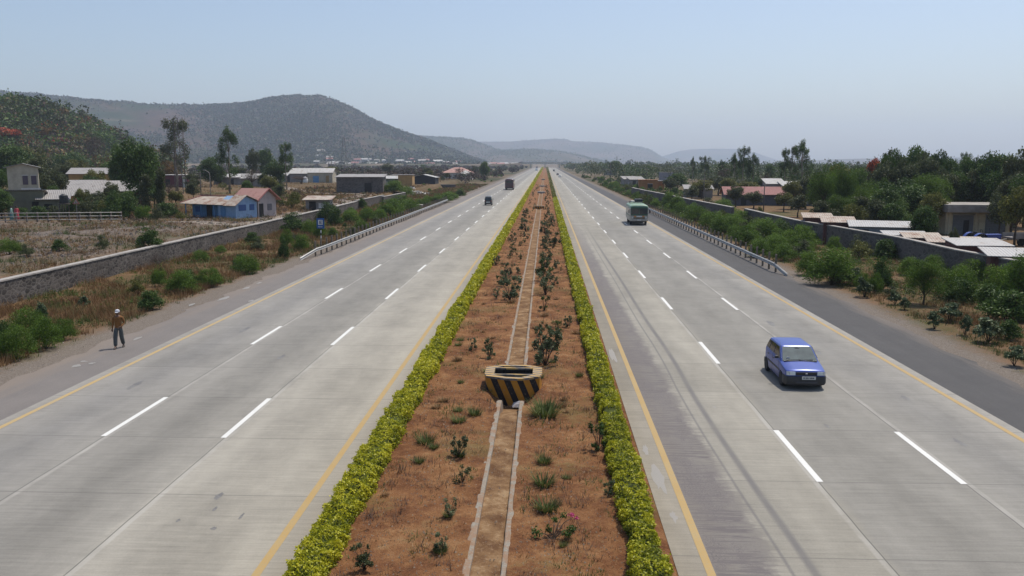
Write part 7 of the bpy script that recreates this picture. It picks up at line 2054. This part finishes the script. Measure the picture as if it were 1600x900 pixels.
# the small leafy tree on the right verge
x, y, z = at(1443, 476); pr = PRO["willow"][1]
s = 78 * mpp(y) / HT["willow"]
place(pr, (x, y, z), 1.0, (s * .95, s * .95, s), "small leafy tree on a bare stem in the right verge", "tree", "tree of the right verge")
def fill_bushes():
    rs = random.Random(8)
    # right verge: dense behind the barrier, thinning towards the camera
    def clear(x, y, r=1.2): return all((x - o.location.x) ** 2 + (y - o.location.y) ** 2 > r * r for o in PLACED)
    PLACED = [o for L in BUSHES.values() for o in L]
    n = 0; t = 0
    while n < 104 and t < 4000:
        t += 1
        y = 74 * (480 / 74) ** rs.random(); xw = {True: 26.5}.get(y > 100, 29.0) - (3.5 if y > 150 else 0)
        x = rs.uniform(20.3 if y > 150 else 20.6, xw if y < 225 else 36)
        if not clear(x, y, 1.5 + y * 0.006): continue
        o = drop_bush(rs.choice(["feather"] * 5 + ["dark", "olive", "yellow"]), x, y, rs.uniform(1.1, 2.3), RV); PLACED.append(o); n += 1
    n = 0; t = 0
    while n < 34 and t < 4000:
        t += 1
        y = 60 * (520 / 60) ** rs.random(); x = rs.uniform(-31.0 if y < 190 else -40, -23.0)
        if not clear(x, y, 1.8 + y * 0.006): continue
        o = drop_bush(rs.choice(["feather"] * 3 + ["dark", "olive", "brown", "yellow"]), x, y, rs.uniform(0.6, 1.5) * (1 if y < 120 else 1.2), LV); PLACED.append(o); n += 1
    n = 0; t = 0
    while n < 18 and t < 4000:
        t += 1
        y = rs.uniform(150, 420); x = rs.uniform(-110, -36)
        if not clear(x, y, 3): continue
        o = drop_bush(rs.choice(["brown", "olive", "yellow", "brown", "dark"]), x, y, rs.uniform(0.9, 2.2), BK); PLACED.append(o); n += 1
    n = 0; t = 0
    while n < 24 and t < 4000:
        t += 1
        y = rs.uniform(75, 330); x = rs.uniform(31.5, 60) + max(0, y - 150) * 0.25
        if not clear(x, y, 3) or (85 < y < 106 and 45 < x < 62): continue
        if y < 100 and x < 48: continue
        o = drop_bush(rs.choice(["dark", "olive", "feather", "yellow", "dark"]), x, y, rs.uniform(1.3, 2.8), "ground beyond the right wall"); PLACED.append(o); n += 1
fill_bushes()

# median plants in two loose rows
def shrub_proto(i):
    rs = random.Random(300 + i); cl = []; st = []
    for k in range(9 + 3 * (i % 3)):
        a = rs.uniform(0, 6.28); e = rs.uniform(0.05, 0.42); z = rs.uniform(0.08, 0.95)
        cl.append((e * math.cos(a), e * math.sin(a), z, rs.uniform(.07, .16), rs.uniform(.08, .17), rs.uniform(.1, .7)))
        st.append(([(0, 0, -.03), (e * .4 * math.cos(a), e * .4 * math.sin(a), z * .5), (e * math.cos(a), e * math.sin(a), z)], [.016, .012, .006]))
    return make_plant("median_shrub", cl, 820 if i % 3 else 520, 0.05, (L_OLIVE, L_PALE, L_DARK, L_PALE)[i % 4], st, BARK, 300 + i, 0.42, 0.3, 0.1)
MS = [shrub_proto(i) for i in range(8)]
tuft_rs = random.Random(77)
def tuft_proto(i, mat):
    rng = np.random.default_rng(500 + i); n = 150
    a = rng.random(n) * 6.28; r = rng.random(n) ** .5 * .35; b0 = np.stack([r * np.cos(a), r * np.sin(a), np.zeros(n)], 1)
    d = np.stack([np.cos(a) * rng.uniform(.1, .9, n), np.sin(a) * rng.uniform(.1, .9, n), np.ones(n)], 1); L = rng.uniform(.35, 1.0, n)
    tip = b0 + d * L[:, None] * .8; sd = np.stack([-np.sin(a), np.cos(a), np.zeros(n)], 1) * .02
    return mesh_obj("grass_tuft", quads_mesh("grass_tuft", np.stack([b0 - sd, b0 + sd, tip], 1), mat, rng.random(n)))
TP = [tuft_proto(0, L_GRASS), tuft_proto(1, L_GRASS), tuft_proto(2, L_DRY)]
for o in TP: o.location = (0, -500, 0)
def median_plants():
    L = []; G = []
    def add(px, py, h, i=None):
        p = at_z(px, py, 0.03); s = h * mpp(p.y) * (0.72 if py < 500 else 1.0); k = tuft_rs.randrange(8) if i is None else i
        o = place(MS[k], (p.x, p.y, median_z(p.x, p.y) - .01), tuft_rs.uniform(0, 6), (s * tuft_rs.uniform(.8, 1.1), s * .9, s), None, "shrub", "shrubs planted on the median"); L.append(o)
    for px, py, h in ((570, 894, 46), (693, 862, 30), (702, 812, 30), (722, 757, 34), (716, 716, 36), (935, 706, 44), (950, 776, 26), (852, 572, 58), (848, 550, 40), (765, 560, 30), (736, 548, 20), (776, 468, 26), (796, 470, 56), (792, 448, 36), (798, 430, 28), (850, 486, 34), (852, 462, 52), (850, 440, 50), (852, 418, 40), (868, 420, 20), (866, 385, 34), (850, 388, 28), (822, 362, 30), (800, 376, 24), (872, 520, 20), (775, 415, 22), (845, 524, 26), (886, 512, 20), (820, 340, 20), (862, 350, 24), (852, 366, 28), (800, 400, 24)): add(px, py, h)
    y = 58
    while y < 330:
        for x0, pr in ((-3.1, .75), (-2.3, .5), (0.25, 1.0), (0.9, .55)):
            if tuft_rs.random() < pr:
                x = x0 + tuft_rs.uniform(-.35, .35); s = tuft_rs.uniform(.25, .66) * (1.15 if x0 == .25 else 1)
                yy = y + tuft_rs.uniform(-.8, .8)
                L.append(place(MS[tuft_rs.randrange(8)], (x, yy, median_z(x, yy) - .01), tuft_rs.uniform(0, 6), (s * 1.1, s, s), None, "shrub", "shrubs planted on the median"))
        y += 2.6 * max(1, y / 90)
    for px, py, h in ((852, 652, 40), (850, 726, 22), (850, 762, 30), (855, 800, 30), (742, 650, 20), (665, 695, 26), (688, 866, 18), (850, 640, 26), (700, 812, 14), (720, 716, 14), (880, 856, 12), (905, 590, 12), (720, 600, 10), (955, 650, 16), (915, 540, 12)):
        p = at_z(px, py, 0.03); s = h * mpp(p.y) * 0.9
        G.append(place(TP[tuft_rs.randrange(2)], (p.x, p.y, median_z(p.x, p.y)), tuft_rs.uniform(0, 6), (s * 1.5, s * 1.5, s), None, "grass tuft", "grass tufts on the median"))
    for k in range(46):
        y = 17 + 60 * tuft_rs.random() ** 1.4; x = tuft_rs.choice([tuft_rs.uniform(-4.1, -1.9), tuft_rs.uniform(-.4, 1.6)]); s = tuft_rs.uniform(.15, .42)
        G.append(place(TP[tuft_rs.choice([0, 1, 2, 2])], (x, y, median_z(x, y)), tuft_rs.uniform(0, 6), (s * 1.4, s * 1.4, s * .8), None, "grass tuft", "grass tufts on the median"))
    for LL, nm in ((L, "small leafy shrub on the median soil"), (G, "grass tuft on the median soil")):
        LL.sort(key=lambda o: o.location.y)
        for i, o in enumerate(LL): o["label"] = "%s, %s from the near end" % (nm, ordinal(i))
median_plants()
# the flowering creeper near the bottom
rng = np.random.default_rng(4); root = empty("flowering_shrub", (0.22, 18.2, 0.05), 0, "sprawling dark shrub with a sprig of pink flowers near the right hedge", "shrub")
cl = [(-.35, 0, .12, .14, .12, .5), (-.1, .1, .16, .10, .1, .3), (.30, -.05, .14, .13, .13, .5), (.42, .05, .2, .1, .1, .4), (0.05, .3, .3, .08, .06, .5), (.25, .42, .34, .08, .06, .5)]
P, v = clump_points(cl, 420, rng, .1); mesh_obj("foliage", leaf_mesh("foliage", P, np.full(len(P), .035), v, L_DARK, .5, .3, rng), root)
P, v = clump_points([(.42, .45, .36, .09, .05, .5), (.55, .42, .3, .05, .05, .6)], 60, rng, .1); mesh_obj("blossom", leaf_mesh("blossom", P, np.full(len(P), .024), v, L_PINK, .7, .5, rng), root)
m = MB()
for c in cl + [(.5, .44, .34)]: m.tube([(0, 0, -.03), (c[0] * .5, c[1] * .5, c[2] * .8), c[:3]], [.014, .01, .005], 5)
m.build("stem", BARK, parent=root)

# ------------------------------------------------------------------ grass nobody could count
def grass(name, region, n, mat, hmin, hmax, seed, ymin, ymax, patch, thr, blade=5, zf=None, flat=0.75, wd=0.011):
    rng = np.random.default_rng(seed); V = []; vv = []
    k = 0; tries = 0
    while k < n and tries < n * 8:
        tries += 1
        y = ymin * (ymax / ymin) ** rng.random(); xa, xb = region(y)
        x = xa + (xb - xa) * rng.random()
        q = mnoise.noise(Vector((x / patch, y / patch, seed))) + 0.35 * mnoise.noise(Vector((x / patch * 4, y / patch * 4, seed)))
        if q + 0.12 * rng.normal() < thr: continue
        z = (zf or ground)(x, y) - 0.01; g = 1 + max(0, (y - 50) / 90); h0 = rng.uniform(hmin, hmax) * (0.75 + q)
        tone = 0.45 + 0.5 * mnoise.noise(Vector((x / 3, y / 3, seed + 5.0)))
        for _ in range(blade):
            a = rng.random() * 6.283; r = 0.16 * rng.random() * g; h = h0 * rng.uniform(.5, 1.1); ln = rng.uniform(.1, flat) * h
            bx, by = x + r * math.cos(a), y + r * math.sin(a); w = wd * g * rng.uniform(.7, 1.5)
            V.append(((bx - w * math.sin(a), by + w * math.cos(a), z), (bx + w * math.sin(a), by - w * math.cos(a), z), (bx + ln * math.cos(a), by + ln * math.sin(a), z + h)))
            vv.append(tone + 0.2 * rng.normal())
        k += 1
    tag(mesh_obj(name, quads_mesh(name, V, mat, np.array(vv))), kind="stuff")
grass("dry_grass", lambda y: (wall_x(y) + 0.3, -22.3), 19000, L_DRY, .25, .62, 11, 32, 330, 4.0, -0.05)
grass("green_grass", lambda y: (wall_x(y) + 0.3, -21.9), 9000, L_GRASS, .18, .5, 12, 32, 330, 3.0, 0.06)
grass("verge_grass", lambda y: (20.4, 31.0 if y < 80 else 27.5), 12000, L_DRY, .12, .4, 13, 36, 330, 3.5, 0.05)
grass("green_verge_grass", lambda y: (20.0, 31.0 if y < 80 else 27.5), 11000, L_GRASS, .10, .34, 14, 36, 330, 3.0, 0.0)
grass("bank_grass", lambda y: (wall_x(y) - 26, wall_x(y) - 0.7), 8500, L_DRY, .2, .55, 15, 52, 240, 5.0, -0.08)
grass("bank_green_grass", lambda y: (wall_x(y) - 26, wall_x(y) - 0.7), 4000, L_GRASS, .2, .5, 16, 52, 240, 5.0, 0.2)
grass("field_grass", lambda y: (-120, -36), 9000, L_DRY, .3, .8, 17, 110, 600, 14.0, -0.1, 4)
def undergrowth(name, n, mat, seed, region, smin, smax, ls):
    rng = np.random.default_rng(seed); C = []; S = []; v = []; k = 0
    while k < n:
        x, y = region(rng)
        if mnoise.noise(Vector((x / 4, y / 6, seed))) < -0.12: continue
        k += 1; z = ground(x, y); s = rng.uniform(smin, smax); m_ = 34; g = max(1, y / 80)
        d = rng.normal(size=(m_, 3)); d[:, 2] = np.abs(d[:, 2]) * 1.1; d /= np.linalg.norm(d, axis=1)[:, None]
        C.append(np.array([x, y, z + .02]) + d * s * [.75, .75, 1] * rng.uniform(.25, 1.05, (m_, 1))); S.append(np.full(m_, ls * g)); v.append(rng.uniform(.1, .7) + .15 * rng.normal(size=m_))
    tag(mesh_obj(name, leaf_mesh(name, np.concatenate(C), np.concatenate(S), np.concatenate(v), mat, .35, .2, rng)), kind="stuff")
def rv_(rng): y = 50 * (330 / 50) ** rng.random(); return rng.uniform(20.3 + (2.5 if y < 66 else 0), 30.5 if y < 85 else (27.5 if y < 130 else 25.0 if y < 210 else 40)), y
def lv_(rng): y = 40 * (330 / 40) ** rng.random(); return rng.uniform(wall_x(y) + .4, -23.0), y
def bk_(rng): y = 52 * (240 / 52) ** rng.random(); return rng.uniform(wall_x(y) - 30, wall_x(y) - 1.0), y
undergrowth("green_undergrowth", 1500, L_BRIGHT, 81, rv_, .25, .85, .06)
undergrowth("olive_undergrowth", 600, L_OLIVE, 82, rv_, .2, .7, .06)
undergrowth("weeds_by_the_wall", 420, L_BRIGHT, 83, lv_, .2, .6, .055)
undergrowth("rusty_weeds", 800, L_RUST, 84, lv_, .2, .55, .05)
undergrowth("bank_scrub", 900, L_BARE, 85, bk_, .2, .7, .05)
undergrowth("bank_rusty_weeds", 900, L_RUST, 87, bk_, .2, .55, .05)
undergrowth("bank_dry_weeds", 500, L_DRY, 88, bk_, .15, .45, .05)
undergrowth("bank_weeds", 300, L_OLIVE, 86, bk_, .2, .6, .055)
def med(y): return (-4.25, -1.75) if RNG.random() < .5 else (-0.55, 1.75)
grass("median_litter", med, 2800, L_DRY, .03, .11, 31, 15.5, 130, 1.6, -0.08, 4, median_z, 3.0, 0.007)
grass("median_dead_twigs", med, 1300, L_BARE, .08, .26, 32, 15.5, 130, 1.1, 0.16, 6, median_z, 1.2, 0.006)
grass("median_weeds", med, 1500, L_GRASS, .04, .15, 33, 15.5, 140, 1.3, 0.22, 6, median_z, 1.0, 0.009)
def stones(name, region, n, seed, y0, y1, smax, mat):
    rng = np.random.default_rng(seed); V = []
    for k in range(n):
        y = y0 * (y1 / y0) ** rng.random(); xa, xb = region(y); x = xa + (xb - xa) * rng.random()
        if mnoise.noise(Vector((x / 5, y / 5, seed))) < -0.02: continue
        s = smax * (0.2 + 0.8 * rng.random() ** 3) * (1 + max(0, y - 70) / 120); z = ground(x, y) - s * .1
        p = [Vector((x + s * math.cos(a) * rng.uniform(.6, 1.2), y + s * math.sin(a) * rng.uniform(.6, 1.2), z)) for a in (0, 1.5, 3.1, 4.7)]
        t = [Vector((q.x * .5 + x * .5, q.y * .5 + y * .5, z + s * rng.uniform(.4, .9))) for q in p]
        for i in range(4): V.append([p[i], p[(i + 1) % 4], t[(i + 1) % 4], t[i]])
        V.append(t)
    tag(mesh_obj(name, quads_mesh(name, np.array([[tuple(q) for q in t] for t in V]), mat)), kind="stuff")
ST = plain("grey bank stone", (0.15, 0.128, 0.115), 0.9, var=0.4, scale=0.6)
stones("bank_stones", lambda y: (wall_x(y) - 20, wall_x(y) - 0.7), 5200, 4, 50, 118, 0.22, ST)
stones("verge_stones", lambda y: (-24.5, -20.6), 2600, 5, 28, 120, 0.05, plain("gravel stone", (0.27, 0.235, 0.205), .9, var=.4))
stones("gravel", lambda y: (18.2, 20.6), 3200, 6, 28, 110, 0.045, plain("gravel stone", (0.27, 0.235, 0.205), .9, var=.4))
# heap of white rubble past the end of the left wall
p = at(652, 304); V = []; rng = np.random.default_rng(9)
for k in range(170):
    r = rng.random() ** .6; a = rng.random() * 6.28; x = p.x + 3.2 * r * math.cos(a); y = p.y + 6 * r * math.sin(a); z = ground(x, y) + (1 - r) * 0.9; s = rng.uniform(.15, .5)
    q = [Vector((x + s * rng.uniform(-1, 1), y + s * rng.uniform(-1, 1), z + s * rng.uniform(-.3, .8))) for _ in range(4)]
    V += [q, [q[0], q[2], q[1], q[3]]]
tag(mesh_obj("rubble_heap", quads_mesh("rubble_heap", np.array([[tuple(v) for v in t] for t in V]), plain("white rubble", (.55, .54, .52), .8, var=.4, scale=1))), "scattered heap of white rubble past the end of the left wall", "rubble")
p = at(652, 324)
m = MB(); m.box((0, 0, .25), (1.8, 2.2, .5)); m.box((0, 0, .53), (2.1, 2.6, .08)); o = m.build("culvert_slab", COPE, bevel=.03); o.location = (p.x, p.y, p.z - .05); tag(o, "pale concrete culvert slab beside the far end of the left barrier", "slab")
label_bushes()

# ------------------------------------------------------------------ air
m = MB(); m.box((0, 5000, 0), (11600, 10400, 1)); 
zt = 420.0; zb = -8.0
me = bpy.data.meshes.new("haze"); 
m = MB(); m.box((0, 4700, (zt + zb) / 2), (11000, 9900, zt - zb))
hz = NB("air"); hz.nt.nodes.remove(hz.bsdf)
pv = hz.n("ShaderNodeVolumePrincipled"); pv.inputs["Color"].default_value = (0.70, 0.82, 1.0, 1); pv.inputs["Density"].default_value = 0.00015; pv.inputs["Anisotropy"].default_value = 0.2
hz.nt.links.new(pv.outputs[0], hz.out.inputs["Volume"])
o = m.build("haze", hz.mat); tag(o, kind="stuff")

# prototypes that were never placed stay out of the scene
for fam in list(PRO.values()) + list(BPRO.values()) + [MS, TP]:
    for o in fam:
        if o.name not in USED:
            for c in list(o.children): bpy.data.objects.remove(c)
            bpy.data.objects.remove(o)
